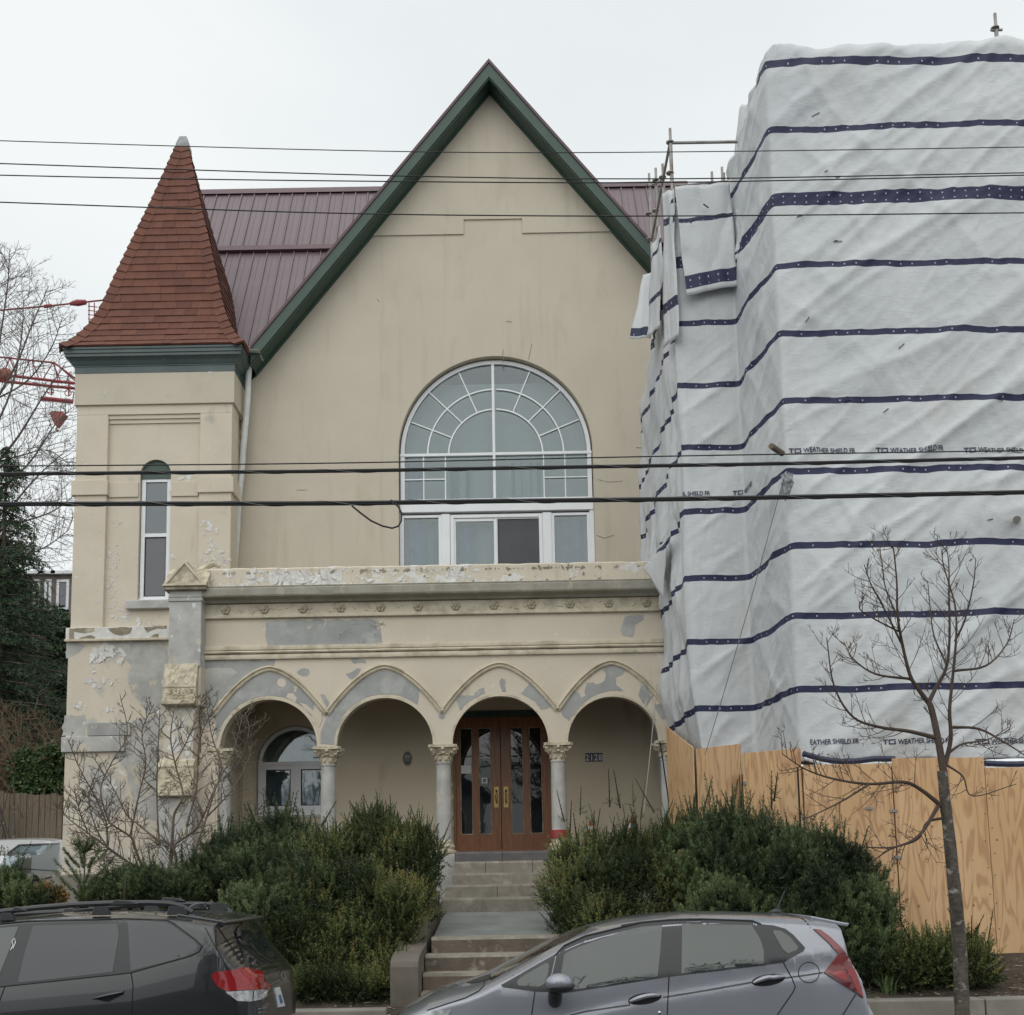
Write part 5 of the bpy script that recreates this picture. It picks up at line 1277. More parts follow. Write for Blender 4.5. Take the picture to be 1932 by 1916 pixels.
# ------------------------------------------------------------------ plywood hoarding
def ply_material():
    m, t, b = new_mat('plywood')
    co = nn_(t, 'ShaderNodeTexCoord').outputs['Object']
    oi = nn_(t, 'ShaderNodeObjectInfo')
    vm = nn_(t, 'ShaderNodeVectorMath', operation='ADD'); t.links.new(co, vm.inputs[0])
    sc_ = nn_(t, 'ShaderNodeVectorMath', operation='SCALE'); sc_.inputs[0].default_value = (37, 11, 53); t.links.new(oi.outputs['Random'], sc_.inputs['Scale'])
    t.links.new(sc_.outputs[0], vm.inputs[1])
    mp = nn_(t, 'ShaderNodeMapping'); mp.inputs['Scale'].default_value = (1.0, 1.0, .16); t.links.new(vm.outputs[0], mp.inputs['Vector'])
    # cathedral grain: contour lines of a stretched noise field
    n = nn_(t, 'ShaderNodeTexNoise'); n.inputs['Scale'].default_value = 3.4; n.inputs['Detail'].default_value = 2.5; n.inputs['Distortion'].default_value = .5; t.links.new(mp.outputs[0], n.inputs['Vector'])
    q = nn_(t, 'ShaderNodeMath', operation='MULTIPLY'); q.inputs[1].default_value = 58; t.links.new(n.outputs['Fac'], q.inputs[0])
    s_ = nn_(t, 'ShaderNodeMath', operation='SINE'); t.links.new(q.outputs[0], s_.inputs[0])
    mr = nn_(t, 'ShaderNodeMapRange'); mr.inputs['From Min'].default_value = .2; mr.inputs['From Max'].default_value = 1; t.links.new(s_.outputs[0], mr.inputs['Value'])
    base, _ = noise_mix(t, vm.outputs[0], (.55, .345, .175), (.635, .42, .235), 1.2, .35, .65, stretch=(1, 1, .4))
    mx = nn_(t, 'ShaderNodeMixRGB'); t.links.new(mr.outputs[0], mx.inputs['Fac']); t.links.new(base, mx.inputs['Color1']); mx.inputs['Color2'].default_value = (.34, .18, .085, 1)
    fac = nn_(t, 'ShaderNodeMath', operation='MULTIPLY'); fac.inputs[1].default_value = .6; t.links.new(mr.outputs[0], fac.inputs[0]); t.links.new(fac.outputs[0], mx.inputs['Fac'])
    out, _ = noise_mix(t, vm.outputs[0], mx.outputs['Color'], (.36, .185, .09), 1.3, .60, .74, detail=2)
    # knots
    v = nn_(t, 'ShaderNodeTexVoronoi'); v.inputs['Scale'].default_value = 4.2; t.links.new(vm.outputs[0], v.inputs['Vector'])
    k = nn_(t, 'ShaderNodeMapRange'); k.inputs['From Min'].default_value = .095; k.inputs['From Max'].default_value = .03; t.links.new(v.outputs['Distance'], k.inputs['Value'])
    m2 = nn_(t, 'ShaderNodeMixRGB'); t.links.new(k.outputs[0], m2.inputs['Fac']); t.links.new(out, m2.inputs['Color1']); m2.inputs['Color2'].default_value = (.20, .085, .03, 1)
    # fine fibres
    o3, _ = noise_mix(t, vm.outputs[0], m2.outputs['Color'], (.45, .27, .14), 40, .55, .8, stretch=(1, 1, .04))
    hv = nn_(t, 'ShaderNodeHueSaturation'); vr = nn_(t, 'ShaderNodeMapRange'); vr.inputs['To Min'].default_value = .86; vr.inputs['To Max'].default_value = 1.14
    t.links.new(oi.outputs['Random'], vr.inputs['Value']); t.links.new(vr.outputs[0], hv.inputs['Value']); t.links.new(o3, hv.inputs['Color']); t.links.new(hv.outputs[0], b.inputs['Base Color']); b.inputs['Roughness'].default_value = .75
    add_bump(t, b, mp.outputs[0], [(60, 1), (9, .6)], .25, .006)
    return m
M['ply'] = ply_material()
M['gap_dark'] = mat('near_black_gap_board', (.03, .022, .016), rough=.9)  # near-black boards added to put dark, shaded gaps at the sheet joints
def build_hoarding():
    t = thing('plywood_hoarding', 'unpainted plywood hoarding below the white sheeting', 'hoarding', (5.0, 14.5, .75))
    def sheet(a, b, zb, za, zc, name='plywood_sheet', th=.018):
        a, b = Vector(a), Vector(b); d = (b-a).normalized(); n = Vector((-d.y, d.x)) * th
        a, b = a + d*.006, b - d*.006
        base = [a, b, b+n, a+n]
        vs = [(p.x, p.y, zb) for p in base] + [(base[0].x, base[0].y, za), (base[1].x, base[1].y, zc), (base[2].x, base[2].y, zc), (base[3].x, base[3].y, za)]
        mb = MB(); mb.add(vs, [(0, 3, 2, 1), (4, 5, 6, 7), (0, 1, 5, 4), (1, 2, 6, 5), (2, 3, 7, 6), (3, 0, 4, 7)])
        return mb.build(name, M['ply'], t, bevel=.002, recalc=True)
    e = [X(u, v, 14.5) for u, v in ((1516, 1600), (1681, 1500), (1868, 1620), (2040, 1600), (2210, 1600))]
    e = [3.79, 4.96, 6.17, 7.39, 8.61]
    tops = [Z(1600, 1442, 14.5), Z(1770, 1430, 14.5), Z(1900, 1448, 14.5), 3.2]
    bots = [.70, .70, .58, .6]
    for i in range(4): sheet((e[i], 14.5 - (.012 if i % 2 else 0)), (e[i+1], 14.5 - (.012 if i % 2 else .0)), bots[i], tops[i], tops[i]+random.uniform(-.01, .015))
    # return back to the building, in two lifts
    sheet((3.20, 15.45), (3.78, 14.53), .7, Z(1420, 1419, 15.3), Z(1510, 1413, 14.6)); sheet((2.70, 16.28), (3.19, 15.48), .8, Z(1315, 1412, 16.2), Z(1405, 1404, 15.5))
    sheet((2.53, 18.1), (2.66, 16.30), .9, Z(1268, 1368, 17.9), Z(1300, 1412, 16.4))
    for p in ((3.79, 14.56), (3.215, 15.50), (2.72, 16.32)): MB().box(p[0]-.05, p[1]+.005, .6, p[0]+.06, p[1]+.10, 3.15).build('gap_backing', M['gap_dark'], t)
    for i in range(1, 4): MB().box(e[i]-.05, 14.53, .6, e[i]+.04, 14.62, 3.1).build('gap_backing', M['gap_dark'], t)
    MB().box(3.9, 14.53, .45, 9, 14.62, .62).build('base_timber', M['soil'], t)
    # straps and screws
    for (u, v) in ((1687, 1530), (1694, 1618), (1535, 1605), (1687, 1810), (1640, 1525)):
        p = at(u, v, 14.47); MB().box(p.x-.05, 14.478, p.z-.018, p.x+.05, 14.486, p.z+.018).build('metal_strap', M['steel'], t)
    sm = mat('screw_head', (.10, .06, .04), rough=.6); mb = MB()
    for i in range(4):
        for x in (e[i]+.04, (e[i]+e[i+1])/2, e[i+1]-.05):
            for k in range(8):
                z = bots[i]+.1+k*(tops[i]-bots[i]-.2)/7+random.uniform(-.03, .03); x_ = x+random.uniform(-.012, .012)
                mb.add([(x_+.009*math.cos(q*1.05), 14.4845, z+.009*math.sin(q*1.05)) for q in range(6)], [(0, 1, 2, 3, 4, 5)])
    o = mb.build('screws', sm, t); o['kind'] = 'stuff'
build_hoarding()

# ------------------------------------------------------------------ overhead cables
def build_cables():
    Y = 9.5
    wires = [([(0, 266), (340, 276.5), (700, 286), (1000, 289.5), (1450, 285.5), (1932, 278)], .0042, 'highest thin cable crossing the pale sky and the gable top'),
             ([(0, 309), (340, 320.5), (647, 330), (900, 336), (1200, 339), (1450, 336), (1932, 326.5)], .0052, 'thin cable, upper one of the close pair above the purple roof'),
             ([(0, 331), (340, 338.5), (647, 342), (900, 344.5), (1200, 346), (1450, 342), (1932, 331)], .0052, 'thin cable, lower one of the close pair above the purple roof'),
             ([(0, 382), (340, 394), (647, 404), (1000, 408), (1200, 408.5), (1450, 407), (1932, 402)], .0055, 'thin cable crossing the red turret roof and the purple roof'),
             ([(0, 880), (340, 877.5), (647, 874.5), (935, 868), (1200, 862), (1500, 857), (1932, 850.5)], .0058, 'thin cable just above the thick ones, in front of the arched window')]
    for pts, r, lab in wires:
        pts = [(-300, pts[0][1]-(pts[1][1]-pts[0][1])*.9)] + pts + [(2300, pts[-1][1]+(pts[-1][1]-pts[-2][1])*.8)]
        us = np.linspace(-300, 2300, 60); vs = np.interp(us, [p[0] for p in pts], [p[1] for p in pts])
        vs = np.convolve(np.pad(vs, 4, mode='edge'), np.ones(9)/9, mode='valid')
        o = MB().tube([at(u, v, Y) for u, v in zip(us, vs)], r, 6).build('overhead_cable', M['cable'], smooth=True); setp(o, lab, 'cable', 'overhead cables across the street')
    for pts, r, lab, twist in (([(0, 895), (340, 892), (647, 889.5), (935, 884), (1200, 880), (1500, 875), (1932, 864.5)], .018, 'thick black cable, upper of the two, in front of the arched window', 3),
                               ([(0, 951.5), (340, 951), (647, 950.5), (935, 946), (1200, 943.5), (1500, 938.5), (1932, 929.5)], .0225, 'thick black cable, lower one with a hanging loop, below the arched window panes', 3)):
        pts = [(-300, pts[0][1]+2)] + pts + [(2300, pts[-1][1]-9)]
        us = np.linspace(-300, 2300, 320); vs = np.interp(us, [p[0] for p in pts], [p[1] for p in pts])
        k = 31; vs = np.convolve(np.pad(vs, k//2, mode='edge'), np.ones(k)/k, mode='valid')
        t = thing('overhead_cable', lab, 'cable', tuple(at(-300, pts[0][1], Y)), 'overhead cables across the street')
        P = [at(u, v, Y) for u, v in zip(us, vs)]
        MB().tube([p+Vector((0, 0, .22*r)) for p in P], r*.78, 8).build('cable_core', M['cable'], t, smooth=True)
        MB().tube([p+Vector((0, -.2*r, -.55*r)) for p in P], r*.42, 6).build('strand', M['cable'], t, smooth=True)
        Q = [p + Vector((0, math.cos(i*.30), math.sin(i*.30)))*r*.98 for i, p in enumerate(P)]
        MB().tube(Q, r*.13, 4).build('lashing_wire', mat('grey_lashing_wire', (.13, .13, .13), rough=.45), t)
        if r > .02:
            lp = [(664, 955), (680, 968), (700, 983), (722, 993), (740, 997), (752, 993), (757, 983), (757, 968), (752, 957), (745, 950)]
            MB().tube([at(u, v, Y-.03) for u, v in lp], .0085, 8).build('slack_loop', M['cable'], t, smooth=True)
            MB().tube([at(738, 944, Y-.03), at(742, 952, Y-.03)], .012, 6).build('cable_clip', M['cable'], t)
    o = MB().tube([at(1478, 905, 14.55), at(1420, 1120, 14.5), at(1365, 1310, 14.45), at(1330, 1425, 14.4)], .0055, 5).build('tie_rope', mat('grey_rope', (.12, .12, .12), rough=.8)); setp(o, 'grey rope slanting from the sheeting corner down to the hoarding', 'rope')
    o = MB().tube([at(1240, 1290, 18.2), at(1227, 1420, 18.3), at(1214, 1540, 18.4)], .009, 5).build('tie_rope', mat('pale_rope', (.42, .40, .36), rough=.8)); setp(o, 'pale rope hanging in front of the right hand porch arch', 'rope')
    pts = [(1253, 1400), (1258, 1430), (1262, 1460), (1268, 1500), (1272, 1540), (1270, 1580)]
    o = MB().tube([at(u-8, v, 18.6) for u, v in pts], .012, 6).build('hose', M['black'], smooth=True); setp(o, 'black hose hanging down the last porch column by the hoarding', 'hose')
build_cables()
# ------------------------------------------------------------------ cars
def paint(name, c, c2, metal=.35, rough=.32):
    m = mat(name, c, c2, 220, rough=rough, metal=metal, coat=1.0)
    return m
M['paint_grey'] = paint('metallic_grey_paint', (.255, .268, .305), (.285, .298, .335), .35, .28)
M['paint_dark'] = paint('dark_grey_paint', (.013, .0150, .0180), (.017, .0195, .0225), .35, .30)
M['paint_white'] = paint('white_car_paint', (.62, .63, .64), (.60, .61, .62), 0, .4)
M['car_glass'] = mat('car_window_glass', (.030, .045, .038), (.022, .034, .030), 1.4, rough=.02, ior=1.78)
M['car_glass_dark'] = mat('tinted_car_glass', (.012, .015, .020), (.010, .013, .018), 1.0, rough=.02, ior=1.68)
M['windshield'] = mat('windscreen_glass', (.045, .042, .032), (.03, .03, .024), 1, rough=.03, ior=1.7)
M['trim'] = mat('satin_black_trim', (.028, .029, .032), rough=.35)
M['seam'] = mat('dark_panel_gap', (.006, .006, .007), rough=.8)
M['lamp_red'] = mat('red_lamp_lens', (.30, .010, .014), (.22, .008, .010), 3, rough=.12, coat=.6)
M['lamp_pale_red'] = mat('pale_red_lamp_lens', (.20, .035, .036), (.16, .03, .03), 3, rough=.15, coat=.6)
M['lamp_dark_red'] = mat('dark_red_lamp_lens', (.11, .010, .012), rough=.12, coat=.6)
M['lamp_clear'] = mat('clear_lamp_lens', (.52, .54, .55), (.30, .31, .32), 22, lo=.4, hi=.6, rough=.1, coat=.8)
M['chrome'] = mat('chrome', (.72, .73, .75), rough=.12, metal=1)
M['handle_grey'] = M['paint_grey']

class Car:
    def __init__(s, name, label, origin, top, belt, half, x0, x1, mat_, z0=.2, tumble=.32, edge=.085, plan=None, rot=0, rexp=2.6, group='cars parked along the kerb', crease=None, wheels=()):
        # origin: ground point under the car's centre line; top/belt: (x, z) in car space
        s.t = thing(name, label, 'car', origin, group); s.t.rotation_euler.z = rot
        s.T = Matrix.Translation(origin) @ Matrix.Rotation(rot, 4, 'Z'); s.Ti = s.T.inverted()
        s.top, s.belt, s.half, s.x0, s.x1, s.z0 = top, belt, half, x0, x1, z0
        s.tumble, s.edge, s.plan, s.rexp, s.crease = tumble, edge, plan, rexp, crease
        tx = np.array([p[0] for p in top]); tz = np.array([p[1] for p in top])
        xs = np.unique(np.concatenate([np.linspace(x0, x1, 150), np.linspace(x0, x0+.25, 24), np.linspace(x1-.75, x1, 70), np.linspace(x1-.06, x1, 14)]))
        zt = np.interp(xs, tx, tz)
        # soften the outline's corners
        for _ in range(2):
            z2 = zt.copy(); z2[1:-1] = .25*zt[:-2]+.5*zt[1:-1]+.25*zt[2:]; zt = z2
        V = []; n = 0
        for x, z_ in zip(xs, zt):
            ze = z_-edge; zs = list(np.linspace(z0, max(ze, z0+.02), 34)); r = []
            for z in zs: r.append((x, -s.W(x, z, z_), z))
            we = s.W(x, ze, z_)
            for k in range(1, 11):
                a = k/10*math.pi/2; hh = math.sin(a); ww = we*max(0, (1-hh**2))**(1/rexp) if k < 10 else 0.0
                r.append((x, -ww, ze+(z_-ze)*hh))
            full = r + [(p[0], -p[1], p[2]) for p in r[-2::-1]]
            n = len(full); V += full
        m = len(xs); Fq = [(i*n+j, i*n+j+1, (i+1)*n+j+1, (i+1)*n+j) for i in range(m-1) for j in range(n-1)]
        mb = MB(); mb.add(V, [f[::-1] for f in Fq]); mb.add(V[:n], [tuple(range(n))]); mb.add(V[-n:], [tuple(range(n))[::-1]])
        me = bpy.data.meshes.new('body'); me.from_pydata(mb.v, [], mb.f); finish(me, mat_, True, 55)
        s.body = bpy.data.objects.new('body', me); COL.objects.link(s.body); s.body.parent = s.t; WL[s.body] = Vector((0, 0, 0))
        s.bvh = BVHTree.FromPolygons([s.T @ Vector(p) for p in mb.v], mb.f)
        for wx in wheels:
            for sy in (-1, 1): s.wheel(wx, sy*(half-.10))
    def W(s, x, z, zt):
        f = s.plan(x) if s.plan else 1.0
        wb = s.half*f; zb = min(float(np.interp(x, [p[0] for p in s.belt], [p[1] for p in s.belt])), zt-s.edge)
        if z <= zb:
            t = (zb-z)/max(zb-s.z0, .05); w_ = wb*(1-.025*(1-min(1, t*3))**2 - .055*max(0, t-.45)**1.5)
            if s.crease:
                zc = float(np.interp(x, [p[0] for p in s.crease], [p[1] for p in s.crease]))
                w_ -= .018*(1/(1+math.exp(-(z-zc)/.012)))*max(0, 1-abs(z-zc)/.20)
            return w_
        return wb*.975 - s.tumble*(z-zb) - .12*(z-zb)**2
    def local(s, name, verts, faces, m, parent=None, smooth=True, angle=40, solid=0):
        """verts in world space"""
        me = bpy.data.meshes.new(name); me.from_pydata([tuple(s.Ti @ Vector(v)) for v in verts], [], faces)
        bm = bmesh.new(); bm.from_mesh(me); bmesh.ops.recalc_face_normals(bm, faces=bm.faces) if solid >= 0 else None; bm.to_mesh(me); bm.free()
        finish(me, m, smooth, angle); o = bpy.data.objects.new(name, me); COL.objects.link(o); o.parent = parent or s.t; return o
    def hit(s, u, v, Yg):
        o, d = ray(u, v); loc, nrm, i, dist = s.bvh.ray_cast(o, d)
        if loc is None:
            loc, nrm, i, dist = s.bvh.find_nearest(at(u, v, Yg))
        if nrm.dot(d) > 0: nrm = -nrm
        return loc, nrm
    def panel(s, name, px, m, eps=.004, Yg=8.7, step=9, parent=None, rim=True, relax=0):
        bm = bmesh.new(); vs = [bm.verts.new((u, v, 0)) for u, v in px]
        try: f = bm.faces.new(vs)
        except ValueError: return None
        bmesh.ops.triangulate(bm, faces=bm.faces)
        for _ in range(6):
            e = [e for e in bm.edges if e.calc_length() > step]
            if not e: break
            bmesh.ops.subdivide_edges(bm, edges=e, cuts=1); bmesh.ops.triangulate(bm, faces=[f for f in bm.faces if len(f.verts) > 3])
        bedge = [e for e in bm.edges if e.is_boundary]
        # boundary verts also get a rim going down to the body, so the panel has thickness
        P = {}
        for v in bm.verts:
            loc, n = s.hit(v.co.x, v.co.y, Yg); P[v] = (loc, n)
        for _ in range(relax):                         # fair the sheet: average each point with its neighbours
            Q = {v: sum((P[e.other_vert(v)][0] for e in v.link_edges), Vector())/len(v.link_edges) for v in bm.verts if not v.is_boundary}
            for v in Q: P[v] = (P[v][0].lerp(Q[v], .6), P[v][1])
        verts = []; idx = {}
        for v in bm.verts: idx[v] = len(verts); verts.append(P[v][0]+P[v][1]*eps)
        faces = []
        for f in bm.faces:
            a, b, c = [idx[v] for v in f.verts]
            n = (verts[b]-verts[a]).cross(verts[c]-verts[a]); faces.append((a, b, c) if n.dot(P[f.verts[0]][1]) > 0 else (a, c, b))
        if rim:
            low = {}
            for e in bedge:
                for v in e.verts:
                    if v not in low: low[v] = len(verts); verts.append(P[v][0]-P[v][1]*.002)
                a, b = e.verts; faces.append((idx[a], idx[b], low[b], low[a]))
        bm.free()
        return s.local(name, verts, faces, m, parent, True, 35, -1)
    def line(s, name, px, w_, m, eps=.0025, Yg=8.7, parent=None):
        # a thin ribbon along a polyline
        P = []
        for a, b in zip(px, px[1:]):
            n = max(1, int(math.dist(a, b)/7)); P += [(a[0]+(b[0]-a[0])*i/n, a[1]+(b[1]-a[1])*i/n) for i in range(n)]
        P.append(px[-1]); verts, faces = [], []
        for i, p in enumerate(P):
            a, b = P[max(i-1, 0)], P[min(i+1, len(P)-1)]; d = Vector((b[0]-a[0], b[1]-a[1])).normalized(); q = Vector((-d.y, d.x))*w_/2
            for sg in (-1, 1):
                loc, n = s.hit(p[0]+q.x*sg, p[1]+q.y*sg, Yg); verts.append(loc+n*eps)
        for i in range(len(P)-1): faces.append((2*i, 2*i+1, 2*i+3, 2*i+2))
        return s.local(name, verts, faces, m, parent, True, 40)
    def wheel(s, x, y):
        R = s.z0+.12; mb = MB(); sg = -1 if y < 0 else 1
        prof = [(R*.62, -.10), (R*.9, -.105), (R, -.08), (R, .08), (R*.9, .105), (R*.62, .10)]
        n = 28; vs = [(x+r*math.cos(2*math.pi*k/n), y+w_, R+r*math.sin(2*math.pi*k/n)) for r, w_ in prof for k in range(n)]
        mb.add(vs, [(i*n+k, i*n+(k+1) % n, (i+1)*n+(k+1) % n, (i+1)*n+k) for i in range(5) for k in range(n)])
        o = bpy.data.objects.new('wheel', bpy.data.meshes.new('wheel')); o.data.from_pydata(mb.v, [], mb.f); finish(o.data, M['rubber'], True, 40); COL.objects.link(o); o.parent = s.t
        rb = MB(); rb.add([(x+R*.63*math.cos(2*math.pi*k/n), y+sg*.06, R+R*.63*math.sin(2*math.pi*k/n)) for k in range(n)], [tuple(range(n))])
        for k in range(5):
            a = 2*math.pi*k/5; c, s_ = math.cos(a), math.sin(a)
            rb.tube([(x+.03*c, y+sg*.09, R+.03*s_), (x+R*.6*c, y+sg*.085, R+R*.6*s_)], .028, 6)
        q = bpy.data.objects.new('rim', bpy.data.meshes.new('rim')); q.data.from_pydata(rb.v, [], rb.f); finish(q.data, M['steel'], False); COL.objects.link(q); q.parent = o
    def solid(s, name, mb, m, parent=None, smooth=True, bevel=0):
        o = s.local(name, mb.v, mb.f, m, parent, smooth, 40, 0)
        if bevel:
            b = o.modifiers.new('bevel', 'BEVEL'); b.width = bevel; b.segments = 3; b.limit_method = 'ANGLE'
        return o

def grey_hatchback():
    Yc, h = 9.45, .85; ox = .95; O = (ox, Yc, 0)
    f1 = lambda l: [(727.8+a*.2512, 1698.3+b*.2512) for a, b in l]
    f2 = lambda l: [(1172.6+a*.2512, 1698.3+b*.2512) for a, b in l]
    top = [(-1.20, .42), (-1.15, .52), (-1.06, .61)]
    for (u, v) in [(760, 1905), (778, 1892), (816, 1872), (853, 1859.5), (888.6, 1850.5), (911, 1842), (946, 1824), (991.6, 1801), (1042, 1774), (1079.5, 1757), (1120, 1744), (1175, 1731), (1223, 1725), (1280, 1720.5), (1373, 1720), (1461, 1723), (1509, 1727), (1541, 1733)]:
        p = at(u, v, Yc); top.append((p.x, p.z))
    for (u, v) in [(1556, 1760), (1586, 1786), (1603, 1806), (1619, 1834), (1630, 1874), (1640, 1893), (1646, 1905)]:
        p = at(u, v, 8.78); top.append((p.x, p.z))
    xe = top[-1][0]+.01; top.append((xe, .62)); 
    top = [(x-ox, z) for x, z in top]
    belt = [(at(u, v, 8.62).x-ox, at(u, v, 8.62).z) for u, v in [(700, 1905), (880, 1875), (945, 1862), (1077, 1870), (1173, 1856), (1263, 1843), (1474, 1816), (1560, 1800), (1640, 1790)]]
    crease = [(at(u, v, 8.6).x-ox, at(u, v, 8.6).z) for u, v in [(1060, 1925), (1172, 1896), (1263, 1879), (1420, 1853), (1553, 1836)]]
    x0, x1 = top[0][0], top[-1][0]
    def plan(x):
        a = 1-.34*max(0, (x0+.62-x)/.62)**2.2; b = 1-.10*max(0, (x-(x1-.55))/.55)**2
        return a*b
    c = Car('hatchback', 'grey hatchback parked nearest the front steps', O, top, belt, h, x0, x1, M['paint_grey'], tumble=.34, plan=plan, crease=crease, wheels=(x0+.75, x1-.72))
    c.panel('window_surround', f1([(1285, 402), (1345, 345), (1500, 274), (1750, 212)]) + f2([(0, 196), (150, 172), (375, 152), (600, 147), (980, 160), (1050, 184), (1140, 192), (1230, 217), (1290, 262), (1380, 360), (1368, 385), (1220, 468), (1080, 490), (360, 577), (0, 634)]) + f1([(1400, 693), (1205, 692), (1250, 560)]), M['trim'], .003)
    c.panel('window_surround', f1([(865, 640), (1278, 407), (1215, 692), (1120, 690), (880, 656)]), M['trim'], .003)
    c.panel('quarter_window', f1([(985, 612), (1010, 585), (1195, 478), (1222, 476), (1226, 500), (1216, 565), (1190, 632), (1150, 655), (1000, 645), (987, 632)]), M['car_glass'], .0055)
    g1 = c.panel('front_window', f1([(1318, 545), (1340, 408), (1400, 375), (1600, 300), (1900, 225)]) + f2([(0, 240), (150, 207), (305, 194), (290, 400), (270, 578), (0, 628)]) + f1([(1400, 676), (1330, 660)]), M['car_glass'], .0055)
    g2 = c.panel('rear_window', f2([(455, 183), (978, 191), (1040, 292), (1068, 380), (1068, 478), (760, 515), (450, 555)]), M['car_glass'], .0055)
    c.panel('quarter_window', f2([(1135, 240), (1150, 228), (1200, 235), (1262, 277), (1325, 352), (1318, 378), (1250, 403), (1212, 372)]), M['car_glass'], .0055)
    c.line('window_seal', f2([(0, 196), (150, 172), (375, 152), (600, 147), (980, 160), (1050, 186)]), 2.2, M['seam'], .006)
    c.line('window_seal', f1([(1270, 420), (1345, 345), (1500, 274), (1932, 170)]), 2.2, M['seam'], .006)
    c.panel('windscreen', f1([(762, 588), (870, 512), (1050, 418), (1250, 309), (1400, 239), (1540, 196), (1500, 238), (1300, 332), (1150, 412), (930, 528), (790, 605)]), M['windshield'], .004, 9.3)
    c.panel('cowl', f1([(612, 622), (745, 572), (790, 560), (775, 598), (735, 612), (650, 628)]), M['trim'], .006, 9.2)
    for l in (f1([(1120, 692), (1095, 868)]), f2([(383, 152), (370, 400), (355, 600), (343, 868)]), f2([(1050, 188), (1130, 320), (1215, 470), (1280, 590), (1305, 650), (1290, 690), (1220, 790), (1168, 868)]), f1([(747, 612), (735, 650), (700, 684), (600, 737), (430, 792), (310, 832)]), f1([(928, 533), (957, 572)]), f2([(1330, 118), (1380, 160), (1420, 212)]), f2([(1758, 710), (1660, 868)])):
        c.line('panel_gap', l, 2.0, M['seam'])
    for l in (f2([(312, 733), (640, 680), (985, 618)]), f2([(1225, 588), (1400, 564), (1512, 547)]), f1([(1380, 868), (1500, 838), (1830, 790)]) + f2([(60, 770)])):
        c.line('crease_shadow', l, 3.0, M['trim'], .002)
    c.line('fuel_flap', f2([(1407+79*math.cos(a*.2618), 545+77*math.sin(a*.2618)) for a in range(25)]), 1.4, M['seam'])
    # door handles: dark dished recess and a bar across it
    for cx, cy in ((1102, 602), (175, 742)):
        e = f2([(cx+126*math.cos(a*.2618), cy+44*math.sin(a*.2618)-.13*126*math.cos(a*.2618)) for a in range(24)])
        c.panel('handle_recess', e, M['seam'], .002)
        mb = MB(); P = []
        for i in range(9):
            q = i/8; (u, v), = f2([(cx-112+222*q, cy+22-44*q-10*math.sin(math.pi*q))]); loc, n = c.hit(u, v, 8.6); P.append(loc+n*(.012+.03*math.sin(math.pi*q)))
        mb.tube(P, [.010, .016, .019, .019, .018, .018, .018, .016, .010], 8); c.solid('door_handle', mb, M['paint_grey'])
    # tail lamp
    c.panel('tail_lamp', f2([(1440, 220), (1492, 226), (1560, 275), (1640, 350), (1690, 412), (1625, 405), (1560, 330)]), M['lamp_pale_red'], .012)
    c.panel('tail_lamp', f2([(1625, 408), (1690, 418), (1735, 512), (1690, 518), (1530, 556), (1518, 545)]), M['lamp_pale_red'], .014)
    c.panel('tail_lamp', f2([(1530, 556), (1690, 520), (1735, 515), (1772, 600), (1800, 690), (1812, 738), (1752, 692), (1600, 600)]), M['lamp_dark_red'], .014)
    c.panel('tail_lamp', f2([(1685, 522), (1738, 516), (1790, 650), (1808, 728), (1770, 700), (1722, 600)]), M['lamp_red'], .017)
    c.panel('tail_lamp', f2([(1560, 552), (1670, 530), (1700, 615), (1640, 590)]), M['lamp_red'], .0165)
    c.panel('head_lamp', f1([(262, 868), (340, 832), (488, 830), (470, 868), (400, 880)]), M['lamp_clear'], .008, 8.9)
    # spoiler at the top of the tailgate
    a, b = at(1506, 1727, Yc), at(1556, 1738, Yc); mb = MB()
    mb.prism([(a.x-.05, a.z-.025), (b.x+.015, b.z-.022), (b.x+.03, b.z+.005), (b.x-.02, b.z+.012), (a.x-.05, a.z+.014)], Yc-.60, Yc+.60); c.solid('spoiler', mb, M['paint_grey'], bevel=.010)
    mb = MB(); p = at(1464, 1721, Yc); q = at(1481, 1681, Yc); mb.ell(p, (.05, .03, .028), 10, 6); mb.tube([p, q], [.008, .005], 6); c.solid('aerial', mb, M['trim'])
    # door mirror
    p = at(*f1([(1304, 622)])[0], 8.44); mb = MB(); mb.ell(p, (.105, .085, .070), 16, 10); o = c.solid('door_mirror', mb, M['paint_grey'])
    mb = MB(); mb.ell(p+Vector((.012, .0, -.028)), (.102, .083, .050), 16, 10); c.solid('mirror_underside', mb, M['trim'], o)
    mb = MB(); e = at(*f1([(1272, 735)])[0], 8.52); mb.tube([p+Vector((-.03, .02, -.05)), e+Vector((0, .0, .0)), e+Vector((.0, .06, -.035))], [.05, .055, .052], 10); c.solid('mirror_base', mb, M['trim'], o)
    # keyhole
    (u, v), = f2([(285, 848)]); loc, n = c.hit(u, v, 8.6); mb = MB(); mb.ell(loc, (.013, .006, .013), 10, 5); c.solid('lock', mb, M['chrome'])
    # steering wheel and seats seen through the glass are left to the dark interior
grey_hatchback()

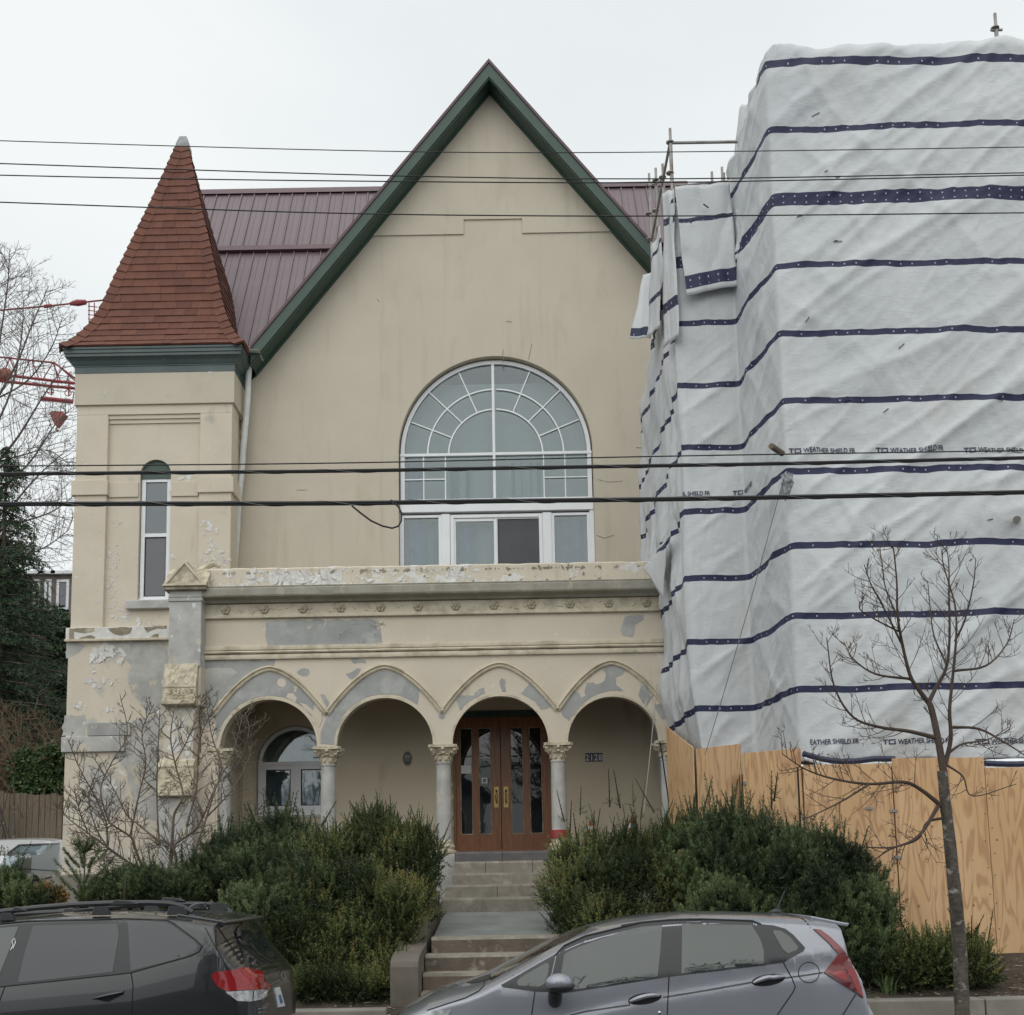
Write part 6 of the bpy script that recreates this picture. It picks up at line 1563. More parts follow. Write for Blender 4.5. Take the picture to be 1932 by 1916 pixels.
def dark_suv():
    Yc, h = 9.5, .90; ox = -4.1; O = (ox, Yc, 0)
    s3 = lambda l: [(a*.28464, 1690.2+b*.28464) for a, b in l]
    top = [(-6.45, .5), (-6.40, .85), (-6.2, 1.02), (-5.45, 1.12), (-4.75, 1.50)]
    for (a, b) in [(0, 150), (400, 113), (800, 104), (1250, 106), (1500, 114), (1690, 146)]:
        (u, v), = s3([(a, b)]); p = at(u, v, Yc-.25); top.append((at(u, v, Yc+(.5 if a > 1400 else -.25)).x, p.z))
    for (a, b) in [(1740, 250), (1835, 425), (1880, 500), (1893, 590)]:
        (u, v), = s3([(a-48, b)]); p = at(u, v, Yc); p.x = at(u, v, Yc+max(0, .5-(b-250)/500)).x; top.append((p.x, p.z))
    xe = top[-1][0]; top += [(xe+.012, .95), (xe+.03, .6)]
    top = sorted((x-ox, z) for x, z in top)
    belt = [(at(u, v, 8.62).x-ox, at(u, v, 8.62).z) for u, v in s3([(-800, 640), (0, 605), (862, 512), (1300, 390), (1700, 340)])]
    x0, x1 = top[0][0], top[-1][0]
    def plan(x): return (1-.3*max(0, (x0+.6-x)/.6)**2.2)*(1-.05*max(0, (x-(x1-.45))/.45)**2-.26*max(0, (x-(x1-.30))/.30)**5)
    c = Car('suv', 'dark grey estate SUV with roof rails parked at lower left', O, top, belt, h, x0, x1, M['paint_dark'], tumble=.27, edge=.07, plan=plan, wheels=(x0+.9, x1-.95))
    c.panel('window_surround', s3([(-300, 225), (0, 203), (180, 184), (840, 161), (1110, 171), (1152, 190), (1302, 300), (1336, 338), (1322, 372), (1262, 402), (862, 514), (0, 607), (-300, 630)]), M['trim'], .003)
    c.panel('front_window', s3([(-260, 235), (0, 216), (125, 206), (60, 370), (0, 520), (-40, 590), (-260, 610)]), M['car_glass'], .0055)
    c.panel('rear_window', s3([(222, 200), (780, 187), (790, 260), (748, 506), (400, 548), (120, 577), (160, 400)]), M['car_glass_dark'], .0055)
    c.panel('quarter_window', s3([(848, 168), (1100, 179), (1140, 196), (1288, 302), (1324, 345), (1308, 374), (1200, 415), (868, 498)]), M['car_glass_dark'], .0055)
    c.line('window_seal', s3([(-200, 205), (0, 188), (180, 172), (840, 156), (1110, 166), (1155, 187), (1302, 297), (1340, 338)]), 1.9, M['seam'], .006)
    c.line('window_seal', s3([(0, 606), (860, 514), (1262, 402), (1322, 372), (1338, 338)]), 1.9, M['seam'], .006)
    for l in ([(845, 165), (858, 430), (882, 600), (872, 800)], [(180, 185), (110, 380), (30, 610), (-10, 720)], [(1338, 120), (1350, 190), (1400, 290), (1515, 492)], [(1385, 125), (1440, 205), (1540, 350), (1605, 452)], [(1455, 212), (1600, 150)]):
        c.line('panel_gap', s3(l), 1.8, M['seam'])
    c.panel('rear_screen', s3([(1556, 245), (1575, 205), (1612, 176), (1690, 178), (1738, 262), (1832, 428), (1792, 455), (1690, 470), (1655, 466), (1612, 400)]), M['car_glass_dark'], .012, 9.2, relax=14)
    c.panel('tail_lamp', s3([(1400, 530), (1412, 514), (1445, 504), (1600, 488), (1640, 488), (1735, 512), (1735, 526), (1680, 548), (1690, 578), (1720, 590), (1782, 598), (1772, 618), (1500, 632), (1440, 598)]), M['lamp_red'], .018, 8.8, relax=3)
    c.panel('tail_lamp', s3([(1495, 636), (1772, 622), (1758, 668), (1725, 690), (1650, 702), (1570, 697)]), M['lamp_clear'], .012, 8.8)
    c.line('lamp_divider', s3([(1672, 630), (1668, 700)]), 1.6, M['seam'], .0135, 8.8)
    c.line('lamp_ridge', s3([(1640, 492), (1658, 560), (1640, 622)]), 2.4, M['lamp_pale_red'], .016, 8.8)
    c.panel('number_plate', s3([(1815, 614), (1848, 606), (1883, 732), (1836, 742)]), mat('number_plate_white', (.62, .64, .66), rough=.4), .010, 9.5)
    c.panel('plate_print', s3([(1838, 660), (1852, 656), (1868, 712), (1850, 716)]), mat('plate_blue', (.05, .16, .34), rough=.4), .012, 9.5)
    c.line('badge', s3([(1864, 508), (1858, 530), (1866, 552), (1878, 562), (1886, 545), (1882, 516), (1872, 504), (1864, 508)]), 1.3, M['chrome'], .008, 9.6)
    for a in (750, 776): c.line('badge', s3([(1706, a), (1772, a-8)]), 1.8, M['chrome'], .006, 9)
    # rear wiper and bumper step
    c.line('wiper', s3([(1800, 448), (1700, 380), (1640, 300)]), 1.5, M['trim'], .012, 9.3)
    c.line('tailgate_trim', s3([(1740, 480), (1850, 468)]), 1.8, M['chrome'], .006, 9.4)
    c.line('mark', s3([(72, 362), (90, 330), (82, 300), (100, 285), (106, 312), (88, 352)]), 1.6, M['paper'], .008)
    # door handle
    c.panel('handle_recess', s3([(612, 680), (640, 662), (815, 638), (820, 655), (750, 690), (720, 706), (680, 700)]), M['seam'], .002)
    mb = MB(); P = []
    for i in range(8):
        q = i/7; (u, v), = s3([(622+195*q, 682-42*q)]); loc, n = c.hit(u, v, 8.6); P.append(loc+n*(.012+.022*math.sin(math.pi*q)))
    mb.tube(P, [.009, .012, .013, .013, .013, .013, .012, .009], 8); c.solid('door_handle', mb, M['paint_dark'])
    # spoiler
    a, b = at(*s3([(1440, 108)])[0], Yc+.1), at(*s3([(1730, 150)])[0], Yc+.1); a.x = at(*s3([(1440, 108)])[0], Yc+.55).x; b.x = at(*s3([(1730, 150)])[0], Yc+.55).x; mb = MB()
    mb.prism([(a.x, a.z-.05), (b.x-.03, b.z-.035), (b.x, b.z-.005), (b.x-.02, b.z+.008), (a.x, a.z+.012)], Yc-.66, Yc+.66); c.solid('spoiler', mb, M['paint_dark'], bevel=.010)
    # roof rails
    for sy, nm in ((-1, 0), (1, 1)):
        yy = Yc+sy*.62; mb = MB()
        pts = s3([(-700, 150), (-300, 122), (0, 108), (250, 80), (500, 60), (740, 50), (1000, 48), (1120, 52), (1190, 66), (1240, 90), (1275, 112)])
        dz = 0 if sy < 0 else -.035
        P = []
        for u, v in pts:
            p = at(u, v, Yc-.62); P.append(Vector((p.x, yy, p.z+dz)))
        mb.tube(P, .022, 8); o = c.solid('roof_rail', mb, M['trim'])
        for (ua, ub, va, vb) in ((612, 720, 72, 112), (1110, 1235, 68, 112), (0, 90, 112, 150)):
            a, b = at(*s3([(ua, vb)])[0], Yc-.62), at(*s3([(ub, va)])[0], Yc-.62); mb = MB()
            mb.prism([(a.x, a.z-.02), (b.x+.02, a.z-.02), (b.x-.01, b.z), (a.x+.015, b.z)], yy-.022, yy+.022); c.solid('rail_foot', mb, M['trim'], o, bevel=.006)
        for (ua, ub, va) in ((740, 930, 36), (80, 200, 80)):
            a, b = at(*s3([(ua, va)])[0], Yc-.62), at(*s3([(ub, va+4)])[0], Yc-.62); mb = MB()
            mb.prism([(a.x, a.z-.03), (b.x, b.z-.02), (b.x-.05, b.z+.005), (a.x+.03, a.z+.01)], yy-.03, yy+.03); c.solid('rail_cap', mb, M['trim'], o, bevel=.008)
    a = [at(u, v, Yc) for u, v in s3([(1238, 92), (1262, 66), (1300, 48), (1366, 44), (1368, 96)])]
    mb = MB(); mb.prism([(p.x, p.z) for p in a], Yc-.022, Yc+.022); c.solid('roof_aerial', mb, M['paint_dark'], bevel=.012)
dark_suv()

def pale_suv():
    # parked behind, nose towards the street, beside the turret
    Y0 = 25.2; rx_ = at(62, 1640, Y0).x
    O = (rx_-.25, Y0, 1.42)
    H = at(70, 1586, 26.8).z - 1.42
    top = [(-2.3, .55), (-2.27, .85), (-2.1, 1.02), (-1.2, 1.12), (-.35, H-.06), (.2, H), (1.6, H-.05), (2.15, 1.1), (2.3, .6)]
    belt = [(-2.4, .95), (-1.1, 1.08), (2.4, 1.12)]
    c = Car('suv', 'pale silver SUV in the driveway left of the turret, facing out', O, top, belt, .93, -2.3, 2.3, M['paint_white'], rot=R_(90), tumble=.3, edge=.07, plan=lambda x: 1-.16*max(0, (-1.6-x)/.7)**2, group=None, wheels=(-1.45, 1.4))
    c.panel('windscreen', [(-12, 1650), (14, 1612), (36, 1596), (112, 1593), (112, 1640), (60, 1648)], M['glass'], .012, 25, 8)
    c.line('windscreen_edge', [(14, 1612), (36, 1596), (112, 1593)], 3, M['trim'], .014, 25)
    c.line('wiper', [(0, 1652), (45, 1640), (110, 1644)], 2.5, M['trim'], .02, 25)
    c.line('wiper', [(30, 1660), (70, 1662), (108, 1652)], 2.0, M['seam'], .02, 25)
    for v in (1682, 1692, 1702): c.line('grille_bar', [(-30, v+2), (44, v-2)], 3.0, M['trim'], .02, 23)
    c.panel('head_lamp', [(62, 1684), (104, 1668), (104, 1684), (84, 1694)], M['lamp_dark_red'] if False else M['trim'], .02, 23)
pale_suv()
# ------------------------------------------------------------------ evergreens
def unit(a): return a/np.maximum(np.linalg.norm(a, axis=1, keepdims=True), 1e-9)
def sprig_arrays(P, D, Ls, k, nl, nw, fwd=.55, tint=None, t0=.12, droop=0.0, stem=.0035):
    """needles set round short shoots: P roots, D directions, Ls lengths -> quads"""
    n = len(P); D = unit(D)
    A = unit(np.cross(D, RNG.normal(size=(n, 3)))); Bv = np.cross(D, A)
    t = np.tile(np.linspace(t0, 1.0, k), (n, 1)) + RNG.uniform(-.03, .03, (n, k))
    ph = np.arange(k)[None, :]*2.399 + RNG.uniform(0, 6.28, (n, 1)) + RNG.uniform(-.4, .4, (n, k))
    root = P[:, None, :] + D[:, None, :]*(Ls[:, None]*t)[:, :, None]
    perp = A[:, None, :]*np.cos(ph)[:, :, None] + Bv[:, None, :]*np.sin(ph)[:, :, None]
    dr = D[:, None, :]*(fwd + .5*t[:, :, None]**2) + perp*.85; dr[:, :, 2] -= droop
    dr = dr/np.linalg.norm(dr, axis=2, keepdims=True)
    ln = nl*RNG.uniform(.7, 1.15, (n, k))*(1-.35*np.maximum(0, t-.8)/.2)
    tip = root + dr*ln[:, :, None]
    side = np.cross(dr, RNG.normal(size=(n, k, 3))); side /= np.linalg.norm(side, axis=2, keepdims=True)
    mid = root + dr*(ln*.5)[:, :, None]; w_ = nw/2
    V = np.stack([root, mid-side*w_, tip, mid+side*w_], axis=2).reshape(-1, 3)
    T = (RNG.uniform(.05, .75, n) if tint is None else tint)
    tt = np.clip(np.repeat(T[:, None], k, 1) + .22*(t-.5), 0, 1); tt = np.repeat(tt[:, :, None], 4, 2).reshape(-1)
    # stem
    S = np.stack([P-A*stem, P+A*stem, P+D*Ls[:, None]+A*stem*.4, P+D*Ls[:, None]-A*stem*.4], axis=1).reshape(-1, 3)
    V = np.concatenate([V, S]); tt = np.concatenate([tt, np.full(len(S), .02)])
    return V, tt
def foliage(name, chunks, m, parent):
    V = np.concatenate([c[0] for c in chunks]); T = np.concatenate([c[1] for c in chunks])
    Fq = np.arange(len(V)).reshape(-1, 4)
    return np_mesh(name, V, Fq, m, parent, attr=T)
def shell(lobes, n, rlo=.62, clip=None):
    """points in the outer shell of a clump of ellipsoids, with outward normals"""
    C = np.array([l[0] for l in lobes]); R = np.array([l[1] for l in lobes])
    area = (R[:, 0]*R[:, 2] + R[:, 1]*R[:, 2] + R[:, 0]*R[:, 1]); pr = area/area.sum()
    Ps, Ns = [], []
    while sum(len(p) for p in Ps) < n:
        i = RNG.choice(len(C), n, p=pr); d = unit(RNG.normal(size=(n, 3))); r = RNG.uniform(rlo, 1.0, n)**.6
        bump = 1 + .16*np.sin(d[:, 0]*9+i*2)*np.sin(d[:, 2]*8+i) + .10*np.sin(d[:, 1]*13+d[:, 0]*7+i)
        p = C[i] + d*R[i]*(r*bump)[:, None]; keep = np.ones(n, bool)
        for j in range(len(C)):
            q = np.linalg.norm((p-C[j])/R[j], axis=1); keep &= (q > .66) | (i == j)
        keep &= d[:, 2] > -.75
        if clip is not None: keep &= clip(p)
        Ps.append(p[keep]); Ns.append(unit(d/R[i])[keep])
    return np.concatenate(Ps)[:n], np.concatenate(Ns)[:n]
def px_lobes(l):
    out = []
    for (u, v, Y, ru, rv) in l:
        c = at(u, v, Y); s = Y/F_PX; out.append(((c.x, c.y, c.z), (ru*s, min(ru, rv)*s*.85, rv*s)))
    return out
def stems(t, base, lobes, m, n=14, r=.022):
    mb = MB()
    for i in range(n):
        c = Vector(random.choice(lobes)[0]); q = Vector((c.x+random.uniform(-.3, .3), c.y+random.uniform(-.2, .2), c.z+random.uniform(-.2, .25)))
        b = Vector((base[0]+(q.x-base[0])*.45+random.uniform(-.1, .1), base[1]+random.uniform(-.15, .15), ground(base[0], base[1])-.03))
        md = b.lerp(q, .5)+Vector((random.uniform(-.1, .1), random.uniform(-.1, .1), .08)); mb.tube([b, md, q], [r, r*.7, r*.3], 6)
    return mb.build('stems', m, t, smooth=True)
def bush(name, label, cat, lobes_px, n, kind, group, shoots=0, shoot_px=(), seed_low=0, tints=(.12, .95)):
    lobes = px_lobes(lobes_px); big = list(lobes)
    for (cc, rr) in big:                               # break the outline with smaller clumps
        for q in range(6):
            d = Vector((random.gauss(0, 1), random.gauss(0, .7), random.uniform(-.2, 1.3))).normalized(); f = random.uniform(.30, .52)
            lobes.append(((cc[0]+d.x*rr[0]*.86, cc[1]+d.y*rr[1]*.86, cc[2]+d.z*rr[2]*.80), (rr[0]*f*.8, rr[1]*f*.8, rr[2]*f)))
    c = np.mean([l[0] for l in lobes], axis=0); by = min(c[1], c[1])
    base = (float(c[0]), float(by), ground(c[0], by)); t = thing(name, label, cat, base, group)
    P, N = shell(lobes, n); T = RNG.uniform(tints[0], tints[1], n)
    gz = np.array([ground(p[0], p[1]) for p in P[:1]])[0]; P[:, 2] = np.maximum(P[:, 2], gz+.05)
    # patches of lighter and browner growth
    for (cc, rr) in lobes: 
        a = RNG.normal(size=3); T += .10*np.sin((P-np.array(cc)) @ a*4)
    T = np.clip(T, .02, .94); T[RNG.uniform(size=n) < .008] = 1.0
    ch = []
    if kind == 'yew':
        D = N*.42 + np.array([0, 0, .85]) + RNG.normal(size=(n, 3))*.30; Ls = RNG.uniform(.14, .34, n)
        ch.append(sprig_arrays(P, D, Ls, 34, .034, .0105, .70, T, stem=.006)); m = M['yew']
    else:
        D = N*.42 + np.array([0, 0, .85]) + RNG.normal(size=(n, 3))*.26; Ls = RNG.uniform(.12, .26, n)
        ch.append(sprig_arrays(P, D, Ls, 44, .062, .0075, .85, T, t0=.1, stem=.006)); m = M['pine']
    # dense inner twigs and older needles, tinted dark to stand in for inner shade
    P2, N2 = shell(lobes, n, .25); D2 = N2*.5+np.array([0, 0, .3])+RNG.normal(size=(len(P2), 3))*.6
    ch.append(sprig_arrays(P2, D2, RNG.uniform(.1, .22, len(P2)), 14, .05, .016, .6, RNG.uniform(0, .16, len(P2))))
    # leading shoots along the top
    sp = [at(*p) for p in shoot_px]
    if shoots:
        Q, NQ = shell(lobes, shoots*40, .9); o = np.argsort(-(NQ[:, 2]*.6+Q[:, 2]+RNG.uniform(0, .8, len(Q))))[:shoots*2]; sp = sp + [Vector(q) for q in Q[o]]
    if sp:
        S = np.array([tuple(p) for p in sp]); k = len(S); dd = np.array([0, 0, 1.0])+RNG.normal(size=(k, 3))*.26; L_ = RNG.uniform(.22, .52, k)
        ch.append(sprig_arrays(S-unit(dd)*.1, dd, L_+.1, 40, .026 if kind == 'yew' else .055, .012, .8, RNG.uniform(.15, .6, k), t0=.0, stem=.012))
        for q in range(3):
            ch.append(sprig_arrays(S-unit(dd)*.08+unit(dd)*RNG.uniform(0, .08, (k, 1)), dd*.6+RNG.normal(size=(k, 3))*.45, RNG.uniform(.08, .16, k), 16, .03, .008, .6, RNG.uniform(.15, .6, k)))
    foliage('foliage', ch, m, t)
    stems(t, base, lobes, M['bark'])
    return t
def build_bushes():
    g = 'evergreen shrubs in front of the porch'
    bush('yew_bush', 'broad dark yew bush left of the front steps', 'bush',
         [(640, 1650, 14.9, 95, 62), (735, 1640, 15.0, 82, 62), (770, 1690, 14.7, 46, 78), (630, 1725, 14.4, 120, 80), (722, 1745, 14.2, 80, 75), (700, 1600, 15.1, 45, 45), (788, 1640, 14.9, 28, 46), (660, 1815, 13.8, 75, 62)], 3300, 'yew', g, 70,
         [(700, 1545, 15.1), (697, 1560, 15.1), (655, 1572, 15), (665, 1560, 15), (618, 1590, 15), (790, 1568, 14.9), (815, 1580, 14.9), (830, 1600, 14.8), (640, 1585, 15), (735, 1580, 15), (760, 1600, 14.9), (770, 1590, 14.9)])
    bush('yew_bush', 'straggly yellowish yew growth low beside the concrete cheek wall', 'bush', [(600, 1850, 13.6, 62, 42), (685, 1866, 13.4, 46, 24), (630, 1800, 13.9, 55, 36), (560, 1800, 13.8, 55, 56), (595, 1884, 13.05, 52, 24), (680, 1888, 13.0, 52, 20), (742, 1862, 13.3, 26, 36)], 1700, 'yew', g, 6, tints=(.1, .85))
    bush('pine_bush', 'dense mugo pine bush behind the grey bare shrub, left of the yew', 'bush',
         [(470, 1635, 15.3, 75, 55), (535, 1590, 15.6, 42, 34), (430, 1680, 14.9, 75, 55), (520, 1690, 14.7, 85, 75), (370, 1680, 15.3, 50, 40), (560, 1640, 15.3, 55, 55), (500, 1770, 14.0, 90, 70), (575, 1730, 14.2, 60, 80)], 2500, 'pine', g, 50,
         [(535, 1552, 15.6), (548, 1556, 15.6), (600, 1560, 15.3), (612, 1550, 15.3)])
    bush('yew_bush', 'tall yew bush with long upright shoots right of the front steps', 'bush',
         [(1105, 1652, 15.1, 60, 58), (1190, 1642, 15.2, 82, 60), (1275, 1632, 15.3, 55, 62), (1120, 1710, 14.5, 82, 75), (1225, 1700, 14.5, 90, 75), (1310, 1625, 15.0, 50, 48), (1080, 1740, 14.2, 32, 46), (1160, 1780, 13.9, 90, 60)], 3000, 'yew', g, 70,
         [(1062, 1540, 15.1), (1075, 1575, 15.0), (1095, 1525, 15.2), (1120, 1545, 15.2), (1150, 1510, 15.2), (1168, 1512, 15.2), (1195, 1512, 15.2), (1210, 1535, 15.2), (1228, 1522, 15.2), (1250, 1560, 15.2), (1046, 1680, 14.5), (1040, 1660, 14.7), (1290, 1540, 15.2), (1310, 1525, 15.2)])
    bush('pine_bush', 'upright pine bush in front of the narrow plywood sheets', 'bush',
         [(1335, 1606, 14.9, 62, 50), (1400, 1598, 14.6, 58, 46), (1455, 1625, 14.2, 56, 50), (1350, 1680, 14.3, 90, 70), (1440, 1700, 14.0, 80, 65), (1380, 1760, 13.7, 90, 70)], 2300, 'pine', g, 45,
         [(1330, 1520, 14.9), (1338, 1500, 14.9), (1385, 1520, 14.6), (1400, 1522, 14.6), (1420, 1525, 14.5), (1456, 1515, 14.2), (1462, 1500, 14.2), (1350, 1530, 14.8)])
    bush('pine_bush', 'rounded dwarf pine with long needles in front of the wide plywood sheets', 'bush',
         [(1530, 1640, 13.7, 48, 46), (1590, 1680, 13.6, 62, 60), (1635, 1750, 13.4, 50, 76), (1560, 1750, 13.4, 85, 76), (1600, 1820, 13.2, 75, 50), (1500, 1680, 13.8, 55, 60)], 2300, 'pine', g, 45, [(1522, 1585, 13.7), (1532, 1580, 13.7), (1590, 1612, 13.6), (1680, 1770, 13.4)])
    bush('yew_bush', 'small spreading yew at the foot of the street tree', 'bush', [(1735, 1835, 13.2, 40, 40), (1800, 1825, 13.2, 52, 40), (1700, 1850, 13.1, 30, 26), (1840, 1840, 13.1, 30, 34)], 1100, 'yew', g, 8, [(1862, 1790, 13.2), (1850, 1800, 13.2), (1715, 1800, 13.2)])
    g2 = 'small pines at the left edge of the garden'
    bush('pine_bush', 'low pine bush at the far left edge in front of the pale SUV', 'bush', [(14, 1694, 14.6, 30, 30), (-20, 1700, 14.6, 40, 36), (55, 1712, 14.4, 40, 18)], 750, 'pine', g2, 5, [(18, 1655, 14.6), (30, 1660, 14.6)])
    bush('pine_bush', 'low dark pine bush under the bare shrub', 'bush', [(235, 1695, 14.9, 46, 32), (290, 1690, 14.7, 50, 30), (190, 1705, 14.8, 40, 22), (340, 1700, 14.6, 40, 30)], 900, 'pine', g2, 6)
    # open whorled sapling
    p0 = at(158, 1720, 14.8); b = (p0.x, 14.8, ground(p0.x, 14.8)); t = thing('pine_sapling', 'young open pine sapling with tiered branches below the turret', 'sapling', b, g2)
    top = at(160, 1600, 14.8); mb = MB(); mb.tube([b, (p0.x, 14.8, (b[2]+top.z)/2), tuple(top)], [.02, .015, .006], 6); mb.build('trunk', M['bark'], t, smooth=True)
    P, D, Ls = [], [], []
    for k, (v, r) in enumerate(((1612, .10), (1645, .30), (1675, .42), (1700, .46))):
        c = at(159, v, 14.8)
        for j in range(7):
            a = j*.9+k*.4; d = Vector((math.cos(a), math.sin(a), .75))
            for q in range(4): 
                P.append(tuple(c + d*(r*(q+1)/4*.75) + Vector((0, 0, .05*q*q/9)))); D.append((d.x*.7, d.y*.7, .9)); Ls.append(.11)
    for q in range(6): P.append(tuple(at(159, 1640-q*6, 14.8))); D.append((random.uniform(-.3, .3), random.uniform(-.3, .3), 1)); Ls.append(.14)
    foliage('foliage', [sprig_arrays(np.array(P), np.array(D), np.array(Ls), 40, .05, .006, .8, RNG.uniform(.2, .75, len(P)), t0=.05, stem=.006)], M['pine'], t)
    # russet plant by the sapling
    p = at(98, 1690, 14.5); t = thing('russet_plant', 'small russet leaved plant beside the low pine at far left', 'plant', (p.x, 14.5, ground(p.x, 14.5)))
    lob = px_lobes([(85, 1690, 14.5, 16, 18), (106, 1695, 14.5, 14, 16)]); P, N = shell(lob, 160, .2)
    foliage('leaves', [sprig_arrays(P, N+np.array([0, 0, .4]), RNG.uniform(.05, .1, 160), 6, .05, .03, .5, RNG.uniform(.5, 1, 160))], leaf_mat('russet_leaves', (.12, .07, .02), (.26, .16, .05)), t)
    mb = MB()
    for i in range(6): mb.tube([(p.x, 14.5, ground(p.x, 14.5)), tuple(Vector(lob[i % 2][0])+Vector((random.uniform(-.1, .1), 0, random.uniform(-.05, .1))))], [.006, .003], 4)
    mb.build('stems', M['twig'], t)
    # strap leaved clump by the pavement wall
    p = at(1678, 1868, 12.95); t = thing('iris_clump', 'small clump of green strap leaves at the foot of the dwarf pine', 'plant', (p.x, 12.95, ground(p.x, 12.95)))
    V, T = [], []
    for i in range(26):
        a = random.uniform(0, 6.28); h = random.uniform(.10, .24); l = random.uniform(.02, .12); w_ = .008; b = Vector((p.x+random.uniform(-.06, .06), 12.95+random.uniform(-.05, .05), ground(p.x, 12.95)))
        m1 = b+Vector((math.cos(a)*l*.3, math.sin(a)*l*.3, h*.6)); m2 = b+Vector((math.cos(a)*l, math.sin(a)*l, h)); s_ = Vector((w_, 0, 0))
        V += [b-s_, b+s_, m1+s_, m1-s_, m1-s_, m1+s_, m2+s_*.2, m2-s_*.2]; T += [random.uniform(.3, 1)]*8
    np_mesh('leaves', [tuple(v) for v in V], np.arange(len(V)).reshape(-1, 4), M['ivy'], t, attr=np.array(T))
build_bushes()

# ------------------------------------------------------------------ bare trees
def catmull(P, n=5):
    out = []; P = [P[0]*2-P[1]] + P + [P[-1]*2-P[-2]]
    for i in range(1, len(P)-2):
        a, b, c, d = P[i-1:i+3]
        for k in range(n):
            t = k/n; out.append(.5*((2*b)+(c-a)*t+(2*a-5*b+4*c-d)*t*t+(3*b-a-3*c+d)*t**3))
    out.append(P[-2]); return out
def twig(mb, p, d, L, r, depth, up=.5, kids=4, wob=.17, sides=4, bud=True, spread=.62):
    n = max(3, int(4*min(1, L*3))); pts = [p.copy()]; q = p.copy(); dd = d.normalized()
    for i in range(n):
        dd = (dd + Vector((random.gauss(0, wob), random.gauss(0, wob), random.gauss(0, wob)+up))*(.9/n)).normalized(); q = q+dd*(L/n); pts.append(q.copy())
    rs = [r*(1-.6*i/n) for i in range(n+1)]
    if bud and depth == 0: rs[-1] = r*.9
    mb.tube(pts, rs, sides if depth else 3, cap=False)
    if depth <= 0: return
    for k in range(kids):
        f = random.uniform(.2, .95); i = min(int(f*n), n-1); b = pts[i].lerp(pts[i+1], f*n-i); t = (pts[i+1]-pts[i]).normalized()
        s_ = t.cross(Vector((random.gauss(0, 1), random.gauss(0, 1), random.gauss(0, 1)))).normalized()
        twig(mb, b, t*.55+s_*spread, L*random.uniform(.3, .6)*(1.1-.4*f), max(r*.66, .0030), depth-1, up, max(2, kids-1), wob, sides, bud, spread)
def limb(mb, px, Y0, Y1, r0, r1, twigs, L, depth, up=.5, kids=3, sides=8, tr=.0045, start=.2, wob=.17, flat=.6):
    n = len(px); P = [at(u, v, Y0+(Y1-Y0)*(i/(n-1))**1.2) for i, (u, v) in enumerate(px)]; C = catmull(P, 5); m = len(C)
    mb.tube(C, [r0+(r1-r0)*(i/(m-1))**.8 for i in range(m)], sides, cap=True)
    for k in range(twigs):
        f = start+(1-start)*(k+random.random())/twigs; i = min(int(f*(m-1)), m-2); b = C[i].lerp(C[i+1], f*(m-1)-i); t = (C[i+1]-C[i]).normalized()
        a = random.choice((-1, 1)); s_ = (Vector((-t.z, 0, t.x))*a + Vector((0, random.gauss(0, flat), 0))).normalized()
        twig(mb, b, t*.6+s_*.75, L*random.uniform(.5, 1.25)*(1.2-.75*f), tr, depth, up, kids, wob, 4)
    return C
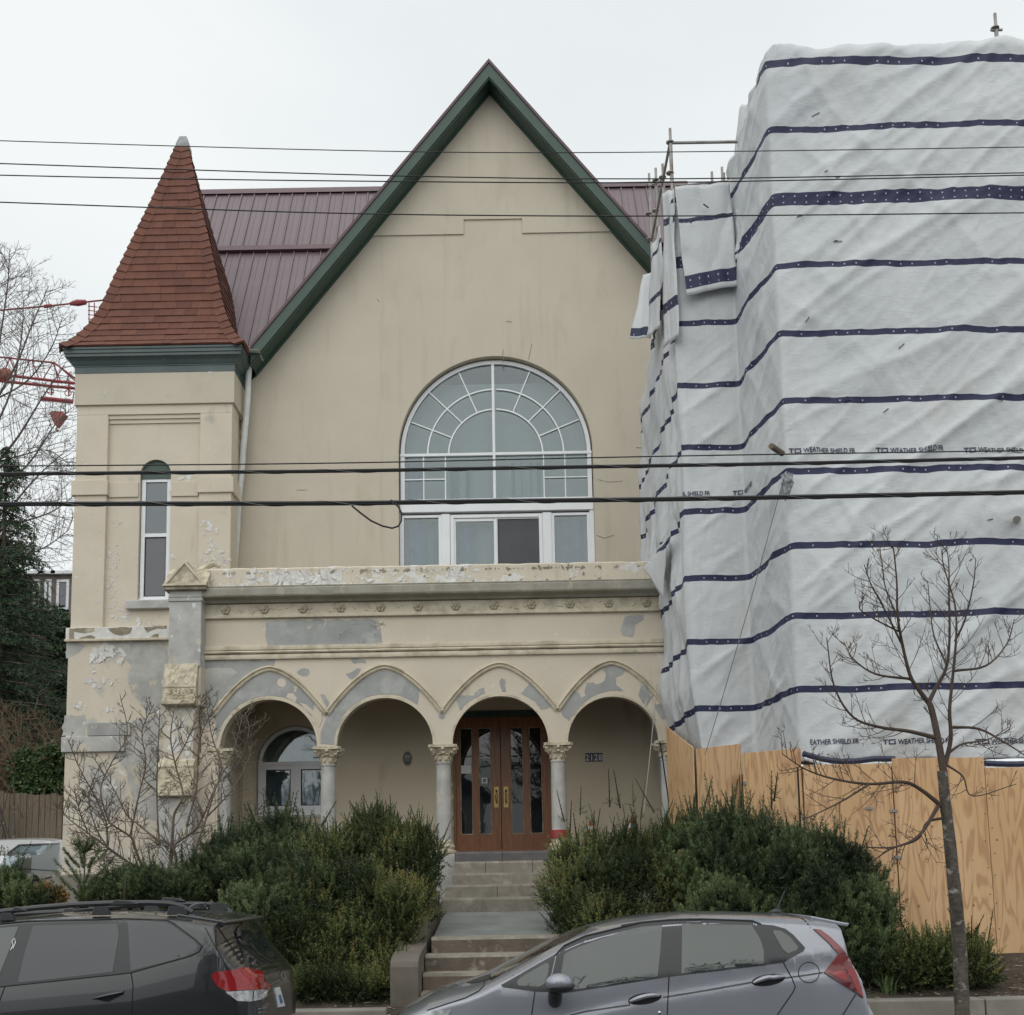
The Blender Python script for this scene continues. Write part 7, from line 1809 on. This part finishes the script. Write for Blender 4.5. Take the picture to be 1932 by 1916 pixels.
def street_tree():
    Y = 11.55; b = at(1818, 1950, Y); t = thing('street_tree', 'slender bare street tree rising before the plywood hoarding', 'tree', (b.x, Y, .15))
    zt = lambda l: [(1172.6+a*.393, 727.8+c*.393) for a, c in l]
    z1 = lambda l: [(1051.3+a*.4559, 1374.8+c*.4559) for a, c in l]
    mb = MB()
    tr = [(b.x, Y, .12)] ; px = [(1815, 1900), (1811, 1800), (1803, 1700), (1797, 1640), (1790, 1570), (1783, 1510), (1778, 1455)]
    C = catmull([Vector(tr[0])] + [at(u, v, Y) for u, v in px], 6); n = len(C)
    mb.tube(C, [.079-.028*(i/(n-1)) + .006*noise.noise(Vector((i*.6, 1, 2))) for i in range(n)], 14)
    mb.build('trunk', M['trunk'], t, smooth=True)
    cr_ = MB()
    rp = .0055
    L1 = zt([(1545, 1850), (1520, 1700), (1490, 1560), (1475, 1520)]); 
    limb(cr_, L1, Y, Y+.05, .042, .032, 3, .35, 2, .4, tr=.006)
    limb(cr_, zt([(1475, 1525), (1420, 1450), (1385, 1390), (1350, 1250), (1325, 1100), (1322, 950), (1308, 800), (1300, 770)]), Y+.05, Y-.3, .027, .004, 22, .55, 2, .85, 2)
    limb(cr_, zt([(1475, 1520), (1510, 1450), (1560, 1350), (1575, 1200), (1572, 1000), (1572, 870), (1560, 770)]), Y+.05, Y+.4, .025, .004, 20, .52, 2, .85, 2)
    limb(cr_, zt([(1545, 1850), (1580, 1700), (1575, 1560), (1590, 1400), (1607, 1200), (1600, 1050), (1545, 860), (1542, 785)]), Y, Y+.1, .028, .004, 20, .52, 2, .85, 2)
    limb(cr_, zt([(1600, 1230), (1650, 1120), (1690, 950), (1700, 830)]), Y+.1, Y-.2, .014, .004, 7, .3, 1, .8)
    limb(cr_, zt([(1505, 1690), (1380, 1660), (1240, 1640), (1110, 1590), (1020, 1440), (985, 1210)]), Y+.02, Y-.5, .026, .005, 18, .48, 2, .85, 2)
    limb(cr_, zt([(1400, 1410), (1220, 1385), (1110, 1310), (1068, 1230)]), Y, Y+.5, .016, .004, 14, .4, 2, .8)
    limb(cr_, zt([(1595, 1370), (1750, 1345), (1850, 1240), (1886, 1120)]), Y, Y+.4, .016, .004, 14, .4, 2, .8)
    limb(cr_, zt([(1590, 1640), (1720, 1650), (1850, 1720), (1960, 1790)]), Y, Y-.4, .018, .005, 10, .45, 2, .5)
    limb(cr_, zt([(1575, 1760), (1640, 1720), (1760, 1700), (1860, 1640)]), Y, Y+.6, .016, .004, 8, .4, 2, .7)
    limb(cr_, zt([(1330, 1180), (1230, 1130), (1150, 1080), (1142, 1040)]), Y-.1, Y-.4, .011, .004, 6, .3, 1, .8)
    limb(cr_, zt([(1345, 1240), (1250, 1050), (1200, 960), (1165, 860)]), Y-.1, Y-.5, .012, .004, 7, .35, 1, .8)
    limb(cr_, zt([(1335, 1130), (1270, 980), (1250, 850), (1238, 765)]), Y-.1, Y+.4, .011, .004, 6, .3, 1, .8)
    limb(cr_, zt([(1560, 1340), (1500, 1200), (1480, 1050), (1470, 940)]), Y+.1, Y+.5, .012, .004, 6, .3, 1, .8)
    limb(cr_, z1([(1590, 320), (1500, 250), (1430, 222), (1290, 230), (1150, 210), (1030, 170), (930, 105)]), Y, Y-.6, .026, .005, 28, .46, 2, .4)
    limb(cr_, z1([(1580, 315), (1500, 440), (1400, 490), (1280, 492)]), Y, Y-.7, .022, .006, 9, .45, 2, .3)
    limb(cr_, z1([(1600, 370), (1530, 390), (1490, 460), (1380, 500), (1290, 560)]), Y, Y+.4, .016, .005, 8, .35, 2, .3)
    limb(cr_, z1([(1290, 232), (1180, 300), (1080, 350), (1000, 385)]), Y-.4, Y-.8, .012, .004, 8, .35, 1, .5)
    limb(cr_, z1([(1610, 150), (1680, 200), (1720, 280), (1900, 230)]), Y, Y-.3, .013, .004, 7, .35, 1, .5)
    cr_.build('crown', M['twig'], t, smooth=True)
street_tree()
def magnolia():
    Y = 15.9; b = at(322, 1735, Y); t = thing('bare_shrub', 'bare grey brown multi stemmed shrub in front of the turret', 'shrub', (b.x, Y, ground(b.x, Y)))
    mb = MB(); mb.tube([(b.x, Y, ground(b.x, Y)-.05), tuple(at(320, 1700, Y)), tuple(at(318, 1680, Y))], [.075, .065, .05], 10); mb.build('trunk', M['bark'], t, smooth=True)
    cr_ = MB(); S = [
        ([(319, 1705), (316, 1670), (321, 1637), (324, 1603), (326, 1570), (329, 1536), (345, 1500), (330, 1440), (322, 1390), (330, 1330)], .1, .034),
        ([(317, 1700), (302, 1675), (270, 1645), (247, 1630), (207, 1602), (163, 1570), (125, 1541), (112, 1515)], -.3, .026),
        ([(203, 1598), (202, 1570), (198, 1545), (178, 1500), (150, 1450), (128, 1395)], -.4, .014),
        ([(207, 1602), (185, 1606), (165, 1598), (135, 1592)], -.4, .010),
        ([(314, 1670), (302, 1648), (264, 1637), (230, 1620), (205, 1600), (180, 1560), (168, 1500), (190, 1440)], .2, .018),
        ([(270, 1640), (254, 1600), (247, 1580), (214, 1558), (203, 1545), (190, 1490), (210, 1440), (240, 1385), (226, 1310)], .4, .019),
        ([(327, 1700), (336, 1660), (329, 1607), (312, 1588), (294, 1582), (255, 1551), (238, 1536), (215, 1490), (170, 1420)], -.2, .024),
        ([(326, 1602), (334, 1590), (364, 1570), (381, 1546), (400, 1500), (418, 1450), (400, 1390), (388, 1320)], .3, .018),
        ([(336, 1664), (351, 1643), (364, 1617), (374, 1587), (389, 1545), (410, 1480), (440, 1420), (458, 1350)], -.1, .022),
        ([(327, 1698), (367, 1674), (404, 1648), (423, 1630), (426, 1608), (437, 1590), (455, 1572)], -.5, .020),
        ([(372, 1595), (404, 1588), (436, 1578), (470, 1550), (505, 1505)], -.4, .014),
        ([(300, 1590), (296, 1500), (298, 1420), (302, 1335)], .2, .012), ([(352, 1560), (372, 1480), (376, 1400), (410, 1320)], .4, .013), ([(392, 1540), (430, 1500), (462, 1450), (478, 1400)], .3, .013),
        ([(420, 1470), (450, 1440), (470, 1380), (462, 1345)], .1, .010), ([(245, 1580), (262, 1500), (275, 1440), (268, 1380), (290, 1330)], 0, .013), ([(330, 1440), (352, 1400), (372, 1350), (384, 1310)], .1, .010), ([(165, 1570), (150, 1530), (140, 1490)], -.4, .008),
        ([(247, 1630), (225, 1640), (210, 1650), (190, 1646)], -.6, .008), ([(404, 1648), (430, 1650), (450, 1640)], -.6, .008)]
    for px, dy, r in S: limb(cr_, px, Y, Y+dy, r*1.15, .006, int(11+len(px)*2.8), .40, 2, .55, 3, 6, .0066, .18, .5, .5)
    cr_.build('crown', M['twig_pale'], t, smooth=True)
magnolia()
# ------------------------------------------------------------------ left background
def background():
    # bare tree beyond the driveway
    Y = 38; t = thing('bare_tree', 'tall bare tree against the sky at the left edge', 'tree', (at(-60, 1500, Y).x, Y, 1.4))
    mb = MB(); b = at(-60, 1500, Y); mb.tube([(b.x, Y, 1.3), tuple(at(-50, 1250, Y)), tuple(at(-42, 1050, Y)), tuple(at(-30, 900, Y)), tuple(at(-20, 760, Y))], [.34, .28, .24, .19, .12], 10); mb.build('trunk', M['twig_far'], t, smooth=True)
    cr_ = MB()
    for px, r in (([(-20, 770), (0, 640), (14, 540), (18, 480)], .08), ([(-40, 1050), (20, 960), (70, 900), (125, 850)], .10), ([(-30, 900), (30, 830), (80, 750), (122, 690)], .10), ([(-22, 780), (30, 690), (62, 610), (92, 540)], .09),
                  ([(-40, 1000), (40, 985), (100, 965), (140, 935)], .08), ([(-25, 700), (-12, 580), (-5, 500)], .07), ([(-35, 950), (50, 880), (105, 800), (136, 770)], .08), ([(-30, 850), (20, 740), (40, 640), (45, 560)], .08), ([(-45, 1120), (30, 1060), (90, 1030), (130, 1000)], .07), ([(-30, 880), (40, 860), (90, 850), (135, 880)], .06), ([(-20, 760), (50, 720), (95, 660), (118, 600)], .06)):
        limb(cr_, px, Y, Y+random.uniform(-2, 2), r*.62, .012, 30, 2.0, 3, .35, 3, 5, .012, .1, .25)
    cr_.build('crown', M['twig_far'], t, smooth=True)
    # dark spruce
    Y = 32; c = at(8, 1000, Y); zt = at(8, 850, Y).z; zb = 2.0; t = thing('spruce_tree', 'dark spruce with drooping branches at left, beside the turret', 'tree', (c.x, Y, 1.4))
    MB().tube([(c.x, Y, 1.3), (c.x, Y, zt-.3)], [.22, .03], 8).build('trunk', M['bark'], t, smooth=True)
    P, D, Ls = [], [], []; H = zt-zb; bm_ = MB()
    for k in range(46):
        f = k/45; z = zb+H*f; R = (1-f)**.8*2.9+.12; nb = 11 if f < .8 else 7
        for j in range(nb):
            a = random.uniform(0, 6.28); l = R*random.uniform(.75, 1.12); d = Vector((math.cos(a), math.sin(a), 0))
            bm_.tube([(c.x, Y, z+.1), tuple(Vector((c.x, Y, z-.12*l))+d*l)], [.03, .008], 4)
            m = int(5+l*6)
            for q in range(m):
                g = (q+1)/m; p = Vector((c.x, Y, z+.25*g*l*.5-.36*g*g*l))+d*l*g + Vector((random.gauss(0, .07), random.gauss(0, .07), random.gauss(0, .05)))
                s_ = Vector((-d.y, d.x, 0))*random.choice((-1, 1)); P.append(tuple(p)); v = d*.5+s_*random.uniform(.1, .9)+Vector((0, 0, -.55)); D.append(tuple(v)); Ls.append(random.uniform(.22, .42))
    o = bm_.build('branches', M['bark'], t); o['kind'] = 'stuff'
    foliage('crown', [sprig_arrays(np.array(P), np.array(D), np.array(Ls), 12, .10, .030, .6, RNG.uniform(.05, .85, len(P)), droop=.15, stem=.008)], M['spruce'], t)
    # brown thicket
    Y = 29; t = thing('thicket_shrub', 'tall brown leafless thicket below the spruce', 'shrub', (at(70, 1500, Y).x, Y, 1.4)); mb = MB()
    for i in range(46):
        u = random.uniform(-40, 128); yy = Y+random.uniform(-.7, .9); b = at(u, 1540, yy); b.z = 1.35
        twig(mb, b, Vector((random.gauss(0, .22), random.gauss(0, .15), 1)), random.uniform(2.4, 5.2)*(.65 if u < 0 else 1), .028, 3, .35, 6, .3, 4, False, .9)
    o = mb.build('branches', mat('brown_thicket_twig', (.115, .078, .05), (.17, .12, .075), 3, rough=.9), t); o['kind'] = 'stuff'
    # ivy on it, and the dark mass of trees behind
    t2 = thing('ivy_shrub', 'leafy green shrub over the wooden fence', 'shrub', (at(75, 1470, 28).x, 28, 1.4)); lob = px_lobes([(70, 1465, 28, 42, 26), (100, 1440, 28.2, 26, 26), (45, 1440, 28.2, 22, 18), (85, 1495, 27.8, 40, 20)])
    P, N = shell(lob, 900, .4); foliage('leaves', [sprig_arrays(P, N+np.array([0, 0, .2]), RNG.uniform(.1, .25, 900), 7, .14, .07, .4, RNG.uniform(.0, .8, 900), droop=.4)], M['ivy'], t2); stems(t2, (at(75, 1470, 28).x, 28), lob, M['twig'], 10, .03)
    lob = px_lobes([(60, 1290, 44, 110, 150), (-60, 1200, 44, 120, 220), (120, 1440, 43, 70, 120), (20, 1480, 42, 110, 100), (100, 1270, 45, 40, 90)])
    P, N = shell(lob, 5200, .5); o = foliage('far_evergreens', [sprig_arrays(P, N+np.array([0, 0, .3])+RNG.normal(size=P.shape)*.4, RNG.uniform(.3, .7, len(P)), 9, .30, .12, .5, RNG.uniform(0, .6, len(P)), droop=.3)], M['spruce'], None)
    setp(o, 'dark mass of evergreens behind the wooden fence', kind='stuff')
    # board fence
    Y = 26.9; x0, x1 = at(-60, 1550, Y).x, at(113, 1550, Y).x; t = thing('board_fence', 'weathered wooden board fence behind the pale SUV', 'fence', ((x0+x1)/2, Y, 1.3)); x = x0
    while x < x1:
        wd = random.uniform(.12, .155); h = at(55, 1505, Y).z + .25*math.exp(-((x-x0)/1.2)) + random.uniform(-.02, .03); MB().box(x+.005, Y+random.uniform(-.012, .012), 1.3, x+wd-.006, Y+.03, h).build('board', M['fence'], t); x += wd
    for z in (1.7, 2.9): MB().box(x0, Y+.035, z, x1, Y+.09, z+.09).build('rail', M['fence'], t)
    for u in (-40, 28, 98): q = at(u, 1500, Y); MB().box(q.x-.06, Y+.09, 1.2, q.x+.06, Y+.21, q.z+.05).build('post', M['fence'], t)
    q = at(12, 1470, 26.5); mb = MB()
    for i in range(7): mb.tube([(q.x+random.uniform(-.3, .2), 26.5, 1.3), (q.x+random.uniform(-.3, .3), 26.5, 2.6), (q.x+random.uniform(-.3, .5), 26.4, 3.6+random.uniform(0, .9))], [.05, .04, .012], 5)
    o = mb.build('vine', M['bark'], smooth=True); setp(o, 'bare woody vine stems climbing at the left end of the fence', 'vine')
    # glimpse of a house
    Y = 44; a, b = at(58, 1090, Y), at(150, 1175, Y); t = thing('far_house', 'house with white trimmed bay windows glimpsed behind the spruce', 'house', ((a.x+b.x)/2, Y, 1.4)); wd = mat('grey_brown_siding', (.16, .14, .125), (.20, .175, .155), 3, rough=.8)
    MB().box(a.x, Y, 1.3, b.x+2, Y+7, a.z).build('wall', wd, t)
    MB().prism([(Y-.3, a.z), (Y+7.3, a.z), (Y+3.5, a.z+.75)], a.x-.3, b.x+2.3, 'x').build('roof', mat('grey_shingle_roof', (.13, .12, .12), (.17, .16, .155), 6, rough=.9), t)
    for (u0, u1) in ((106, 131), (83, 98), (62, 76)):
        p, q = at(u0, 1152, Y-.4), at(u1, 1094, Y-.4); bay = MB().box(p.x-.1, Y-.38, p.z-.5, q.x+.1, Y+.1, q.z+.2).build('bay', wd, t)
        f = MB(); frame_rect(f, p.x, p.z, q.x, q.z, .10, Y-.44, Y-.36); f.build('window_frame', M['white'], bay); MB().box(p.x+.1, Y-.40, p.z+.1, q.x-.1, Y-.39, q.z-.1).build('pane', M['glass_dark'], bay)
        MB().box(p.x-.2, Y-.6, q.z+.2, q.x+.2, Y+.1, q.z+.32).build('bay_roof', M['white'], bay)
    # red tower crane far away
    Y = 130; C = lambda a, c: at(a*.232, 444.8+c*.232, Y); t = thing('tower_crane', 'red lattice jib of a tower crane far behind the bare tree', 'crane', tuple(C(300, 1200)))
    T_ = lambda nm, p, r, n=5: MB().tube(p, r, n).build(nm, M['crane'], t)
    T_('pendant_bar', [C(-300, 635), C(400, 573), C(560, 556), C(900, 520)], .11); T_('pendant_joint', [C(360, 577), C(420, 571)], .22, 8); T_('pendant_joint', [C(570, 556), C(630, 548), C(700, 542)], [.2, .42, .3], 8)
    T_('upper_chord', [C(-300, 960), C(0, 990), C(440, 1035), C(640, 1185)], .12)
    for a, b_ in ((1130, 1215), (1183, 1256)): T_('lower_chord', [C(-300, a-35), C(60, a+8), C(640, b_-8), C(1100, b_+45)], .19)
    mb = MB()
    for a, b_ in (((80, 1000), (140, 1150)), ((240, 1018), (180, 1150)), ((262, 1020), (322, 1180)), ((430, 1036), (342, 1180)), ((432, 1038), (492, 1185)), ((570, 1110), (540, 1190)), ((450, 1040), (620, 1190)), ((80, 1000), (20, 1140)), ((440, 1038), (470, 1180))): mb.tube([C(*a), C(*b_)], .075, 4)
    mb.build('lattice', M['crane'], t)
    MB().ell(C(40, 1130), (.95, .6, .85), 10, 8).build('winch_housing', mat('orange_brown_paint', (.30, .09, .05), (.24, .07, .04), 2, rough=.6), t, smooth=True)
    T_('trolley', [C(335, 1325), C(592, 1352)], .28, 6); mb = MB()
    for a in (420, 560): mb.tube([C(a, 1170), C(a, 1300)], .10, 5)
    for a, c in ((410, 1265), (553, 1280)): mb.tube([C(a+26*math.cos(k*.524), c+26*math.sin(k*.524)) for k in range(13)], .06, 4)
    mb.tube([C(335, 1270), C(440, 1280)], .05, 4); mb.tube([C(590, 1352), C(602, 1275)], .07, 4); mb.build('trolley_frame', M['crane'], t)
    MB().tube([C(430, 1345), C(420, 1445)], .045, 4).build('hoist_rope', M['cable'], t); MB().tube([C(528, 1360), C(535, 1450)], .045, 4).build('hoist_rope', M['cable'], t)
    q = [C(412, 1455), C(430, 1436), C(520, 1442), C(545, 1466), C(520, 1492), C(478, 1556), C(458, 1552), C(428, 1485)]
    MB().prism([(p.x, p.z) for p in q][::-1], Y-.4, Y+.4).build('hook_block', mat('rusty_orange_paint', (.30, .07, .05), (.22, .05, .04), 1, rough=.6), t)
    MB().tube([C(465, 1550), C(468, 1562), C(455, 1572), C(462, 1588), C(476, 1582)], .09, 6).build('hook', M['crane'], t)
    # ladder frame beside the turret roof
    mb = MB(); C2 = lambda u, v: at(u, v, Y)
    for u in (168, 178): mb.tube([C2(u, 572), C2(u, 612)], .07, 4)
    for v in (578, 586, 594, 602): mb.tube([C2(166, v), C2(184, v+2)], .06, 4)
    mb.build('ladder', M['crane'], t)
background()
# ------------------------------------------------------------------ the far side of the street, seen in the glass and paint only
def opposite_side():
    t = thing('opposite_house', 'pale house across the street, mirrored in the window glass', 'house', (-3, -13, 0)); pale = mat('pale_clapboard', (.50, .50, .49), (.44, .44, .43), 2, rough=.8)
    for x0, x1, h in ((-9, -1.5, 6.0), (1.0, 9.5, 5.4)):
        MB().box(x0, -19, 0, x1, -13, h).build('wall', pale if x0 < 0 else mat('dark_clapboard', (.12, .13, .14), rough=.8), t)
        MB().prism([(x0-.4, h), (x1+.4, h), ((x0+x1)/2, h+2.4)], -19.3, -12.6).build('roof', M['asphalt'], t)
        for k in range(3):
            for z in (1.2, 3.7):
                a = x0+.9+k*2.3; f = MB(); frame_rect(f, a, z, a+1.1, z+1.5, .1, -13.0, -12.94); f.build('window_frame', M['white'], t); MB().box(a+.1, -13.0, z+.1, a+1.0, -12.97, z+1.4).build('pane', M['glass_dark'], t)
    for x, y, lab in ((-5.2, -4.5, 'bare tree across the street at left, mirrored in the porch window'), (1.9, -3.2, 'bare tree across the street at right, mirrored in the car windows')):
        t = thing('opposite_tree', lab, 'tree', (x, y, 0)); mb = MB(); mb.tube([(x, y, -.1), (x+.1, y, 2.6), (x, y+.1, 6.0)], [.2, .16, .10], 8); mb.build('trunk', M['bark'], t, smooth=True); cr_ = MB()
        for i in range(14): twig(cr_, Vector((x, y, 2.8+.23*i)), Vector((math.cos(i*2.4), math.sin(i*2.4), random.uniform(.5, 1.4))), random.uniform(2.6, 4.6), .06, 3, .35, 5, .2, 4, False, .7)
        cr_.build('crown', M['twig'], t)
opposite_side()
